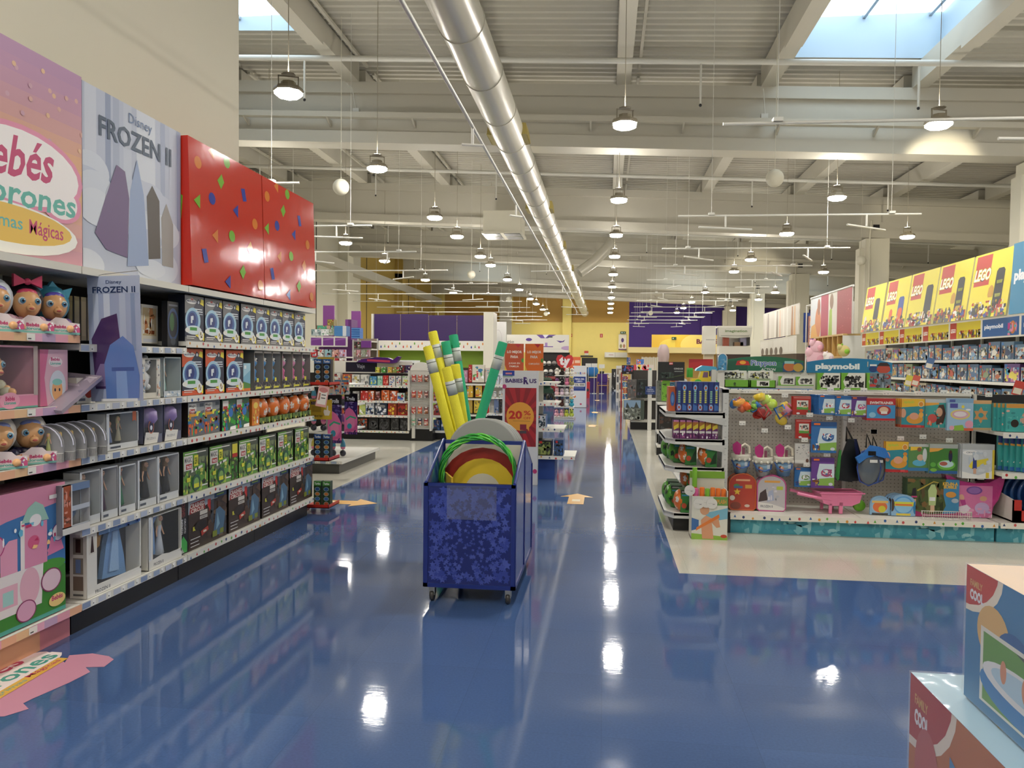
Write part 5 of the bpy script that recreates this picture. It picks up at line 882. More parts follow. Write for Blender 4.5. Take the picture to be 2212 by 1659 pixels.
# photo panel with a tent and figure, right of violet unit
b = B(); pan('tall_poster', 1063, 695, 1093, 762, 27, .1, 'dcd9d4', 'pale picture panel right of the violet header unit', 'sign', [('r', 0, 0, 1, 1, 'e0ddda'), ('e', .4, .45, .3, .3, 'cfc8c8'), ('e', .4, .45, .27, .27, 'e0ddda'), ('e', .25, .1, .2, .08, '3a2a2a'), ('e', .4, .08, .2, .06, 'e8c8c0')])
# ---------------------------------------------------------------- middle shelves seen behind the noodles
YM = 19.3
for j, (xa_, xb_, lips, lab) in enumerate(((988, 1060, (829, 861, 896), 'white shelving bay with yellow boxes behind the noodles'),)):
    w_ = KX(xb_, YM)-KX(xa_, YM); zs_ = [KZ(y, YM, 1020) for y in lips]
    put(bay(w_, .45, zs_, 'plain', 1.35, back='3a2a24'), ((KX(xa_, YM)+KX(xb_, YM))/2, YM, 0), lab)
for i, (a, c, y0_, y1_, col, cols) in enumerate(((992, 1010, 800, 826, 'b87a94', 'c8b8c8 8a4a6a 6a9aa8'), (1012, 1019, 788, 826, 'b02a2a', 'e8d8d0'), (1020, 1046, 788, 826, 'd8d2c0', 'c33 5a9a4a 3a7aa8 fff'), (1048, 1059, 795, 826, 'c8b8b0', 'c33 3aa ddd'), (1009, 1021, 829, 858, 'd0a82c', '3a6aa8 c84a2a eee'), (1027, 1041, 829, 858, 'd0a82c', '3a6aa8 c84a2a eee'), (1044, 1056, 832, 858, '8a2a1a', 'c84 321'), (1012, 1020, 865, 892, 'b8962c', '886'), (1024, 1038, 864, 892, 'd8bc34', '554 a82'), (1042, 1060, 862, 892, 'b82a24', 'c33'))):
    pan('toy_set_box', a, y0_, c, y1_, YM+.03, .2, col, 'toy set box behind the noodles, %s, %s' % (('upper shelf', 'middle shelf', 'lower shelf')[0 if i < 4 else 1 if i < 7 else 2], ('far left', 'second', 'third', 'far right', 'left', 'middle', 'right', 'left', 'middle', 'right')[i]), 'toy box', [('r', 0, 0, 1, 1, col), ('k', 130+i, 14, .05, .05, .95, .9, .12, cols)], group='boxes behind the noodles')
w_ = .5; put(bay(w_, .4, [KZ(y, 17.2, 1070) for y in (833, 858, 894)], 'confetti', 1.32, back='c8c6be', seed=9), (KX(1075, 17.2), 17.2, 0), 'white shelving bay with boards just left of the tall sign')
for i, (a, c, y0_, y1_, col) in enumerate(((1066, 1072, 845, 857, 'd8d6d0'), (1078, 1086, 844, 857, 'cfcfca'), (1067, 1077, 859, 892, '6a7a9a'), (1079, 1083, 862, 892, '241c18'), (1073, 1078, 808, 830, 'd4d8e0'), (1080, 1085, 808, 830, 'd4d8e0'))):
    pan('white_toy_box', a, y0_, c, y1_, 17.22, .15, col, 'small box left of the tall sign, number of places: %s' % ('mid left', 'mid right', 'low left', 'low right', 'high left', 'high right')[i] if 0 else 'small box just left of the tall sign, %s' % ('mid left', 'mid right', 'low left', 'low right', 'high left', 'high right')[i], 'toy box', [('k', 150+i, 10, .05, .05, .95, .95, .15, '456 c96 ccc 234')], group='small boxes left of the tall sign')
# ---------------------------------------------------------------- department fascia with logo balloons at the back
YW = 34
e = [('r', 0, 0, 1, 1, 'd9d5cb'), ('r', .0, .18, 1, .2, 'bbb'), ('e', .36, .72, .05, .09, '4f2f86'), ('p', [(.48, 1), (.55, .8), (.66, .8), (.8, 1)], '6a4a9a'), ('p', [(.58, 1), (.62, .8), (.68, 1)], 'e8e4ee'), ('r', .55, .3, .75, .35, '6a4a9a'), ('r', .62, .35, .66, .55, '9a7ab8'), ('p', [(.8, .68), (.86, .55), (.92, .6), (.94, .72), (.9, .64), (.84, .66)], '4f2f86'), ('e', .98, .25, .1, .12, 'b89ac0'), ('t', 'gie', 0, .45, .12, .68, '555', 0), ('r', .66, .84, .74, .9, '1f3a2a')]
pan('department_fascia', 1094, 723, 1228, 761, YW, .3, 'd9d5cb', 'long white department fascia with purple balloon shape at back', 'sign', e)
b = B('1c1614'); p0 = at(1160, 850, YW+.2); flo('dark_back_wall_unit', 1168, 761, 1229, YW+.25, .2, '1a1615', 'dark back panel behind pushchairs under the white fascia', 'shelving')
for i in range(10):
    x = 1175+11*(i % 5)+(i//5)*4; y = (790, 808)[i//5]; c = ('e6e2da', 'cfcac2', '8a8480', 'efece4', 'f0ede6')[i % 5]
    p = at(x, y, YW-.2); b = B(); b.ball((0, 0, .11), .105, c, n=10); b.box(-.08, -.115, .05, .08, -.09, .09, '222')
    put(T('helmet', 'helmet', b.mesh('helmet', [PL])), p, 'pale toy helmet on the dark wall, %s row, %s' % (('upper', 'lower')[i//5], nth(i % 5, 5)), 0, 'toy helmets on the dark wall')
def pram(x, Y, col, lab):
    b = B(); p = onY(x, 870, Y); 
    for sx in (-.25, .25):
        for sy in (-.3, .35): b.lathe([(.001, -.02), (.13, -.02), (.13, .02), (.001, .02)], n=14, col='222', M=Matrix.Translation((sx, sy, .13)) @ Matrix.Rotation(R90, 4, 'Y'))
        b.tube([(sx, -.3, .13), (sx, .1, .5), (sx, .4, 1.0)], .02, '333', 6); b.tube([(sx, .35, .13), (sx, 0, .5)], .02, '333', 6)
    b.tube([(-.25, .4, 1.0), (.25, .4, 1.0)], .02, '333', 6); b.prism([(-.25, .35), (.2, .35), (.3, .8), (.1, .95), (-.15, .85), (.05, .6), (-.25, .5)], -.22, .22, 'x', col)
    put(T('pushchair', 'pushchair', b.mesh('pushchair', [PL])), (p.x, Y, 0), lab, .5, 'pushchairs on the left of the aisle')
pram(1178, 29, '1f3a2c', 'dark green pushchair left of the soft toy rack'); pram(1190, 31, '7a1f28', 'red and dark pushchair beside the dark wall'); pram(1172, 33, '222226', 'black pushchair farthest back by the dark wall')
# ---------------------------------------------------------------- soft toy rack with heart sign
YT = 20.3; xt0, xt1 = KX(1197, YT), KX(1240, YT); wt = xt1-xt0; tz = [KZ(y, YT, 1218) for y in (811, 833, 855, 879, 901)]
b = B('cfcdc6'); b.box(-.03, .25, 0, .03, .31, 1.5); b.box(-wt/2, .0, .0, wt/2, .5, .03)
for z in tz: b.box(-wt/2, 0, z-.02, wt/2, .5, z, 'd4d2ca')
for k in range(9): b.box(-wt/2+wt*k/8-.006, -.01, 0, -wt/2+wt*k/8+.006, 0, tz[4]+.05, 'ccc')
hb_ = B('c8282c'); hp_ = [(0, -.2), (.19, -.02), (.23, .12), (.19, .22), (.1, .24), (0, .17), (-.1, .24), (-.19, .22), (-.23, .12), (-.19, -.02)]
hb_.prism([(x, z+KZ(780, YT)-.03) for x, z in hp_], .1, .13, 'y', 'c8282c'); hb_.art((-.23, .1, KZ(780, YT)-.2), (1, 0, 0), (0, 0, 1), .46, .42, [('t', 'ty', .18, .15, .82, .85, 'efe6e4', .06)], lift=.002)
put(T('soft_toy_rack', 'display rack', b.mesh('soft_toy_rack', [PR]), [('heart_sign', hb_.mesh('heart_sign', [PR]), [], 'red heart sign with white ty lettering')]), ((xt0+xt1)/2, YT, 0), 'narrow tiered rack of soft toys topped with a red heart sign')
rt = random.Random(9)
for r_ in range(5):
    for i in range(4):
        c1, c2 = ((('e8e2d0', '3a2a1a'), ('2a2420', '8a6a2a'), ('ece8dc', 'd8d0c0'), ('e0dcd0', 'b83a2a')), (('8a5a8a', '3a2a3a'), ('17141a', 'ece8e0'), ('d87a9a', 'e8a0b8'), ('8a8a5a', '3a6ac0')), (('e8b8b8', 'd8a0a8'), ('d8c0c8', '8a7a88'), ('e4dcd8', '9a8a90'), ('d8d0d0', 'c8a0a8')), (('c8a0a0', '8a5a5a'), ('4a2a22', '6a4030'), ('ecece8', 'ddd'), ('2a9ab0', '3ab0c0')), (('e8a8b0', '3a2420'), ('e8b0b8', 'c86a7a'), ('c8d040', '3a4a1a'), ('b8c83a', '2a2a1a')))[r_][i]
        b = B(); b.ball((0, 0, .055), .06, c1, n=8, sx=1.1); b.ball((0, -.02, .14), .05, c1, n=8); b.ball((-.035, 0, .19), .02, c2, n=6); b.ball((.035, 0, .19), .02, c2, n=6); b.ball((-.018, -.065, .15), .008, '111', n=6); b.ball((.018, -.065, .15), .008, '111', n=6); b.ball((0, -.065, .13), .012, c2, n=6)
        put(T('soft_toy', 'soft toy', b.mesh('soft_toy', [FB])), (xt0+wt*(i+.5)/4, YT+.1, tz[r_]+.008), 'small round soft toy on the heart rack, tier %s, %s' % (('one from top', 'two from top', 'three from top', 'four from top', 'at bottom')[r_], nth(i, 4)), 0, 'soft toys on the heart rack')
# book fair sign
e = [('r', 0, 0, 1, 1, 'd9dadb'), ('r', .06, .4, .94, .74, '1f3a86'), ('t', 'FERIA DEL', .14, .66, .86, .7, 'e8e8f0', .02), ('t', 'LIBRO', .28, .61, .7, .645, 'e8e8f0', .02), ('r', .1, .5, .9, .585, 'dcd9cc'), ('t', '5%', .16, .515, .42, .57, '334', .02), ('r', .5, .55, .85, .565, '445'), ('r', .5, .525, .85, .54, '445'), ('r', .1, .465, .8, .47, 'c8cce0'), ('e', .12, .26, .11, .03, 'd8702a'), ('e', .6, .08, .08, .02, 'c0305a')]
e += [('t', l, .06+.105*i, .8, .15+.105*i, .84, c, .02) for i, (l, c) in enumerate(zip("TOYS", ('c22a3a', 'd89a2a', '3a8ac8', '6a9a3a')))]+[('t', 'R', .5, .79, .64, .85, '2a4aa8', .05), ('t', 'US', .68, .8, .92, .84, 'c8582a', .02)]
pan('book_fair_sign', 1237, 790, 1266, 880, 25.8, .3, 'd4d5d4', 'tall white and blue sign reading FERIA DEL LIBRO', 'sign', e)
pan('suggestion_sign', 1229, 771, 1254, 795, 29, .05, 'd8602a', 'distant orange suggestion sign behind the red heart', 'sign', [('r', .1, .4, .4, .7, 'e8c0a0'), ('r', .5, .45, .95, .7, 'e8c0a0')])
# ---------------------------------------------------------------- desk, chair and back corner
YD = 39.5
b = B('4a2a78'); X0_, X1_ = KX(1273, YD), KX(1318, YD); wd = X1_-X0_
b.box(-wd/2, 0, 0, wd/2-.1, .05, .75, '3f2370'); b.box(-wd/2-.03, -.05, .75, wd/2, .8, .79, 'cdb88a'); b.box(wd/2-.4, .1, 0, wd/2, .7, .75, 'd8d4c8')
put(T('service_desk', 'desk', b.mesh('service_desk', [PR])), ((X0_+X1_)/2, YD, 0), 'purple fronted service desk at the end of the aisle')
b = B('c89a5a'); st_ = B('4a2a78'); bk = B('4a2a78')
for sx in (-.26, .26):
    b.tube([(sx, -.24, 0), (sx, -.22, .68), (sx, .2, .7)], .022, 'c89a5a', 6); b.tube([(sx, .26, 0), (sx, .22, .45), (sx, .28, .95)], .022, 'c89a5a', 6)
b.box(-.26, -.2, .38, .26, .22, .42, 'c89a5a'); st_.box(-.24, -.22, .42, .24, .22, .48); bk.box(-.26, .22, .58, .26, .28, .98)
put(T('wooden_armchair', 'chair', None, [('wooden_frame', b.mesh('wooden_frame', [PR])), ('seat', st_.mesh('seat', [FB])), ('backrest', bk.mesh('backrest', [FB]))]), (KX(1302, 38.6), 38.6, 0), 'light wood armchair with purple upholstery before the desk', 3.0)
flo('white_cabinet', 1303, 806, 1320, 41.0, .6, 'd4cfc0', 'white cabinet standing right of the service desk', 'cabinet', [('e', .5, .92, .1, .04, '333')])
flo('red_display', 1265, 825, 1273, 33, .4, 'b8222a', 'small red display box left of the purple desk', 'display', [('e', .5, .5, .3, .1, '333')])
flo('dark_doorway_screen', 1255, 773, 1289, 45, .2, '16120e', 'dark tall screen behind the service desk', 'screen', [])
pan('black_hanging_sign', 1254, 768, 1281, 771, YF-.1, .05, '181510', 'thin black sign hanging above the dark screen', 'sign')
pan('red_notice', 1262, 758, 1271, 763, YF-.03, .03, 'c2402a', 'small red notice on yellow wall above dark screen', 'notice')
pan('white_notice', 1263, 763, 1271, 767, YF-.03, .03, 'd8d4c8', 'small white notice under the red notice on yellow wall', 'notice')
pan('white_fascia', 1306, 761, 1356, 772, YF-.32, .3, 'd6d2c4', 'low white fascia strip below the yellow wall right part', 'sign', [('r', .06, .1, .42, .9, 'dfdcd0'), ('r', .18, .45, .38, .55, 'b87a7a'), ('r', .45, 0, .46, 1, '999')])
pan('fire_notice', 1231, 721, 1236, 728, YF-.02, .02, 'c8442e', 'small red hose reel notice on yellow wall', 'notice', [('e', .5, .55, .3, .2, 'e8c0b0')])
pan('fire_notice', 1296, 721, 1302, 729, YF-.02, .02, 'c03a28', 'small red extinguisher notice on yellow wall', 'notice', [('r', .42, .15, .58, .8, 'e8c0b0')])
pan('exit_sign', 1340, 716, 1352, 721, YF-.33, .05, '1f4a30', 'dark green exit sign at the edge of yellow wall', 'exit sign', [('r', .2, .3, .4, .7, 'cfe0c8'), ('r', .6, .4, .8, .6, 'cfe0c8')])
pan('hanging_poster', 1336, 722, 1353, 756, YF-.1, .03, 'dcd4c0', 'white poster with small purple shapes hanging by purple wall', 'poster', [('e', .5, .62, .18, .14, '4a2a6a'), ('e', .3, .25, .15, .12, '8a8a4a'), ('e', .7, .25, .15, .12, 'b07a5a'), ('r', 0, 0, 1, .07, '6a3a6a')])
for i, (x, y) in enumerate(((1271, 788), (1284, 788), (1300, 790))):
    p = at(x, y+4, 38); b = B('cfcdc4'); b.box(-.012, 0, 0, .012, .02, p.z); b.box(-.14, -.01, p.z-.03, .14, 0, p.z+.16, 'd8d6ce'); b.box(-.12, -.1, 0, .12, .12, .02)
    put(T('sign_on_pole', 'sign', b.mesh('sign_on_pole', [PR])), (p.x, 38, 0), 'small white sign on a pole near the desk, %s' % ('left', 'middle', 'right')[i], 0, 'pole signs near the desk')
b = B('2a6ab0'); b.ball((0, 0, .3), .3, '2a74b8', n=14, sx=1, sy=.5); put(T('blue_backpack', 'bag', b.mesh('blue_backpack', [FB])), (KX(1279, 39.7), 39.9, .795), 'blue rounded bag lying on the left of the desk')
flo('clothes_rack', 1294, 802, 1304, 41.2, .5, '17151a', 'black garments rack behind the purple desk', 'clothes rack', [('k', 4, 14, 0, 0, 1, 1, .2, '222 333 111')])
flo('clothes_rack', 1320, 797, 1330, 42.5, .5, '1a181c', 'black garments rack right of the white cabinet', 'clothes rack', [('k', 5, 14, 0, 0, 1, 1, .2, '222 444 111 ccc')])
# floor arrows
def arrow(x, y, ang, lab, s=1):
    p = onZ(x, y, 0); b = B('e0a83a'); pts = [(0, .28), (.15, .1), (.07, .1), (.07, -.25), (-.07, -.25), (-.07, .1), (-.15, .1)]
    b.add([(a*s, c*s, .0015) for a, c in pts], [tuple(range(7))], 'dba43a'); b.box(-.035*s, -.12*s, .0016, .035*s, -.02*s, .0017, 'e8d9b0')
    put(T('floor_arrow', 'floor arrow', b.mesh('floor_arrow', [PR])), (p.x, p.y, 0), lab, ang, 'yellow arrow stickers on the floor')
arrow(1245, 1078, 0, 'yellow arrow sticker on the blue aisle right of bin', 1.25); arrow(738, 1085, -R90, 'yellow arrow sticker pointing sideways by the left shelves', 1.4)
arrow(1279, 920, 0, 'yellow arrow sticker in the middle distance of aisle', 1.2); arrow(1285, 891, 0, 'yellow arrow sticker farther down the blue aisle', 1.2); arrow(1290, 865, 0, 'faintest yellow arrow sticker near the aisle end', 1.2)
# ---------------------------------------------------------------- right: pool toys on pegboard bays
ORD += ['%s' % w for w in 'fifteenth sixteenth seventeenth eighteenth nineteenth twentieth twenty-first twenty-second twenty-third twenty-fourth twenty-fifth twenty-sixth twenty-seventh twenty-eighth twenty-ninth thirtieth'.split()]
FY = 6.93                      # front of the base shelf
def Z(x, y, Y=7.2): return onY(1560+x/4.609, 820+y/4.609, Y)
def Q(x, y, Y=7.2): return onY(1860+x/4.608, 820+y/4.608, Y)
water = [('r', 0, 0, 1, 1, '3f9cb2'), ('k', 5, 46, 0, 0, 1, 1, .03, '5fb2c4 7fc4d0 3a90a8 9ad0d8 4aa4b8')]
def pegbay(w, label, x, seed, tags):
    t = bay(w, .56, [.175], 'confetti', 1.25, kick='3f9cb2', kickart=water, seed=seed, back='b4ada2', uprights=False, lip=.045)
    d = B('8a8278'); 
    for i in range(int(w/.034)):
        for j in range(30): d.add([(-w/2+.02+.034*i+a, .5585, .2+.034*j+c) for a, c in ((0, 0), (.009, 0), (.009, .007), (0, .007))], [(0, 1, 2, 3)], '6d665c')
    t.parts[0][1:] and t.parts[0]; t.parts.append(('peg_holes', d.mesh('peg_holes', [PR])))
    u = B('d6d4cc'); u.box(-w/2-.012, .52, 0, -w/2+.018, .57, 1.25); u.box(-w/2, .53, 1.23, w/2, .6, 1.26, 'dedcd4'); t.parts.append(('upright', u.mesh('upright', [PR])))
    for p, L in tags:
        h = B('3a3a3a'); c = Vector((p.x-x, p.y-FY, p.z)); h.tube([(c.x, .555, c.z), (c.x, c.y-.04, c.z), (c.x, c.y-.05, c.z+.012)], .0025, '333', 5)
        g = B('e9e7df'); g.box(c.x-.028, c.y-.058, c.z-.008, c.x+.028, c.y-.055, c.z+.03); g.art((c.x-.028, c.y-.058, c.z-.008), (1, 0, 0), (0, 0, 1), .056, .038, [('r', .12, .3, .35, .4, '555'), ('r', .6, .3, .85, .4, '555')])
        t.parts.append(('peg_hook', h.mesh('peg_hook', [STEEL]), [('price_tag', g.mesh('price_tag', [PR]))]))
    put(t, (x, FY, 0), label, 0, 'pegboard bays of pool toys')
T1 = [Z(235, 125), Z(420, 125), Z(610, 165), Z(800, 130), Z(1060, 105), Z(1225, 120), Z(190, 440), Z(410, 512), Z(640, 480), Z(855, 358), Z(1050, 388), Z(1265, 412), Z(805, 605), Z(825, 850), Z(1025, 750)]
T2 = [Z(1390, 115), Z(1490, 525), Q(230, 145), Q(550, 145), Q(795, 135), Q(1025, 135), Q(1240, 160), Q(105, 525), Q(370, 590), Q(590, 575), Q(850, 610), Q(1160, 980)]
pegbay(1.11, 'pegboard bay with white back left of the mesh bags', 1.665, 61, [(p, 0) for p in T1])
pegbay(1.11, 'pegboard bay with hanging inflatables right of the mesh bags', 2.775, 62, [(p, 0) for p in T2])
def hang(a, b, y, col, els, label, nm='hanging_box', cat='pool toy box', d=.03, n=1, group=None, f=Z, m=GL, st=.022):
    p, q = f(a[0], a[1], y), f(b[0], b[1], y); w, h = q.x-p.x, p.z-q.z
    if n > 1: d = min(d, st-.002)
    t = carton(nm, cat, w, h, d, col, els, m=m, sart=[('r', 0, 0, 1, 1, col)])
    for i in range(n): put(t, ((p.x+q.x)/2-.006*i, y+st*i, q.z), label if n == 1 else '%s, %s' % (label, 'front one' if i == 0 else ORD[i] if i < n-1 else 'rearmost'), 0, group or (None if n == 1 else label))
def rescue(c, c2, c3, sd, hd='8ab84a'): return [('r', 0, 0, 1, 1, c), ('r', 0, .86, 1, 1, c2), ('r', .1, .9, .35, .96, 'e8701a'), ('p', [(.3, .08), (.25, .4), (.35, .8), (1, .8), (1, .08)], 'cfe0e8'), ('p', [(.3, .08), (.3, .3), (1, .35), (1, .08)], hd), ('e', .66, .5, .24, .13, c3), ('e', .66, .52, .18, .08, 'e0e8ea'), ('k', sd, 16, .45, .38, .9, .62, .05, c3+' fff c44 57a'), ('k', sd+1, 10, .05, .08, .35, .3, .06, 'c8963a 7a4a2a eee 2a4a8a'), ('e', .85, .13, .09, .05, 'd8dce4')]
redp = [('r', 0, 0, 1, 1, 'b3281e'), ('r', .05, .9, .95, .93, 'd8a8a0'), ('r', .22, .28, .85, .78, 'e0dcd0'), ('r', .22, .28, .85, .42, '5a9a3a'), ('k', 3, 14, .28, .4, .8, .7, .07, 'c43 8a5a3a e8c090 555'), ('e', .3, .08, .1, .05, 'eee'), ('e', .9, .2, .08, .07, '3a6a4a')]
hang((705, 165), (882, 352), 7.15, 'a3241c', redp, 'red pool toy box with pictured rings, upper one', group='red pool toy boxes', n=2)
hang((732, 395), (886, 590), 7.15, 'a3241c', redp, 'red pool toy box with round picture, lower one')
hang((727, 635), (868, 838), 7.15, 'cfccc6', [('r', 0, 0, 1, 1, 'd3d0cb'), ('k', 9, 26, .1, .3, .95, .95, .05, '888 b8b4b0 c06a6a aaa 666'), ('r', .0, .05, .7, .18, 'e4e2dc'), ('e', .85, .15, .1, .1, '6a4a3a')], 'pale grey pool toy box with small pictures below red ones')
hang((722, 875), (884, 1072), 7.15, '2a66a8', rescue('2a6cae', '1f5a98', '6a9a4a', 12), 'small blue puppy print pool box at bottom of hooks')
hang((962, 152), (1118, 350), 7.1, '2460a0', rescue('2a6cae', '1f5a98', 'd8dce0', 21), 'blue thin puppy print pool pack', n=7, st=.022)
hang((1125, 160), (1283, 362), 7.12, '2460a0', rescue('2f74b4', '1f5a98', 'b8304a', 23), 'blue puppy print pack with red and blue picture', n=2)
hang((1286, 168), (1440, 372), 7.12, '55307a', rescue('5d3585', '482868', 'c03a88', 25), 'purple puppy print pack with pink picture', n=2)
hang((890, 420), (1135, 732), 7.12, '1f5a98', rescue('2a6cae', '1d4f88', '3a6aa8', 27), 'large blue paddling pool box under the blue packs', d=.06)
hang((890, 775), (1112, 1082), 7.12, '55307a', rescue('6a3f92', '55307a', 'a84a7a', 29), 'large purple paddling pool box hanging lowest', d=.06)
hang((60, 185), (338, 410), 7.1, 'b01f1f', [('r', 0, 0, 1, 1, 'b8242a'), ('r', 0, .1, 1, .7, '3a8ec4'), ('e', .6, .45, .25, .22, 'a32430'), ('e', .6, .48, .16, .14, 'e0b898'), ('r', .5, .3, .72, .42, 'e8e0d8'), ('e', .2, .25, .12, .12, '8ac0dc'), ('t', 'SWIMTRAINER', .1, .74, .93, .86, 'efe6e0', .03)], 'red and blue SWIMTRAINER box in the top hook row', f=Q, d=.12)
orr = [('r', 0, 0, 1, 1, '2a8a98'), ('p', [(0, .7), (1, .76), (1, 1), (0, 1)], 'e8b820'), ('p', [(0, 0), (1, 0), (1, .08), (0, .1)], 'b82a2a'), ('t', 'splash', .1, .82, .55, .94, 'b8cc3a', .03), ('e', .58, .3, .36, .17, 'd8962a'), ('e', .55, .4, .2, .12, 'e0a080'), ('e', .85, .45, .1, .1, 'e8a83a'), ('e', .08, .5, .12, .16, 'd8a080'), ('o', .84, .82, .12, .1, 'e8d8a0', .8, 'd88a2a'), ('e', .85, .6, .09, .06, 'd88a2a'), ('r', .66, .02, .85, .09, 'd84a4a')]
hang((405, 190), (628, 480), 7.08, 'c8701a', orr, 'orange topped baby ring box in the top hook row', f=Q, n=4, st=.024)
hang((248, 615), (468, 925), 7.1, 'c8701a', orr, 'orange topped baby ring box in lower hook row beside mesh bags', f=Q, n=2)
hang((640, 195), (862, 480), 7.1, '6f9a9a', [('r', 0, 0, 1, 1, '3aa09c'), ('r', 0, .88, 1, 1, 'c0c4c4'), ('p', [(0, .76), (.6, .82), (.6, .88), (0, .88)], 'e8a83a'), ('p', [(.5, .1), (.45, .5), (.6, .8), (.8, .82), (.9, .5), (.8, .15)], '4a2e24'), ('e', .62, .55, .14, .16, 'd0a080'), ('e', .32, .32, .2, .16, 'c8504a'), ('e', .22, .14, .12, .08, 'd86a3a'), ('k', 7, 14, 0, 0, 1, .6, .05, '5ab8b0 e8a89a 2a8a8a')], 'teal bag with swimmer picture in the top hook row', f=Q, nm='hanging_bag', n=2)
hang((862, 185), (1112, 510), 7.06, '8fb6d2', [('r', 0, 0, 1, 1, '9ec2dc'), ('r', 0, .86, 1, 1, '7fa6c8'), ('r', .08, .88, .3, .96, '4a5aa0'), ('r', .1, .7, .4, .84, '4a4a9a'), ('e', .6, .74, .06, .05, 'e8d84a'), ('e', .5, .5, .38, .16, 'e0d070'), ('e', .5, .5, .32, .12, 'd8a8b8'), ('e', .5, .51, .24, .08, 'e8dce0'), ('p', [(.25, 0), (.28, .15), (.6, .18), (.7, 0)], '8ab83a'), ('e', .85, .2, .16, .12, 'e09ab0'), ('e', .18, .08, .1, .07, 'e0a0b0'), ('p', [(.65, 0), (.65, .08), (1, .08), (1, 0)], 'd8603a'), ('e', .8, .65, .1, .03, 'eee')], 'pale blue paddling pool box with pink picture', f=Q)
def starp(u, v, r, n, c, k=.5): return ('p', [(u+r*(1 if j % 2 == 0 else k)*math.sin(j*math.pi/n), v+r*.72*(1 if j % 2 == 0 else k)*math.cos(j*math.pi/n)) for j in range(2*n)], c)
hang((1112, 205), (1292, 505), 7.1, 'c8a070', [('r', 0, 0, 1, 1, '3a9c9c'), ('r', 0, .88, 1, 1, 'd8a870'), ('r', 0, 0, 1, .08, 'b8a070')]+[('p', [(.45+.42*(1 if j % 2 == 0 else .6)*math.sin(j*math.pi/6), .5+.28*(1 if j % 2 == 0 else .6)*math.cos(j*math.pi/6)) for j in range(12)], 'd0975a'), ('e', .45, .5, .14, .08, '3a9c9c'), ('k', 8, 20, 0, .1, 1, .85, .04, '4ab0ac 2a8a8c')], 'teal box picturing an orange star shaped ring', f=Q)
hang((472, 640), (685, 912), 7.1, '7a9a8a', [('r', 0, 0, 1, 1, '5a8a4a'), ('r', 0, .9, 1, 1, 'b8bcb8'), ('r', 0, 0, 1, .12, '3a7ab0'), ('e', .5, .3, .3, .12, '5ab0d0'), ('e', .55, .5, .15, .12, 'd8b090'), ('e', .75, .6, .1, .25, 'c8d0d0'), ('p', [(.1, .75), (.6, .8), (.6, .9), (.1, .9)], 'e8c02a'), ('e', .5, .8, .1, .08, '8a5a3a')], 'green bag with small blue pool picture in lower row', f=Q, nm='hanging_bag')
hang((685, 640), (958, 940), 7.08, '7a9a6a', [('r', 0, 0, 1, 1, '3f7a2e'), ('r', 0, .86, 1, 1, 'aab0ac'), ('r', 0, 0, 1, .1, '2f5f9a'), ('p', [(0, .72), (.3, .76), (.5, .86), (0, .86)], 'e8a83a'), ('e', .6, .3, .32, .17, '6ab83a'), ('e', .6, .33, .26, .12, 'b8d8d8'), ('e', .5, .34, .14, .07, 'a85a4a'), ('e', .74, .6, .07, .2, '2a2444'), ('e', .74, .74, .05, .06, '4a2a1a'), ('e', .13, .3, .1, .08, '5aa83a'), ('e', .15, .12, .12, .06, '7ab83a')], 'green paddling pool pack with woman beside pool picture', f=Q, n=3)
hang((1012, 640), (1322, 990), 7.04, 'b8bcc0', [('r', 0, 0, 1, 1, 'c6ccd2'), ('r', 0, .84, 1, 1, 'aeb2b4'), ('e', .25, .75, .24, .07, 'e8e8e8'), ('t', 'CRIVIT', .12, .73, .4, .78, '6a7280', .02), ('p', [(.2, .35), (.3, .28), (.85, .45), (.8, .6), (.3, .5)], 'e0cc2a'), ('p', [(.32, .28), (.34, .65), (.44, .65), (.46, .28)], '2f3f8a'), ('e', .39, .7, .04, .04, 'd8b090'), ('r', .35, .14, .44, .3, 'd8a888'), ('p', [(0, 0), (0, .2), (.5, .1), (1, .25), (1, 0)], 'e8e8e4'), ('r', .93, 0, 1, .84, 'd8c028'), ('r', .74, .02, .84, .18, 'd8c028'), ('k', 3, 10, 0, .2, .9, .8, .08, 'b8c4d0 d0d6dc')], 'white and yellow air bed bag at right of lower row', f=Q, n=3, st=.03)
# nets of sand toys
def sandnet(cx, cz, cols, label, seed, sc=1):
    b = B(); rd = random.Random(seed)
    for k in range(7):
        x, z, y = rd.uniform(-.05, .05), rd.uniform(-.05, .05), rd.uniform(-.03, .03); c = rd.choice(cols)
        M = Matrix.Translation((x, y, z)) @ Matrix.Rotation(rd.uniform(-.8, .8), 4, 'X') @ Matrix.Rotation(rd.uniform(-1, 1), 4, 'Y')
        if k % 3 == 0: b.lathe([(.03, 0), (.045, .05), (.047, .05), (.032, -.002)], n=10, col=c, M=M)
        elif k % 3 == 1: b.ball((0, 0, 0), .04, c, n=10, sy=.4, sz=1.3, M=M)
        else: b.tube([(-.03, 0, -.04), (.04, 0, -.03), (.045, 0, .04), (-.02, 0, .05)], .009, c, 6, M=M, closed=True)
    n = B(); n.lathe([(.001, -.085), (.06, -.05), (.075, 0), (.05, .06), (.012, .1), (.008, .14)], n=8, col='fff', sy=.7)
    put(T('sand_toy_set', 'sand toys', b.mesh('sand_toy_set', [PL]), [('net_bag', n.mesh('net_bag', [FILM]))]), (cx, 7.2, cz), label, 0, 'nets of sand toys', s=sc)
p = Z(170, 270); sandnet(p.x, p.z, ['e8641a', 'd8281f', '2a6ab0', '6ab83a', 'e8a01a'], 'net of red and orange sand toys, leftmost in top row', 3, .95)
p = Z(330, 270); sandnet(p.x-.02, p.z, ['8ac83a', '2a6ab0', 'd8281f'], 'small net of green and blue sand toys, second in top row', 4, .75)
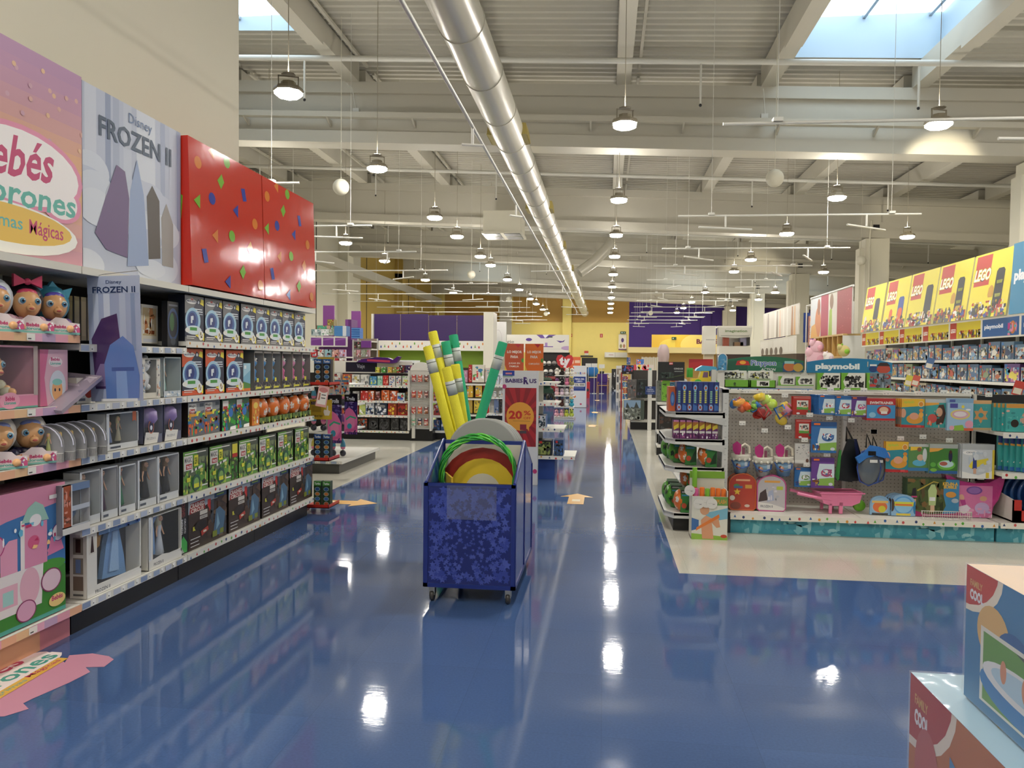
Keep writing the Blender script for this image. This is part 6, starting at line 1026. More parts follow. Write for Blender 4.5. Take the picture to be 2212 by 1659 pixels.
p = Z(430, 275); sandnet(p.x, p.z, ['b8d82a', 'c8281f', '2a4aa8', 'e8c81a', 'b8d82a'], 'big net with lime green scoop, third in top row', 5, 1.25)
p = Z(615, 345); sandnet(p.x, p.z, ['2a7ad0', 'd8281f', 'e8c81a', '7ac83a', 'd8a'], 'net with blue scoop and yellow pieces, fourth in top row', 6, 1.2)
# buckets
def bucket(face, label, cx, cz, spade=1):
    b = B(); b.lathe([(.04, 0), (.044, 0), (.066, .115), (.064, .115)], n=20, col=face); b.lathe([(.041, -.002), (.043, .012), (.04, .012)], n=20, col='2b2fa0')
    b.lathe([(.067, .105), (.071, .11), (.073, .14), (.069, .145), (.05, .14)], n=20, col='d9d4c6')
    for k in range(10): a = k*.628; b.ball((.069*math.cos(a), .069*math.sin(a), .108), .012, 'd9d4c6', n=6)
    h = B(); h.tube([(-.066, 0, .1), (-.05, -.05, .06), (0, -.072, .045), (.05, -.05, .06), (.066, 0, .1)], .004, '2b5fb8', 6)
    s = B('b82f7c'); s.prism([(-.06, .17), (-.035, .13), (-.02, .13), (0, .17), (.0, .215), (-.03, .24), (-.062, .215)], -.02, -.008, 'y'); s.tube([(-.025, -.015, .14), (-.02, -.01, .1)], .008, 'b82f7c', 6); s.tube([(.0, 0, .13), (.0, 0, .2), (.03, 0, .22), (.06, 0, .2), (.065, 0, .15)], .01, 'dcd4c0', 6)
    s.box(-.012, .0, .12, .03, .01, .19, '8a4a62')
    d = B(); d.lathe([(.0522, .035), (.0625, .09)], n=20, col='7fa4c0'); d.ball((-.02, -.047, .06), .022, '7a4632', n=8, sy=.4, sz=1.4); d.ball((-.02, -.055, .058), .014, 'd8a082', n=8, sy=.4, sz=1.2); d.box(.02, -.058, .06, .04, -.05, .09, 'c8d4e0')
    put(T('toy_bucket', 'toy bucket', b.mesh('toy_bucket', [PL]), [('handle', h.mesh('handle', [PL])), ('printed_band', d.mesh('printed_band', [GL])), ('spade', s.mesh('spade', [PL]), [], 'magenta spade and cream rake')]), (cx, 7.17, cz), label, 0, 'toy buckets with magenta spades', s=1.22)
for x, y, f, l in ((175, 925, '5f7f9c', 'toy bucket with magenta spade and blue handle, leftmost'), (395, 955, '8f9298', 'toy bucket with rake and dark grey body, middle one'), (600, 950, '4f76a0', 'toy bucket with magenta spade and face print, rightmost')):
    p = Z(x, y); bucket(f, l, p.x, p.z)
# backpacks
def pack(name, w, h, col, els, label, cx, rim):
    b = B(col); n = 14; out = [(-w/2+.02, 0), (w/2-.02, 0), (w/2, .02)]+[(w/2*math.cos(math.pi*k/n), h-w/2*.75+w/2*.75*math.sin(math.pi*k/n)) for k in range(n+1)]+[(-w/2, .02)]
    b.prism(out, 0, .09, 'y', col); r = B(rim); r.tube([(a, 0, c) for a, c in out], .006, rim, 6, closed=True); r.tube([(a, .09, c) for a, c in out], .006, rim, 6, closed=True)
    b.art((-w/2, 0, 0), (1, 0, 0), (0, 0, 1), w, h, els)
    put(T('toy_backpack', 'backpack', b.mesh('toy_backpack', [GL]), [('piping', r.mesh('piping', [PL]))]), (cx, 7.12, .18), label)
pack('a', .235, .33, 'b8402a', [('r', .25, .8, .78, .85, 'e8b080'), ('e', .28, .66, .12, .06, '5a8a4a'), ('r', .18, .6, .5, .66, '4a6a9a'), ('r', .6, .6, .85, .7, 'd8a03a'), ('s', .3, .5, .14, 'f0c828'), ('e', .12, .33, .1, .07, 'dcd8cc'), ('e', .68, .12, .1, .04, 'd8c0b0'), ('e', .25, .12, .2, .1, '8a3a2a')], 'transparent red toy filled backpack with yellow star', 1.245, 'c8602a')
pack('b', .25, .32, 'c0bcc0', [('r', .25, .8, .8, .86, 'e0a040'), ('r', .68, .6, .9, .7, 'b8c83a'), ('p', [(.05, .25), (.1, .5), (.3, .62), (.38, .3)], '4a3a38'), ('p', [(.35, .25), (.4, .55), (.55, .6), (.6, .3)], 'a8b0cc'), ('p', [(0, .03), (0, .25), (.5, .2), (1, .08), (1, 0)], 'e2e0dc'), ('t', 'FROZEN II', .12, .09, .55, .16, '666a78', .02), ('k', 7, 12, .3, .3, .9, .75, .05, 'c8c8d0 b0b4c0 d8d4dc')], 'clear toy filled backpack with magenta piping', 1.5, 'c04a8a')
# flippers and mesh bags
b = B(); p = Z(1190, 1010)
for dx, c, rot in ((0, '12161a', .12), (.05, '14161c', 0), (.1, '1a2350', -.06), (.13, '131520', -.12)):
    M = Matrix.Translation((dx, 0, 0)) @ Matrix.Rotation(rot, 4, 'Y'); b.prism([(-.07, 0), (.07, .0), (.075, .1), (.03, .38), (-.02, .38), (-.07, .12)], dx*.3, dx*.3+.02, 'y', c, M=M)
b.prism([(-.08, .05), (-.06, .0), (-.045, .02), (-.03, .28), (-.05, .28)], -.01, .0, 'y', '3a9a3a'); b.tube([(.02, .02, .36), (.04, .1, .48), (.08, .02, .36)], .01, '111', 6)
put(T('swim_fins', 'swim fins', b.mesh('swim_fins', [PL])), (p.x+.02, 7.2, p.z), 'bunch of black, blue and green swim fins hanging together')
for i, (x, y, s_) in enumerate(((1445, 1040, 1.25), (1530, 1030, 1.15))):
    p = Z(x, y, 7.1); b = B(); b.ball((0, 0, .13), .095, '5a6470', n=14, sx=.85, sy=.5, sz=1.35); m_ = B(); m_.tube([(-.08, -.01, .13), (-.06, -.01, .03), (0, -.01, 0), (.06, -.01, .03), (.08, -.01, .13), (.05, -.01, .24), (0, -.01, .26), (-.05, -.01, .24)], .005, '2a4a9a', 6, closed=True)
    k = B(); k.prism([(-.1, .2), (-.04, .24), (.0, .29), (.06, .28), (.1, .2), (.03, .22), (-.03, .2), (-.08, .16)], -.05, -.02, 'y', '2f78c8'); k.box(-.02, -.055, .22, .03, -.05, .25, '111'); k.tube([(-.02, .0, .27), (0, .05, .36), (.02, 0, .27)], .006, '111', 5); k.box(-.01, -.06, .17, .04, -.055, .19, 'ddd')
    put(T('mesh_bag', 'mesh bag', b.mesh('mesh_bag', [GL]), [('blue_trim', m_.mesh('blue_trim', [PL])), ('blue_top', k.mesh('blue_top', [FB]))]), (p.x, 7.08+.06*i, p.z-.01), 'clear mesh swim kit bag with blue fabric top, %s one' % ('front left', 'rear right')[i], 0, 'mesh swim kit bags', s=s_)
# wheelbarrow
pk = 'ee84ae'; b = B(pk); b.prism([(-.17, .09), (-.2, .185), (.17, .185), (.15, .1), (.08, .07), (-.1, .07)], -.11, .11, 'y', pk); b.add([(-.19, -.1, .188), (.16, -.1, .188), (.16, .1, .188), (-.19, .1, .188)], [(0, 1, 2, 3)], 'c8507e')
b.box(-.21, -.125, .178, .19, -.105, .19); b.box(-.21, .105, .178, .19, .125, .19); b.box(.17, -.12, .178, .19, .12, .19); b.box(-.21, -.12, .178, -.19, .12, .19)
lg = [];
for sg in (-1, 1):
    l = B(pk); l.box(-.03, sg*.1-.01, 0, .0, sg*.1+.01, .1); l.box(-.12, sg*.1-.01, 0.0, -.095, sg*.1+.01, .09); lg.append(('leg', l.mesh('leg', [PL])))
    h = B(pk); h.tube([(-.1, sg*.1, .12), (-.28, sg*.1, .15), (-.4, sg*.1, .175)], .014, pk, 8); lg.append(('handle', h.mesh('handle', [PL])))
w_ = B(); w_.lathe([(.001, -.02), (.05, -.02), (.055, 0), (.05, .02), (.001, .02)], n=16, col='7ac82a', M=Matrix.Translation((.19, 0, .058)) @ Matrix.Rotation(R90, 4, 'X')); lg.append(('wheel', w_.mesh('wheel', [PL]), [], 'lime green wheel'))
put(T('toy_wheelbarrow', 'toy wheelbarrow', b.mesh('toy_wheelbarrow', [PL]), lg), (2.1, 7.2, .18), 'pink plastic toy wheelbarrow on the base shelf', .1)
def bubble(w, h, els, label, x, y, n=1, grp=None):
    b = B('c8ccd0'); pts = [(-w/2, 0), (w/2, 0), (w/2, h*.6)]+[(w/2*math.cos(math.pi*k/10), h*.6+h*.4*math.sin(math.pi*k/10)) for k in range(1, 10)]+[(-w/2, h*.6)]; b.prism(pts, 0, .02, 'y', '8ab4d8'); b.art((-w/2, 0, 0), (1, 0, 0), (0, 0, 1), w, h, els)
    m_ = b.mesh('bubble_toy_pack', [GL])
    for i in range(n): put(T('bubble_toy_pack', 'toy pack', m_), (x-.012*i, y+.03*i, .18), label if n == 1 else label+', %s' % ('front', 'second', 'third', 'rear')[i], 0, grp)
bubble(.17, .17, [('e', .5, .45, .42, .42, '9ac0dc'), ('e', .5, .42, .36, .3, 'e8783a'), ('e', .6, .3, .18, .18, 'd8d02a'), ('r', .1, .62, .9, .74, 'e8c06a'), ('r', .1, 0, .9, .1, '3a3a3a')], 'small rounded ball toy pack beside the wheelbarrow', 2.43, 7.1)
bubble(.2, .19, [('e', .5, .5, .42, .42, '5aa0dc'), ('e', .5, .5, .36, .36, '8ac4e8'), ('r', .08, .46, .92, .66, 'd8d83a'), ('r', .15, .48, .86, .56, 'e87a3a'), ('r', .2, .02, .8, .12, 'e0c83a'), ('e', .02, .5, .1, .3, '4a3a30'), ('e', .98, .4, .08, .3, '2a7ab0')], 'blue rounded super ball pack', 2.62, 7.08, 4, 'blue rounded ball packs')
p = Q(410, 1410); q = Q(928, 1015); w_, h_ = q.x-p.x, q.z-p.z
put(carton('kid_bubble_box', 'toy box', w_, .33, .12, '3a5a3a', [('r', 0, 0, 1, 1, '4a5a2a'), ('p', [(.65, 0), (.75, .3), (.68, .7), (.75, 1), (1, 1), (1, 0)], '3a88b8'), ('k', 4, 40, 0, .1, .7, 1, .07, '5a4a2a 3a4a22 6a6a3a 7a5a30 2f3a1c'), ('p', [(0, 0), (0, .2), (.4, .06), (.9, .1), (1, .14), (1, 0)], 'a82a6a'), ('p', [(.42, .3), (.4, .7), (.46, .86), (.53, .86), (.57, .7), (.55, .3)], 'b8cc8a'), ('r', .43, .42, .54, .52, 'e8e8e8'), ('p', [(.08, .55), (.1, .74), (.16, .76), (.18, .55)], '1f1a24'), ('r', .08, .5, .19, .54, 'c83a7a'), ('r', .11, .28, .17, .46, 'd8b090'), ('r', .45, .12, .53, .3, 'd8b090'), ('p', [(.18, .7), (.5, .95), (.6, .92), (.6, .9), (.5, .92), (.2, .67)], 'b8a23a'), ('t', 'KID-IN-A', .68, .84, .97, .93, 'e8b82a', .04), ('t', 'BUBBLE', .7, .76, .95, .84, 'e8b82a', .04), ('e', .84, .6, .1, .08, 'd8963a'), ('e', .92, .44, .07, .06, 'a8b8c8')]), ((p.x+q.x)/2, 7.1, .18), 'green and blue KID-IN-A BUBBLE toy box on base shelf')
wb = B('d9d6cc')
for k in range(23): wb.box(-.2+.0182*k, 0, 0, -.197+.0182*k, .004, .075)
for z in (0, .035, .072): wb.box(-.2, -.002, z, .203, .004, z+.005)
for sx in (-.2, .2): wb.box(sx-.002, 0, 0.04, sx+.002, .02, .075); wb.box(sx-.002, 0, 0, sx+.002, .1, .004)
put(T('wire_fence_divider', 'wire divider', wb.mesh('wire_fence_divider', [PL])), (2.93, 6.955, .18), 'short white wire fence standing before the bubble toy box')
bp = B('b8247c'); bp.prism([(-.15, 0), (.14, 0), (.16, .1), (.2, .16), (.24, .3), (.25, .37), (.21, .36), (.12, .31), (0, .3), (-.12, .32), (-.2, .36), (-.24, .37), (-.22, .3), (-.2, .2), (-.15, .12)], 0, .1, 'y', 'b8247c')
bp.art((-.15, 0, 0), (1, 0, 0), (0, 0, 1), .3, .28, [('r', 0, 0, 1, 1, 'd873a8'), ('e', .5, .85, .22, .13, '7a4a9a'), ('e', .5, .85, .17, .1, '9a6ab8'), ('e', .15, .6, .08, .12, 'e0a890'), ('p', [(.1, .55), (.25, .55), (.35, .1), (.15, .05), (.2, .3)], 'b83a8a'), ('e', .75, .6, .1, .08, 'd8a080'), ('e', .72, .3, .2, .18, 'c8a8d8'), ('p', [(0, .3), (.3, .4), (.5, .2), (.2, .1)], 'e8d8e8'), ('k', 9, 14, .3, 0, 1, .3, .05, 'e8a0c8 c8b0e0 f0d0e0')])
put(T('mermaid_bag', 'toy bag', bp.mesh('mermaid_bag', [mat('crinkled_foil', None, .18, coat=.6, bump=.8, bscale=22)])), (3.22, 7.12, .18), 'shiny magenta crinkled costume bag beside the bubble toy box')
# shelf bay at the right edge with inflatables
put(bay(1.1, .56, [.945, .6, .175], 'confetti', 1.25, seed=70, kick='3f9cb2', kickart=water, back='1e1e20', lip=.045), (3.9, 6.93, 0), 'shelving bay with dark back at the right edge of photo', 0)
for i in range(6):
    t = carton('pool_float_box', 'pool toy box', .24, .3, .03, '3a9a98', [('r', 0, 0, 1, 1, '35a09a'), ('p', [(0, .78), (.6, .7), (1, .8), (1, 1), (0, 1)], '2a3f8a'), ('p', [(0, .74), (.6, .68), (1, .76), (1, .8), (.6, .73), (0, .8)], 'e8a03a'), ('p', [(.1, .25), (.3, .45), (.6, .5), (1, .35), (.9, .2), (.4, .15)], 'e4e4e0'), ('e', .65, .6, .14, .12, 'c89070'), ('r', 0, 0, 1, .12, '2a6ab0'), ('e', .22, .62, .07, .05, 'e0702a')], m=GL)
    put(t, (3.7-.035*i, 6.97+.03*i, .605), 'teal swan float box on right edge middle shelf, %s' % ('front' if i == 0 else 'rearmost' if i == 5 else ORD[i]+' behind'), 0, 'teal float boxes at right edge')
for i in range(5):
    t = carton('pool_float_box', 'pool toy box', .2 if i < 4 else .14, .24, .03, '3a9a98', [('r', 0, 0, 1, 1, '3aa8a4'), ('r', 0, .85, 1, 1, 'd8963a'), ('e', .35, .3, .16, .14, '2a1f1c'), ('e', .75, .45, .14, .25, 'd8a890'), ('k', i, 16, 0, .1, 1, .8, .05, '5ac0b8 2a8a8a e0b0a0')], m=GL) if i < 4 else carton('pool_float_box', 'pool toy box', .2, .26, .04, '2a7ab8', [('r', 0, 0, 1, 1, '3a88c0'), ('e', .8, .55, .5, .22, 'd8d02a'), ('e', .5, .9, .4, .05, 'c83a4a'), ('e', .4, .15, .3, .08, 'e0d8c8')])
    put(t, ((3.5 if i < 4 else 3.66)-.02*i*(i < 4), 6.99+.03*i if i < 4 else 6.97, .95), ('teal ball game box on right edge top shelf, %s' % ORD[i]) if i < 4 else 'blue and yellow float box at extreme right top shelf', 0, 'teal ball game boxes' if i < 4 else None)
b = B('c22a22'); b.box(-.2, 0, 0, .2, .5, .012); b.box(-.2, 0, 0, .2, .01, .1, 'c22a22'); b.prism([(0, 0), (.5, 0), (.5, .26), (0, .19)], -.2, -.19, 'x', 'd8d4cc'); b.box(-.2, 0, 0, -.13, .01, .19, 'c22a22')
put(T('red_display_tray', 'display box', b.mesh('red_display_tray', [PR])), (3.66, 6.96, .18), 'red fronted display box holding blue pool rings, right edge')
for i in range(5):
    b = B('1a4a86'); b.tube([(.22*math.cos(k*.2618), 0, .25+.22*math.sin(k*.2618)) for k in range(24)], .02, '1f4f8c', 8, closed=True); M = Matrix.Rotation(R90, 4, 'X'); b.lathe([(.001, -.005), (.2, -.005), (.2, .005), (.001, .005)], (0, 0, 0), 24, 'd4d6da' if i == 0 else '1a3f7a', smooth=False, M=Matrix.Translation((0, 0, .25)) @ M)
    if i == 0: b.art((-.2, -.008, .05), (1, 0, 0), (0, 0, 1), .4, .4, [('t', 'Splash', .3, .78, .7, .88, '1f3f8a', .03)]+[('r', .15, .65-.05*k, .45, .66-.05*k, '778') for k in range(5)]+[('e', .7, .4, .2, .08, '2a5aa0')])
    put(T('pool_ring_pack', 'pool ring', b.mesh('pool_ring_pack', [GL])), (3.76-.03*i, 7.0+.06*i, .197), 'blue ringed splash pool pack in red tray, %s' % ('front' if i == 0 else ORD[i]+' back'), 0, 'blue pool ring packs', s=.8)
# ---------------------------------------------------------------- end display of the pegboard island facing the aisle
b = B('c9c9c5'); b.box(1.03, 6.93, 0, 1.08, 7.0, 1.28, 'cfcfca'); b.box(1.03, 7.95, 0, 1.08, 8.02, 1.28); b.box(1.05, 7.0, 0, 1.08, 7.95, 1.26, 'bcbdb9'); b.box(1.03, 6.93, 1.25, 1.08, 8.02, 1.29, 'd4d3cd'); b.box(1.08, 6.97, 0, 1.12, 7.0, .18, '1a1a1c'); b.box(.62, 7.0, 0, .78, 7.9, .13, '141416'); b.box(.78, 7.04, 0, 1.05, 7.9, .13, '17171a')
for k in range(12): b.art((1.03, 6.93, .05+.1*k), (1, 0, 0), (0, 0, 1), .05, .1, [('r', .3, .05, .7, .09, '8a8a86'), ('r', .45, .5, .55, .54, '77777a')])
for k in range(24): b.box(1.047, 7.02, .17+.045*k, 1.0495, 7.93, .172+.045*k, 'a5a6a3')
sp = []
for z in (1.07, .83, .58, .165):
    s = B('d2d1cb'); poly = [(1.05, FY), (.62, FY), (.54, FY+.13), (.54, 7.86), (.62, 8.0), (1.05, 8.0)]; s.prism(poly, z-.02, z, 'z', 'd6d5cf')
    for (a, c) in zip(poly[:-1], poly[1:]): 
        d = Vector((c[0]-a[0], c[1]-a[1], 0)); L = d.length; d /= L; nrm = Vector((-d.y, d.x, 0))*-1
        s.add([(a[0], a[1], z-.045), (c[0], c[1], z-.045), (c[0], c[1], z+.004), (a[0], a[1], z+.004)], [(0, 1, 2, 3)], 'dddcd5')
    if z > .2: s.prism([(.7, z-.045), (1.05, z-.045), (1.05, z-.11)], FY-.004, FY+.008, 'y', 'c8c8c3')
    sp.append(('shelf', s.mesh('shelf', [WHT if 0 else PR])))
put(T('end_display_shelves', 'display shelves', b.mesh('end_display_shelves', [PR]), sp), (0, 0, 0), 'white end display with clipped corner shelves facing the aisle')
for i in range(8):
    e = [('r', 0, 0, 1, 1, '1f2f6a'), ('r', .12, .05, .88, .98, '22387c'), ('p', [(.1, .05), (.9, .05), (.9, .2), (.1, .26)], 'b03a3a' if i % 2 == 0 else '3a6ab0'), ('e', .5, .8 if i % 2 else .15, .36, .1, '8ab8e0'), ('e', .5, .8 if i % 2 else .15, .2, .05, 'b84a2a')]+[('r', .3, .3+.07*k, .7, .35+.07*k, 'c8cc5a' if i % 3 else '8ac0a0') for k in range(6)]
    put(carton('card_game_box', 'game box', .045, .268, .2, '1d2c66', e, sart=[('r', 0, 0, 1, 1, '22387c'), ('e', .5, .5, .3, .2, 'c85a2a')]), (.652+.0465*i, FY+.03+.004*(i % 3), 1.075), 'narrow dark blue game box upright on top shelf of end display, %s' % nth(i, 8), 0, 'narrow dark blue game boxes')
put(carton('card_game_box', 'game box', .06, .22, .2, 'c85a30', [('r', 0, 0, 1, 1, 'c8602f'), ('e', .6, .5, .35, .3, '3a6ab0'), ('e', .6, .5, .2, .18, '6a9ad0')]), (.595, FY+.12, 1.075), 'orange game box left of the dark blue game boxes')
for r_ in range(2):
    for i in range(7):
        e = [('r', 0, 0, 1, 1, '6a2a6a'), ('r', 0, .55, 1, .9, 'b8742a'), ('r', .1, .9, .9, 1, 'd080b0'), ('p', [(.1, .45), (.9, .6), (.9, .82), (.1, .66)], 'e0cc2a'), ('r', .05, .3, .95, .42, 'e0dcd8'), ('k', i, 8, .1, .02, .9, .3, .16, 'c87aa0 eee 5a2a4a 3a1a3a')]
        put(carton('bubble_tube_box', 'toy box', .052, .165, .05, '5a2458', e), (.63+.0565*i, FY+.03+.075*r_, .835), 'small purple and yellow toy box on second end shelf, %s %s' % (('front row', 'back row')[r_], nth(i, 7)), 0, 'small purple and yellow boxes')
def sideball(c1, c2, x, y, z, label, ph):
    b = B('2f2a22'); b.box(-.02, 0, 0, .08, .19, .2, '2c6a2c'); b.art((-.02, 0, 0), (1, 0, 0), (0, 0, 1), .1, .2, [('r', 0, 0, 1, 1, '2f7a30'), ('r', 0, .85, 1, 1, '1c1c1e'), ('r', .1, .88, .9, .95, '9a9a98'), ('r', .1, .74, .8, .8, '3a88b0'), ('e', .3, .3, .22, .12, 'c84a2a'), ('p', [(.4, .1), (.95, .15), (.95, .7), (.7, .5)], '123a18')])
    g = B(); football(g, (0, 0, 0), .095, c1, c2, ph); M = Matrix.Translation((-.02, .09, .1)) @ Matrix.Diagonal((.6, 1, 1, 1)); g.v = [tuple(M @ Vector(v)) for v in g.v]
    put(T('foam_ball_box', 'boxed ball', b.mesh('foam_ball_box', [PR]), [('foam_ball', g.mesh('foam_ball', [PL]))]), (x, y, z), label, 0, 'boxed foam footballs on the end display')
sideball('e8741c', 'e6e2d8', .91, FY+.03, .585, 'orange boxed foam football on third end shelf, right one', .4)
sideball('e8741c', 'e6e2d8', .745, FY+.14, .585, 'orange boxed foam football on third end shelf, left one', .9)
sideball('5aa82a', '15301a', .655, FY+.3, .585, 'green boxed foam football on third end shelf', .2)
sideball('5aa82a', '15301a', .62, FY+.6, .585, 'rear green boxed foam football on third end shelf', 1.2)
sideball('e8741c', 'e6e2d8', .70, FY+.03, .17, 'orange boxed foam football on lowest end shelf', .5)
sideball('5aa82a', '15301a', .635, FY+.28, .17, 'green boxed foam football on lowest end shelf, nearer one', .3)
sideball('5aa82a', '15301a', .63, FY+.53, .17, 'green boxed foam football on lowest end shelf, farther one', 1.0)
sideball('e8741c', 'e6e2d8', .76, FY+.12, .372, 'orange boxed foam football stacked above the lowest ones', .7)
# water shooter carton
b = B('e0ddd0'); X0_, X1_ = .745, 1.045; wd = .3
b.box(-wd/2, 0, 0, wd/2, .012, .37); b.box(-wd/2, .2, 0, wd/2, .21, .56, 'd8d8cc'); b.box(-wd/2, 0, 0, -wd/2+.006, .2, .42); b.box(wd/2-.006, 0, 0, wd/2, .2, .42); b.box(-wd/2, 0, 0, wd/2, .2, .01); b.prism([(-wd/2, .56), (-wd/2, .5), (wd/2, .5), (wd/2, .56)], .195, .2, 'y', '7fb02a')
b.art((-wd/2, 0, 0), (1, 0, 0), (0, 0, 1), wd, .37, [('r', 0, 0, 1, 1, 'dcdcd0'), ('p', [(0, 0), (1, 0), (1, .08), (0, .14)], '8ab83a'), ('r', .6, .8, 1, 1, '6a9a4a'), ('t', 'SPLASH', .66, .84, .96, .94, 'd8963a', .03), ('p', [(0, .2), (0, .5), (.2, .45), (.2, .25)], '3a6aa8'), ('p', [(.3, .6), (1, .75), (1, .5), (.7, .45)], '7ab8d0'), ('e', .36, .68, .13, .11, 'd8a07a'), ('p', [(.3, .02), (.26, .45), (.4, .56), (.55, .5), (.62, .02)], 'd89a74'), ('p', [(.5, .45), (.75, .5), (.8, .3), (.7, .28)], 'd89a74'), ('p', [(.12, .2), (.14, .28), (.76, .6), (.78, .52)], 'e07a2a'), ('e', .9, .09, .09, .04, 'c84a2a')])
b.art((-wd/2, .2, .3), (1, 0, 0), (0, 0, 1), wd, .25, [('r', .12, .1, .98, .75, 'dedccc'), ('p', [(.3, .1), (.4, .3), (.5, .1)], 'b87a5a')])
put(T('water_shooter_carton', 'display carton', b.mesh('water_shooter_carton', [PR])), (.895, 6.66, 0), 'open carton of water shooters standing on floor before end display')
for i, (x, h, c) in enumerate(((-.115, .6, 'e8741c'), (-.11, .43, 'd8609a'), (-.06, .44, 'e8741c'), (-.015, .43, '7ab82a'), (.03, .44, 'e8741c'), (.075, .435, 'e8741c'), (.12, .43, 'e8741c'))):
    g = B(); g.tube([(0, 0, .012), (0, 0, h*.72)], .019, c, 12); g.tube([(0, 0, h*.72), (0, 0, h*.985), (0, 0, h)], [.021, .021, .019], c if i else '7ab82a', 12); 
    if i: g.tube([(0, 0, .25), (0, 0, .35)], .0215, '3a8a5a', 12)
    put(T('water_shooter', 'water shooter', g.mesh('water_shooter', [FB])), (.895+x, 6.66+(.13 if i == 0 else .05), 0), ('tall orange water shooter with green top in carton' if i == 0 else 'foam water shooter in floor carton, %s of the short ones' % nth(i-1, 6)), 0, 'foam water shooters')
for i, (x, y, z, yy) in enumerate(((-.17, 0, .42, 6.655), (-.095, 0, .31, 6.645), (-.03, 0, .32, 6.65), (.015, 0, .315, 6.64))):
    g = B('dedcd4'); g.lathe([(.001, -.002), (.045, -.002), (.045, .002), (.001, .002)], n=24, col='dedcd6', M=Matrix.Rotation(R90, 4, 'X'), smooth=False); g.art((-.03, -.003, -.01), (1, 0, 0), (0, 0, 1), .06, .02, [('r', 0, .5, 1, .55, '888'), ('r', .6, .1, .9, .3, '666')])
    put(T('round_price_card', 'price card', g.mesh('round_price_card', [PR])), (.895+x, yy, z), 'round white price card on the water shooter carton, %s' % ('highest at left', 'left', 'middle', 'right')[i], 0, 'round white price cards')
# ---------------------------------------------------------------- second island: construction toys and signs
YS = 9.0; xs0, xs1 = 1.37, 3.22; ws = xs1-xs0
b = B('d4d2ca'); b.box(-ws/2, .32, 0, ws/2, .36, 1.44); b.box(-ws/2-.12, 0, 0, -ws/2-.02, .7, 1.43, 'd3d2cb'); b.box(-ws/2, .0, 1.2, ws/2-.9, .32, 1.225, 'd8d6ce'); b.box(-ws/2, -.01, 1.185, ws/2-.9, 0, 1.235, 'e4e2d8')
b.art((-ws/2, -.01, 1.185), (1, 0, 0), (0, 0, 1), ws-.9, .05, rail_art('confetti', ws-.9, 5)+[('r', 0, .85, 1, 1, '3a7ab8')]); b.box(-ws/2, .1, 1.0, ws/2, .32, 1.19, '7a2a2a'); b.box(ws/2-.9, 0, 1.2, ws/2, .32, 1.215)
for k in range(40): b.art((-ws/2, .3195, 1.38), (1, 0, 0), (0, 0, 1), ws, .04, [('r', k/40+.005, .3, k/40+.012, .5, '99968c')]) if k % 2 else None
put(T('island_shelving', 'shelving', b.mesh('island_shelving', [PR])), ((xs0+xs1)/2, YS, 0), 'second white island of shelves behind the pegboard bays')
def gpx(x, y, Y): return onY(x, y, Y)
def put_px(nm, cat, x0, y0, x1, y1, Y, d, col, els, label, group=None, m=None, sart=None):
    p = gpx(x0, y1, Y); q = gpx(x1, y0, Y); return put(carton(nm, cat, q.x-p.x, q.z-p.z, d, col, els, m=m, sart=sart), ((p.x+q.x)/2, Y, p.z), label, 0, group)
GR_ = '6aa82a'
for i, (a, c) in enumerate(((1565, 1618), (1621, 1676))):
    b = B(GR_); p, q = gpx(a, 828, YS+.02), gpx(c, 812, YS+.02); w_ = q.x-p.x; h_ = q.z-p.z
    b.box(-w_/2, 0, 0, w_/2, .012, h_); b.box(-w_/2, 0, 0, w_/2, .16, .01); b.box(-w_/2, .15, 0, w_/2, .16, h_*2.2, 'e2e2da'); b.box(-w_/2, 0, 0, -w_/2+.008, .16, h_); b.box(w_/2-.008, 0, 0, w_/2, .16, h_)
    b.prism([(-w_/2, h_*1.2), (w_/2*.8, h_*1.2), (w_/2*.6, h_*1.7), (w_/2*.3, h_*2.3), (-w_/2*.2, h_*2.2), (-w_/2*.8, h_*2.0)], .135, .15, 'y', 'dfded6')
    b.art((-w_/2, .134, h_*1.05), (1, 0, 0), (0, 0, 1), w_, h_*1.3, [('k', 11+i, 34, .05, .1, .85, .75, .045, '222 444 c8c43a 666 111'), ('r', .1, .6, .8, .63, '333')])
    b.art((-w_/2, 0, 0), (1, 0, 0), (0, 0, 1), w_, h_, [('r', .25, .2, .75, .95, 'dfe0d8'), ('k', 3, 12, .3, .3, .7, .8, .06, '222 555 333')] if i else [('e', .42, .5, .05, .2, '2a4a1a'), ('r', .38, .2, .48, .28, '2a4a1a')])
    put(T('green_display_tray', 'display carton', b.mesh('green_display_tray', [PR])), ((p.x+q.x)/2, YS+.02, 1.237), 'low green carton with black helicopter header, %s one' % ('left', 'right')[i], 0, 'green helicopter cartons')
for i, (a, c, y0_) in enumerate(((1681, 1717, 813), (1719, 1758, 814))):
    put_px('construction_set_box', 'toy box', a, y0_, c, 833, YS+.02, .08, 'c8cac2', [('r', 0, 0, 1, 1, 'd9dad2'), ('p', [(0, 0), (.2, 0), (.1, .5), (.25, 1), (0, 1)], GR_), ('r', 0, 0, 1, .1, GR_), ('k', 13+i, 26, .25, .2, .9, .8, .07, '222 444 333 666')], 'medium green and white construction box, %s one' % ('left', 'right')[i], 'medium construction boxes')
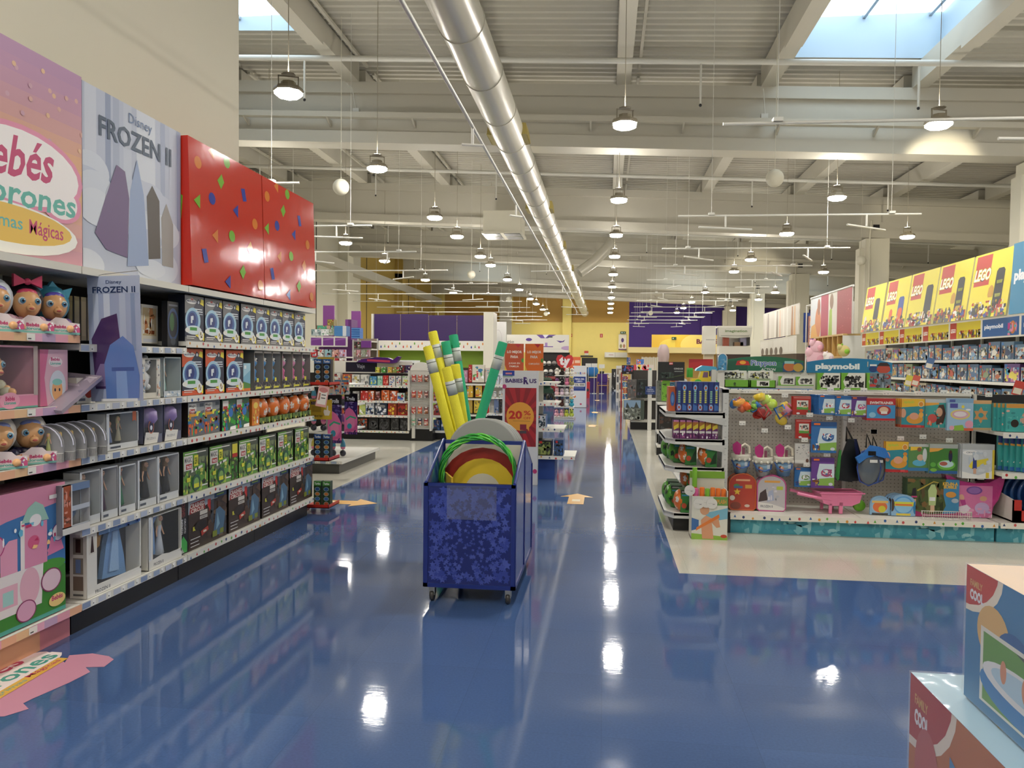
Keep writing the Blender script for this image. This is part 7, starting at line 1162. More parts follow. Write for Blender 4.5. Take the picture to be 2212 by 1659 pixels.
for i, (a, c) in enumerate(((1765, 1815), (1817, 1869), (1872, 1925))):
    put_px('construction_set_box', 'toy box', a, 806, c, 842, 9.03, .08, '5a8a2a', [('r', 0, 0, 1, 1, 'd9dad2'), ('p', [(0, 0), (.2, 0), (.08, .5), (.3, 1), (0, 1)], GR_), ('r', 0, 0, 1, .12, GR_)]+([('k', 15+i, 50, .15, .15, .95, .85, .07, '1a1a1a 333 222 555 111'), ('e', .4, .2, .06, .1, 'b8b8b8')] if i < 2 else [('r', .12, .12, 1, 1, '6a7a88'), ('k', 19, 40, .12, .12, 1, .95, .08, 'a82a2a 8a9aa8 c03a34 444 5a6a78 888')]), ('large black truck construction box, left one', 'large black truck construction box, right one', 'large grey construction box with red vehicle picture')[i], 'large construction boxes')
def arch(x0, x1, yb, yt, Y, col, els, label, dh):
    p, q = gpx(x0, yb, Y), gpx(x1, yb, Y); w = q.x-p.x; h = gpx(x0, yt, Y).z-p.z; b = B(col)
    pts = [(-w/2, 0), (w/2, 0)]+[(w/2-w*k/10, h*(.72+.28*(1-abs(2*k/10-1)**2))) for k in range(11)]
    b.prism(pts, 0, .02, 'y', col); 
    clipd = [e for e in els]
    b.art((-w/2, 0, 0), (1, 0, 0), (0, 0, 1), w, h*.98, clipd)
    put(T('header_sign', 'sign', b.mesh('header_sign', [PR])), ((p.x+q.x)/2, Y, p.z), label)
rays = [('p', [(.45, .3), (.45+.48*math.cos(a), .3+.4*math.sin(a)), (.45+.48*math.cos(a+.07), .3+.4*math.sin(a+.07))], '3a8a68') for a in [k*.16 for k in range(20)]]
arch(1563, 1736, 802, 769, YS+.3, '1c6a4c', rays+[('r', 0, 0, .3, .72, '1a5a44'), ('p', [(.15, .42), (.33, .42), (.31, .68), (.24, .78), (.17, .7)], 'b8282a'), ('e', .24, .6, .04, .12, 'e8a82a'), ('r', .74, .0, .99, .62, '24507a'), ('e', .82, .35, .07, .3, 'b86a3a'), ('r', .76, .55, .88, .72, '8ac0c0'), ('e', .93, .3, .06, .28, 'b8963a'), ('t', 'Pinypon', .34, .3, .66, .78, 'e6e8ee', .06), ('t', 'Pinypon', .345, .32, .655, .76, '2f5fae', .015), ('t', 'ACTION', .47, .06, .65, .24, 'd8e0dc', .02, .3)], 'green arched header sign lettered Pinypon Action', .2)
arch(1743, 1927, 805, 773, YS+.3, '1577a8', [('p', [(.55, 0), (1, .12), (1, 0)], '3a9ac8'), ('t', 'playmobil', .1, .14, .62, .66, 'e8ecf0', .05), ('e', .78, .3, .05, .22, '1f3f7a'), ('r', .74, .5, .82, .62, 'e0e0e0'), ('e', .9, .3, .08, .3, 'b84a3a'), ('p', [(.82, .5), (.98, .5), (.94, .74), (.86, .74)], '3a2a2a'), ('r', .71, .45, .72, .8, 'c8b8a0')], 'blue arched header sign lettered playmobil', .2)
# end shelves of the second island
b = B('cfcec7'); b.box(.88, 8.95, 1.2, 1.27, 9.9, 1.23, 'd6d5ce'); b.box(.86, 8.94, 1.185, 1.27, 8.95, 1.235); b.box(.84, 8.94, .9, 1.27, 9.9, .93); b.box(.84, 8.94, .55, 1.27, 9.9, .58); b.box(.84, 8.94, .14, 1.27, 9.9, .17); b.box(1.2, 8.95, 0, 1.25, 9.9, 1.44, 'c6c6c0'); b.box(.92, 9.0, 0, 1.2, 9.8, .14, '18181a')
put(T('end_display_shelves', 'display shelves', b.mesh('end_display_shelves', [PR])), (0, 0, 0), 'second white end display behind the nearer one, holding toy truck')
b = B('e4c41c'); Mw = Matrix.Rotation(R90, 4, 'X')
b.prism([(-.12, .03), (.13, .03), (.13, .1), (.04, .1), (.04, .15), (-.03, .15), (-.05, .08), (-.12, .075)], -.06, .06, 'y', 'e8cc1c'); b.prism([(-.08, .15), (.12, .15), (.1, .19), (-.02, .2), (-.07, .17)], -.065, .065, 'y', '4aa8cc'); b.prism([(-.02, .09), (.03, .09), (.03, .14), (-.01, .14)], -.062, .062, 'y', '7a5a78'); b.box(.05, -.055, .1, .12, .055, .15, '7a6a9a')
wh = []
for x in (-.06, .085):
    for sg in (-1, 1):
        g = B(); g.lathe([(.001, -.012), (.02, -.014), (.036, -.012), (.036, .012), (.001, .012)], n=16, col='3aa82a', M=Matrix.Translation((x, sg*.07, .036)) @ Mw); wh.append(('wheel', g.mesh('wheel', [PL])))
pt = gpx(1510, 827, 9.2); put(T('toy_truck', 'toy truck', b.mesh('toy_truck', [PL]), wh), (1.13, 9.1, 1.237), 'yellow toy truck with blue roof and green wheels', 0, s=1.25)
put_px('green_toy_bin', 'toy bin', 1484, 795, 1497, 815, 9.25, .06, '3aa02a', [('r', 0, .82, 1, 1, '2a7ac8' if 0 else '4ab83a'), ('r', .1, .0, .25, .8, '2f8a22')], 'small bright green toy bin behind the yellow truck')
b = B('4a9ac8'); pts = [(-.05, 0), (.05, 0), (.05, .14)]+[(.05*math.cos(math.pi*k/8), .14+.05*math.sin(math.pi*k/8)) for k in range(1, 8)]+[(-.05, .14)]; b.prism(pts, 0, .05, 'y', '3f8fc0'); b.tube([(a, -.002, c) for a, c in pts], .005, 'd8dce0', 6, closed=True); b.art((-.05, 0, 0), (1, 0, 0), (0, 0, 1), .1, .14, [('k', 8, 24, .05, .05, .95, .95, .12, '7ac 2a7aa8 bde 5aa8d8')])
put(T('blue_blister_pack', 'toy pack', b.mesh('blue_blister_pack', [GL])), (1.32, 8.98, 1.435), 'rounded blue blister pack standing at left end of green sign')
put_px('red_header_sign', 'sign', 1488, 776, 1540, 797, 10.5, .02, 'b8242a', [('p', [(0, .6), (1, 1), (0, 1)], 'd8c8a8' if 0 else 'a82028')], 'plain red header sign behind the toy truck')
for i, (a, c, y0_, y1_, Y_, col, cols, lab) in enumerate(((1418, 1430, 822, 866, 12.9, '8a8884', '777 999 666', 'grey box beside the lime green box on aisle display'), (1430, 1447, 822, 866, 12.7, '7ab82a', '5a9a1a 8ac83a 3a5a1a', 'lime green box on the aisle side display'), (1447, 1458, 826, 845, 12.7, '2a6a8a', '345 6ab', 'small teal box right of lime green box'), (1424, 1450, 896, 930, 12.85, '26221f', '3a2a22 5a3a2a 444', 'dark toy box on middle shelf of aisle display'), (1423, 1445, 934, 966, 12.85, '1f2226', '3a4450 2a3038 556', 'dark toy box on low shelf of aisle display'))):
    put_px('toy_set_box', 'toy box', a, y0_, c, y1_, Y_, .2, col, [('r', 0, 0, 1, 1, col), ('k', 200+i, 14, .05, .05, .95, .95, .14, cols)], lab)
put_px('car_toy_sign', 'sign', 1421, 782, 1479, 822, 12.6, .02, '15181a', [('r', 0, 0, 1, 1, '14181b'), ('r', .42, .85, .56, .98, 'c02a20'), ('t', 'LEGO', .43, .88, .55, .95, 'eee', .02), ('t', 'CONDUCE', .6, .6, .94, .68, 'd8dcd8', .02), ('r', .62, .48, .94, .52, '8a908c'), ('k', 9, 34, .1, .15, .6, .45, .05, '2a3a34 3f4f48 1f2a26 4a5a50'), ('p', [(.3, .1), (1, .3), (1, .36), (.35, .14)], '3a4a24')], 'black car toy sign with small red logo square')
put(bay(.62, .4, [gpx(1430, 869, 12.7).z, gpx(1430, 932, 12.7).z, .17], 'plain', 1.2, back='2a2624', seed=6), (1.15, 12.7, 0), 'aisle side display bay under the black car toy sign')
for i, (x, c) in enumerate(((1438, 'b8281f'), (1458, 'c0301f'), (1475, 'd8d8d4'))):
    b = B(c); b.prism([(-.07, 0), (.07, 0), (.06, .03), (.02, .05), (-.03, .05), (-.06, .03)], -.03, .03, 'y', c); put(T('toy_car', 'toy car', b.mesh('toy_car', [PL])), (gpx(x, 820, 12.72).x, 12.75, gpx(x, 824, 12.72).z), 'small %s model car below the black sign, %s' % (('red', 'red', 'white')[i], ('left', 'middle', 'right')[i]), .3, 'small model cars')
# nearer-to-back aisle display with screen
X0_ = gpx(1362, 926, 17.6).x
put(bay(.62, .45, [gpx(1370, 861, 17.6).z, gpx(1370, 908, 17.6).z], 'plain', 1.35, back='3a3634', seed=7), (X0_+.31, 17.6, 0), 'aisle display bay with castle picture box at bottom')
b = B('d8d6ce'); b.box(-.045, 0, 0, .045, .06, 1.36); put(T('white_post', 'post', b.mesh('white_post', [PR])), (gpx(1403, 900, 17.5).x, 17.5, 0), 'white post standing at corner of the aisle display')
put_px('communion_sign', 'sign', 1394, 835, 1416, 852, 17.3, .02, '1f3a72', [('t', 'MI', .4, .78, .6, .9, 'c8ccdc', .01), ('t', 'PRIMERA', .2, .56, .8, .7, 'c8ccdc', .02), ('t', 'COMUNION', .12, .34, .88, .48, 'c8ccdc', .02), ('r', .25, .14, .75, .2, '98a0c0')], 'small navy blue sign fixed on the white post')
put_px('castle_set_box', 'toy box', 1347, 865, 1392, 906, 17.4, .25, '2a2c2c', [('r', 0, .6, 1, 1, '7f9ab4'), ('r', 0, 0, 1, .6, '6a7066'), ('k', 6, 60, 0, 0, 1, .65, .06, '4a4e48 8a8e84 33352f b0b4a8 5a5e50'), ('p', [(.1, .6), (.15, .9), (.3, .6)], '3a3e3a'), ('p', [(.5, .6), (.6, .92), (.75, .6)], '3a3e3a'), ('r', .82, 0, 1, 1, '3f4a40')], 'large castle picture box on lowest aisle display shelf')
for i, (a, c, col, lab) in enumerate(((1355, 1375, '5a5654', 'grey toy box left on the middle aisle display shelf'), (1376, 1398, '1d2422', 'black toy box right on the middle aisle display shelf'))):
    put_px('toy_set_box', 'toy box', a, 820, c, 860, 17.5, .2, col, [('r', 0, 0, 1, 1, col), ('k', 210+i, 24, 0, 0, 1, .95, .12, ('7a706c 4a4644 8a5a50 666', '2a3a38 3a4a48 111 445')[i])], lab)
put_px('small_screen', 'screen', 1343, 789, 1369, 808, 17.6, .04, '15100e', [('r', .06, .3, .94, .95, '2a2440'), ('k', 12, 20, .06, .3, .94, .95, .1, 'a82a3a 3a6ac0 5a3a7a c84a4a'), ('r', .4, .1, .6, .18, 'c8c8c8')], 'small dark framed screen showing red and blue picture')
b = B('b8241f'); b.box(-.01, 0, 0, .012, .5, 1.3); put(T('red_side_frame', 'display frame', b.mesh('red_side_frame', [PL])), (gpx(1342, 870, 17.6).x, 17.6, 0), 'thin red side frame of the aisle display with hanging packs')
for r_ in range(4):
    for i in range(2):
        put_px('hanging_pack', 'toy pack', 1345+6*i, 812+13*r_, 1350.5+6*i, 823+13*r_, 17.55, .03, ('8a3a5a', '5a8ab0', 'c8642a', '3a7ab0')[r_], [('k', r_*2+i, 8, 0, 0, 1, 1, .2, 'eee d64 48b 333')], 'tiny pack by the red frame, row %s, %s' % (('one', 'two', 'three', 'four')[r_], ('left', 'right')[i]), 'tiny packs by the red frame')
for i, (a, c, y0_, y1_, Y_, col, cols, lab) in enumerate(((1369, 1412, 788, 806, 19, 'd8d0c8', 'd84a5a e8e0d8 6ab8b0 e8d03a d88', 'bright boxed toys above the aisle display, upper box'), (1372, 1410, 806, 822, 18.6, 'c8604a', 'd8a03a b03a3a e8d8c8 8ab83a', 'bright boxed toys above the aisle display, lower box'), (1354, 1362, 772, 788, 19, '3a5a8a', 'd8a0b0 eee 57a', 'small blue and pink toy on display top'), (1375, 1391, 776, 790, 19.5, '4a7ac0', 'e86a2a fff 3a6ab8', 'blue and orange boat toy on display top'))):
    put_px('toy_set_box', 'toy box', a, y0_, c, y1_, Y_, .2, col, [('r', 0, 0, 1, 1, col), ('k', 220+i, 20, 0, 0, 1, 1, .12, cols)], lab)
# ---------------------------------------------------------------- long wall of construction toys on the right
PX = 5.7
rb = random.Random(99)
for i in range(8):
    yc = 17.4-1.1*i; ye = i < 6
    t = bay(1.1, .5, [1.61, 1.28, 1.0, .55, .17], 'plain', 2.24, back='1d1c20', seed=80+i)
    f = B('e0ddd2'); f.box(-.55, -.03, 1.93, .55, .02, 2.24)
    if i < 5: e = [('r', .025, .08, .975, .92, 'd8c41c'), ('r', .03, .08, .24, .92, 'b8302a'), ('t', 'LEGO', .055, .4, .215, .62, 'f0ece4', .04), ('k', 5, 40, .3, .1, .97, .5, .035, 'b8281f 222 eee 8a2a2a 333 c8a02a')]
    else: e = [('r', .025, .08, .975, .92, '1f5fa0'), ('t', 'playmobil', .08, .4, .58, .66, 'dfe6f0', .04), ('e', .82, .45, .07, .3, 'c87a4a'), ('e', .75, .4, .05, .25, '5a3a5a'), ('k', 8, 10, .7, .1, .95, .7, .04, 'b83a8a 4ab d8a')]
    f.art((-.55, -.03, 1.93), (1, 0, 0), (0, 0, 1), 1.1, .31, e); t.parts.append(('fascia', f.mesh('fascia', [GL])))
    put(t, (PX, yc, 0), 'right wall shelving bay with %s fascia, %s from far end' % ('yellow' if i < 5 else 'blue', ORD[i]), -R90, 'right wall shelving bays')
def brick(kind, sd):
    pile = [('k', sd, 70, .02, .0, .98, .17, .04, 'b8281f 1a1a1a 333 e8e4dc 2a4a9a c86a1a 3a7a2a 555 8a1a1a'), ('k', sd+1, 30, .1, .12, .9, .25, .035, 'b8281f 1a1a1a 444 e8e4dc c8a02a')]
    e = [('r', 0, 0, 1, 1, 'e6d60e'), ('r', .06, .5, .46, .97, 'bf3420'), ('t', 'LEGO', .05, .565, .49, .775, '1a1a12', .1, .15), ('t', 'LEGO', .055, .57, .485, .77, 'e8c81a', .08, .15), ('t', 'LEGO', .065, .58, .475, .76, 'f4f0e6', .03, .15)]
    for (x0, y0, x1, y1, c) in {0: [(.55, .25, .8, .7, '1b1b1d'), (.1, .05, .22, .35, 'd8d4c8')], 1: [(.6, .2, .85, .62, '2a4a9a'), (.62, .1, .82, .4, 'd8541a'), (.25, .05, .4, .4, 'd8541a')], 2: [(.62, .1, .88, .72, '15161c')], 3: [(.62, .15, .84, .72, '17191c'), (.66, .3, .8, .33, 'c8cc6a'), (.66, .5, .8, .53, 'c8cc6a'), (.48, .3, .62, .48, 'c8941c')]}[kind]:
        e.append(('p', [(x0+.02, y0), (x1-.02, y0), (x1, y0+.04), (x1-.01, y1-.04), (x1-.05, y1), (x0+.05, y1), (x0+.01, y1-.04), (x0, y0+.04)], c))
    return e+pile
for i, (yc, kd) in enumerate(((17.35, 0), (16.05, 1), (14.8, 2), (13.55, 3), (12.3, 3))):
    put(banner(1.2, 1.0, .03, 'd8d0a0', brick(kd, 300+i*3)), (PX-.06, yc, 2.25), 'yellow banner with red logo square and dark picture, %s from far end' % ORD[i], -R90, 'yellow construction toy banners', rx=-.13)
put(banner(1.2, 1.0, .03, '1f88b0', [('r', 0, 0, 1, 1, '1784b0'), ('t', 'playmobil', .06, .42, .8, .62, 'e8ecf0', .05)]), (PX-.04, 11.05, 2.25), 'turquoise blue banner lettered playmobil at right edge', -R90, rx=-.05)
pal = [('4a6a8a', 'c8a05a 8ab0d0 b85a4a e8e4d8 5a7aa0 8a9a7a'), ('5a7a94', 'd8d4c4 8a6a4a 3a4a6a b0c8d8 b86a4a'), ('2f5580', '6a9ac0 d8c03a c8d8e0 a83a2a 333'), ('8a9a7a', 'c8c0a8 5a7a8a e0d8c8 a05a3a 3a6a9a'), ('6a4a8a', 'd8c8d8 3a9ac0 e8d85a c87a9a'), ('b8b09a', '8a3a2a 5a8ab0 d8d0b8 3a4a3a')]
for si, (z, hmax, y_far) in enumerate(((1.615, .27, 17.8), (1.285, .27, 17.6), (1.005, .2, 17.2))):
    y = y_far; i = 0; its = []
    while y > 10.9:
        w = rb.uniform(.16, .42); its.append((y-w/2, w, rb.uniform(.75, 1)*hmax, rb.choice(pal[:3] if y < 14.8 and y > 12 else pal))); y -= w+rb.uniform(.01, .05)
    for i, (yc, w, h, (c, cs_)) in enumerate(its):
        t = carton('construction_set_box', 'toy box', w, h, .12, c, [('r', 0, 0, 1, 1, c), ('k', si*50+i, 44, .04, .04, .96, .8, .1, cs_), ('r', .03, .82, .2, .96, 'b8281f' if yc > 12 else '2a7ac0'), ('p', [(.3, .25), (.6, .2), (.8, .4), (.55, .6), (.35, .5)], rb.choice(cs_.split()))], sart=[('r', 0, 0, 1, 1, c)])
        put(t, (PX+.03, yc, z), 'construction toy box on %s shelf of right wall, %s from the far end' % (('upper', 'middle', 'lower')[si], ORD[i]), -R90, 'construction toy boxes on the right wall')
for i, (x, y) in enumerate(((2005, 785), (1960, 822), (1975, 822), (2195, 838))):
    p = onX(x, y, PX-.12); t = carton('shelf_talker_card', 'price card', .12, .2, .003, 'c8a89a', [('r', 0, 0, 1, 1, ('4a6a9a', 'c8c03a', 'c85a4a', 'c03a30')[i]), ('r', .1, .1, .9, .5, 'd8d0c0')])
    put(t, (p.x, p.y, p.z-.1), 'small tilted %s card clipped on right wall shelf' % ('blue', 'yellow', 'orange red', 'bright red')[i], -.5, rx=0, ry=.25)
# beyond: striped picture banner, cubby with plush, pale fabric banner, house display
b = B('e0ddd4'); b.box(-1.8, 0, 0, 1.8, .03, 1.1, 'c8c0b8'); b.art((-1.8, 0, 0), (1, 0, 0), (0, 0, 1), 3.6, 1.1, [('r', 0, 0, .28, 1, 'c8ccd0'), ('e', .2, .35, .08, .4, 'c87a4a'), ('p', [(.0, 0), (.02, .3), (.12, .35), (.2, 0)], 'd8a050'), ('e', .22, .75, .04, .2, '9a5a3a'), ('r', .28, 0, .47, 1, 'a82a4a'), ('r', .47, 0, .68, 1, 'd4cfc4'), ('p', [(.48, 0), (.5, .6), (.56, .7), (.57, 0)], '9ab83a'), ('e', .55, .8, .045, .18, '8a6a50'), ('r', .68, 0, 1, 1, '9c1f2c'), ('k', 8, 30, .7, .1, .98, .95, .004, 'c86a70 b84a50')])
r = B('d8d6ce'); r.tube([(-1.85, .01, 1.12), (1.85, .01, 1.12)], .03, 'd8d6d0', 8); r.box(-1.82, -.01, 0, -1.79, .04, 1.12)
put(T('picture_banner', 'banner', b.mesh('picture_banner', [PR]), [('top_rail', r.mesh('top_rail', [PL]))]), (PX, 20.6, 2.26), 'large banner with dark red and cream stripes on a white frame', -R90, rx=0)
b = B('c89a50'); 
for k in range(7): b.box(-1.3+.43*k, 0, 0, -1.27+.43*k, .4, .5, 'c8a05a')
b.box(-1.3, 0, .5, 1.31, .4, .54, 'c8a868'); b.box(-1.3, .38, 0, 1.31, .4, .5, 'a87a34'); b.box(-1.3, 0, -.03, 1.31, .4, 0, 'd0b070'); b.box(-1.3, .02, -1.7, 1.31, .4, -.03, 'b8a080')
put(T('wooden_cubby', 'shelving', b.mesh('wooden_cubby', [PR])), (PX-.1, 20.4, 1.73), 'light wooden cubby with tall slots holding plush toys', -R90)
b = B('c9c8c2'); put(carton('white_side_panel', 'panel', .5, 2.22, .05, 'cfcec6', []), (5.82, 18.97, 0), 'plain white side panel between cubby and construction toys', -.0)
for i, (x, y, s, c, c2, lab) in enumerate(((1763, 774, .24, 'e4b8c4', 'd8a0b0', 'big pink plush toy lying by the wooden cubby, lower'), (1765, 750, .17, 'e4b8c4', 'e8a8b8', 'small pink plush toy in the wooden cubby'), (1823, 758, .13, 'c8b878', '8ac02a', 'beige plush animal in right slot of wooden cubby'), (1790, 772, .12, 'e8e0dc', 'd8c0c8', 'white plush toy in the wooden cubby middle'))):
    p = onX(x, y, PX-.35); b = B(); b.ball((0, 0, 0), s, c, n=12, sx=1.1, sy=.7); b.ball((-.5*s, -.3*s, .6*s), s*.55, c, n=10); b.ball((.7*s, -.3*s, -.1*s), s*.45, c2, n=10); b.ball((-.8*s, -.3*s, 1.0*s), s*.2, c2, n=8); b.ball((-.2*s, -.3*s, 1.1*s), s*.2, c2, n=8)
    put(T('plush_animal', 'plush toy', b.mesh('plush_animal', [FB])), (p.x, p.y, p.z), lab, -.8, 'plush toys by the wooden cubby')
# pale fabric banner and fascia with arches
YB0, YB1 = 29.5, 24.2; yc = (YB0+YB1)/2; L = YB0-YB1
b = B('dbd6ca'); b.box(-L/2, 0, 0, L/2, .03, .95, 'd6d0c4'); b.art((-L/2, 0, 0), (1, 0, 0), (0, 0, 1), L, .95, [('r', 0, 0, 1, 1, 'd4cdc0')]+[('p', [(u, .0), (u+.05, .0), (u+.04, .95), (u+.01, .95)], c) for u, c in ((.05, 'e0dbd0'), (.14, '9a8f84'), (.22, 'dcd6cc'), (.36, 'e4dfd6'), (.42, '8f8272'), (.5, 'd8b8a0'), (.6, 'e6e0d6'), (.7, 'e8e4da'), (.82, 'b07a4a'), (.88, 'd8a870'))])
put(T('fabric_banner', 'banner', b.mesh('fabric_banner', [PR])), (PX+.1, yc, 2.45), 'long pale fabric patterned banner beyond the striped one', -R90)
b = B('ddd9ce'); b.box(-L/2, 0, 0, L/2, .05, .55, 'd8d4c8'); b.art((-L/2, 0, 0), (1, 0, 0), (0, 0, 1), L, .55, [('r', .01+.14*k, .1, .14+.14*k, .9, 'e0ddd4') for k in range(7)]+[('e', .09+.14*k, .2, .045, .25, '6a5e58') for k in range(5)]); b.box(-L/2, .05, -1.9, L/2, .5, 0, '4a3a30')
put(T('arched_fascia_unit', 'shelving', b.mesh('arched_fascia_unit', [PR])), (PX, yc, 1.86), 'white fascia with small dark arch pictures below the pale banner', -R90)
b = B('dcdad2'); p, q = gpx(1553, 765, 27), gpx(1622, 708, 27); w = q.x-p.x
b.box(-w/2, 0, 0, w/2, .6, p.z, '3a2620'); b.box(-w/2, -.03, p.z-.0, w/2, .6, p.z+.28, 'dedbd0'); 
b.box(-w/2, .5, p.z+.28, w/2, .55, q.z+.05, 'd8d6cc'); b.box(-w/2-.05, -.03, q.z, w/2+.05, .6, q.z+.06, 'e2e0d6')
b.prism([(-w/2, q.z-.32), (0, q.z-.36), (w/2, q.z-.32), (w/2+.05, q.z), (-w/2-.05, q.z)], -.02, 0, 'y', 'cfcec2'); b.art((-w/2, -.02, q.z-.36), (1, 0, 0), (0, 0, 1), w, .36, [('t', 'imagination', .18, .5, .88, .8, '5a7a3a', .02), ('r', .05, .22, .95, .25, '555')], lift=.004)
b.box(-w/2+.15, .1, p.z+.28, -w/2+.35, .3, p.z+.78, '9a4a34'); b.box(0, .1, p.z+.28, .3, .4, p.z+.42, '8a6a4a'); b.box(.2, .1, p.z+.3, w/2-.1, .4, p.z+.6, '9a96b0'); b.box(w/2-.12, 0, p.z+.3, w/2-.02, .1, p.z+.7, '2a2624')
put(T('dolls_house_display', 'display', b.mesh('dolls_house_display', [PR])), ((p.x+q.x)/2, 27, 0), 'white framed display with imagination lettering and dolls house')
b = B('d6d4cc'); p, q = gpx(1519, 765, 30), gpx(1547, 704, 30); w = q.x-p.x; b.box(-w/2, 0, p.z, w/2, .5, q.z, 'd8d5ca'); b.box(-w/2+.05, .1, 0, w/2-.05, .4, p.z, 'c8b89a'); b.art((-w/2, 0, p.z), (1, 0, 0), (0, 0, 1), w, q.z-p.z, [('r', .2, .5, .9, .52, '888')])
put(T('white_tower_display', 'display', b.mesh('white_tower_display', [PR])), ((p.x+q.x)/2, 30, 0), 'tall white box tower beside the imagination display')
b = B('d8d6ce')
for x in (0, .9): b.tube([(x, 0, 0), (x, 0, 3.3)], .02, 'd8d6ce', 6); b.tube([(x, 1.5, 0), (x, 1.5, 3.3)], .02, 'd8d6ce', 6); b.tube([(x, 0, 3.3), (x, 1.5, 3.3)], .02, 'd8d6ce', 6)
for y in (0, 1.5): b.tube([(0, y, 3.3), (.9, y, 3.3)], .02, 'd8d6ce', 6)
put(T('white_tube_frame', 'display frame', b.mesh('white_tube_frame', [PL])), (6.0, 22.6, 0), 'white tube frame between the pale and striped banners')
put(carton('blue_back_panel', 'panel', 1.1, .9, .05, '1f3f88', []), (6.5, 24.2, 2.2), 'dark blue panel seen through the white tube frame')
for i in range(4):
    put(carton('orange_toy_box', 'toy box', .35, .22, .2, 'd8a08a', [('r', 0, 0, 1, 1, 'd8a898'), ('k', i, 14, 0, 0, 1, 1, .14, 'd87a4a 8a5aa0 e8d8d0')]), (6.25, 24.0, 2.1+.225*i), 'stacked orange and violet box by blue panel, %s' % ('bottom', 'second', 'third', 'top')[i], 0, 'stacked orange and violet boxes')
# yellow soffit sign on the purple wall and yellowish recess below
b = B('e0cc8a'); xa_, xb_ = gpx(1357, 757, 54).x, gpx(1640, 757, 54).x; zb_, zt_ = gpx(1400, 762, 54).z, gpx(1400, 750, 54).z
b.box(xa_, 54, zb_, xb_+4, 57.9, zt_, 'e3cf8e')
b.box(xa_, 56, 0, xb_+4, 56.2, zb_, 'c9a050')
x0_, x1_ = gpx(1408, 735, 55).x, gpx(1640, 735, 55).x; z1_ = gpx(1450, 723, 55).z
b.box(x0_, 55, zt_, x1_, 55.2, z1_, 'e0b82a'); b.art((x0_, 55, zt_), (1, 0, 0), (0, 0, 1), x1_-x0_, z1_-zt_, [('r', 0, 0, 1, 1, 'dcb428'), ('e', .19, .1, .12, .6, 'e2ca48'), ('r', .22, 0, .33, 1, 'dcb828'), ('e', .45, .2, .18, .9, 'e6d068'), ('t', 'BABIES', .42, .3, .62, .68, '6a1f3a', .05)], lift=.003)
put(T('yellow_sign_soffit', 'sign', b.mesh('yellow_sign_soffit', [PR])), (0, 0, 0), 'cream soffit carrying a yellow sign on the purple wall')
pan('exit_sign', 1451, 728, 1461, 734, 54.94, .05, '23482c', 'small dark green exit sign before the yellow sign', 'exit sign', [('r', .2, .3, .4, .7, 'cfe0c8')])
b = B(); p = gpx(1433, 767, 40); b.lathe([(.001, -.1), (.55, -.1), (.55, .1), (.001, .1)], n=24, col='c0a8a8', M=Matrix.Rotation(R90, 4, 'X') @ Matrix.Scale(1, 4)); 
put(T('round_hanging_sign', 'sign', b.mesh('round_hanging_sign', [PR])), (p.x, 40, p.z), 'round mauve sign hanging before the cream soffit', 1.1)
for i in range(9):
    flo('white_fence_slat', 1384+4.1*i, 771+(i % 2), 1387.4+4.1*i, 36, .04, 'd0cab8', 'pale slat of the picket panel behind displays, %s' % nth(i, 9), 'fence slat', group='pale picket slats')
rk = random.Random(12)
for i in range(7):
    x = 1333+i*1.2; 
rows_ = [(1320, 1338, 24, 'far'), (1330, 1346, 21, 'near')]
for i, (a, c, yt, Y_, col, lab) in enumerate(((1330, 1342, 790, 30, 'c8c6c0', 'white far aisle rack right of the clothes'), (1336, 1345, 800, 24, 'b8b4ac', 'white narrow rack just before the red frame'))):
    flo('aisle_rack', a, yt, c, Y_, .5, col, lab, 'display rack', [('r', .1, .1+.22*k, .9, .26+.22*k, ('6a6a6c', 'a89a8a', '4a4a50', '8a7a6a')[k]) for k in range(4)])
# tall shelves further along the right, mostly hidden
b = B(); 
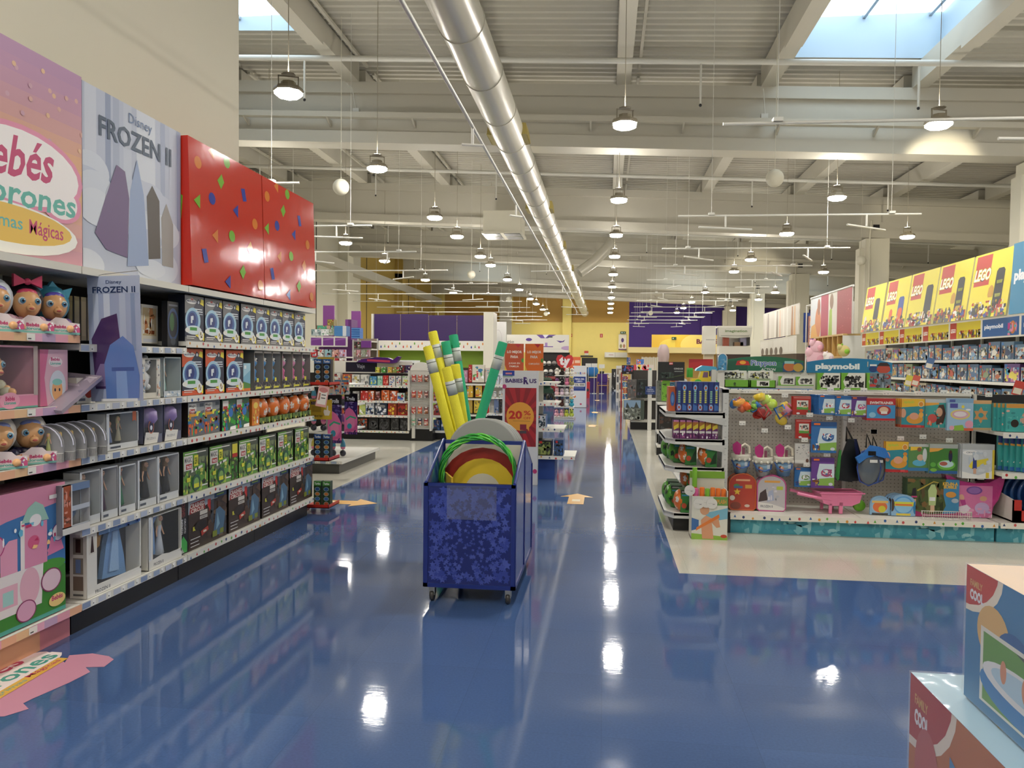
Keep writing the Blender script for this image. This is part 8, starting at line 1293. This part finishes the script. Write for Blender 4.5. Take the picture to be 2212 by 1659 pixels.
# ---------------------------------------------------------------- pool cartons in the foreground at lower right
def poolbox(w, d, h, lab, loc, kind, rz=0):
    b = B('2d72a8'); b.box(0, 0, 0, w, d, h, '4a8ab8')
    # left face (towards the aisle): U runs from far to near
    if kind: e = [('r', 0, 0, 1, 1, '2f74a8'), ('e', -.02, 1.02, .28, .36, 'e2d8c8'), ('e', -.04, 1.06, .27, .36, 'b8342c'), ('t', 'FAMILY', .03, .86, .12, .91, 'c8a060', .03), ('t', 'COOL', .03, .76, .13, .84, 'd8d8e0', .06), ('e', .2, .6, .11, .2, 'd0a868'), ('e', .26, .5, .07, .1, 'c87a2a'), ('e', .34, .5, .12, .2, '1f5a96'), ('p', [(.12, .08), (.12, .62), (.78, .62), (.78, .08)], 'd4d4cc'), ('p', [(.14, .1), (.14, .59), (.76, .59), (.76, .1)], '5a9038'), ('p', [(.35, .59), (.76, .59), (.76, .42), (.5, .52)], '3a4440'), ('e', .42, .26, .3, .16, '2a78b8'), ('e', .42, .34, .28, .12, 'd8d8dc'), ('e', .42, .35, .22, .085, 'a8c4d8'), ('e', .28, .4, .02, .08, 'c88868'), ('e', .42, .38, .025, .09, 'c88868'), ('e', .56, .38, .025, .08, 'a85a4a')]+[('t', s_, .42, .93-.055*k, .9, .965-.055*k, 'b8ccdc', .01) for k, s_ in enumerate(('305 x 76 cm Fast Set Pool', 'Pileta inflable 305 x 76 cm', 'Piscine autoportante 305 x 76 cm', 'Piscina redonda 305 x 76 cm', 'Zwembad 305 x 76 cm'))]
    else: e = [('r', 0, 0, 1, 1, 'b0683a'), ('e', .0, 1.04, .34, .4, 'd8ccc0'), ('e', -.02, 1.06, .33, .38, 'a83a38'), ('t', 'FAMILY', .04, .87, .14, .92, 'c8a060', .03), ('t', 'COOL', .04, .77, .15, .85, 'd8d8e0', .06), ('e', .14, .58, .09, .22, 'b05a58'), ('p', [(.3, .45), (.3, .8), (.46, .7), (.46, .36)], '3f7cae'), ('e', .5, .2, .26, .36, '2f74aa'), ('e', .48, .34, .2, .16, '3a86bc'), ('r', .3, .4, .32, .56, 'c85048')]+[('r', .36, .72-.04*k-.0, .44, .73-.04*k, 'a8c8dc') for k in range(6)]+[('r', .6, .9-.06*k, .9, .915-.06*k, 'd8a878') for k in range(5)]
    b.art((0, d, 0), (0, -1, 0), (0, 0, 1), d, h, e)
    b.art((0, 0, h), (1, 0, 0), (0, 1, 0), w, d, [('r', 0, 0, 1, 1, '9cc0d4'), ('p', [(0, 1), (0, .55), (.2, .75), (.6, .9), (1, .92), (1, 1)], 'ecd0b4') if kind else ('p', [(0, .2), (.2, .5), (.5, .6), (1, .4), (1, 0), (0, 0)], 'd88a5a'), ('e', .35, .85, .2, .06, 'd8b878') if kind else ('e', .25, .62, .16, .12, 'c8a860'), ('p', [(0, .1), (.3, .3), (1, .2), (1, 0), (0, 0)], 'd8b04a')])
    b.art((0, 0, 0), (1, 0, 0), (0, 0, 1), w, h, [('r', 0, 0, 1, 1, '2f74a8'), ('e', .5, .5, .3, .3, 'd8d8dc')])
    f = B(); g = .004; f.box(-g, -g, 0.002, w+g, d+g, h+g, 'fff')
    put(T('pool_carton', 'pool box', b.mesh('pool_carton', [PR]), [('shrink_wrap', f.mesh('shrink_wrap', [mat('shrink_wrap', 'ffffff', .1, alpha=.1, spec=.8, bump=.6, bscale=9)]))]), loc, lab, rz)
PA = onZ(1968, 1452, .585); PB = onZ(2082, 1500, .592); PH = onY(2082, 1218, PB.y).z-.592
poolbox(.9, .9, .585, 'lower orange sided inflatable pool carton at bottom right', (PA.x, PA.y-.9, 0), 0)
poolbox(.9, .75, PH, 'upper blue sided inflatable pool carton at bottom right', (PB.x, PB.y-.75, .592), 1)
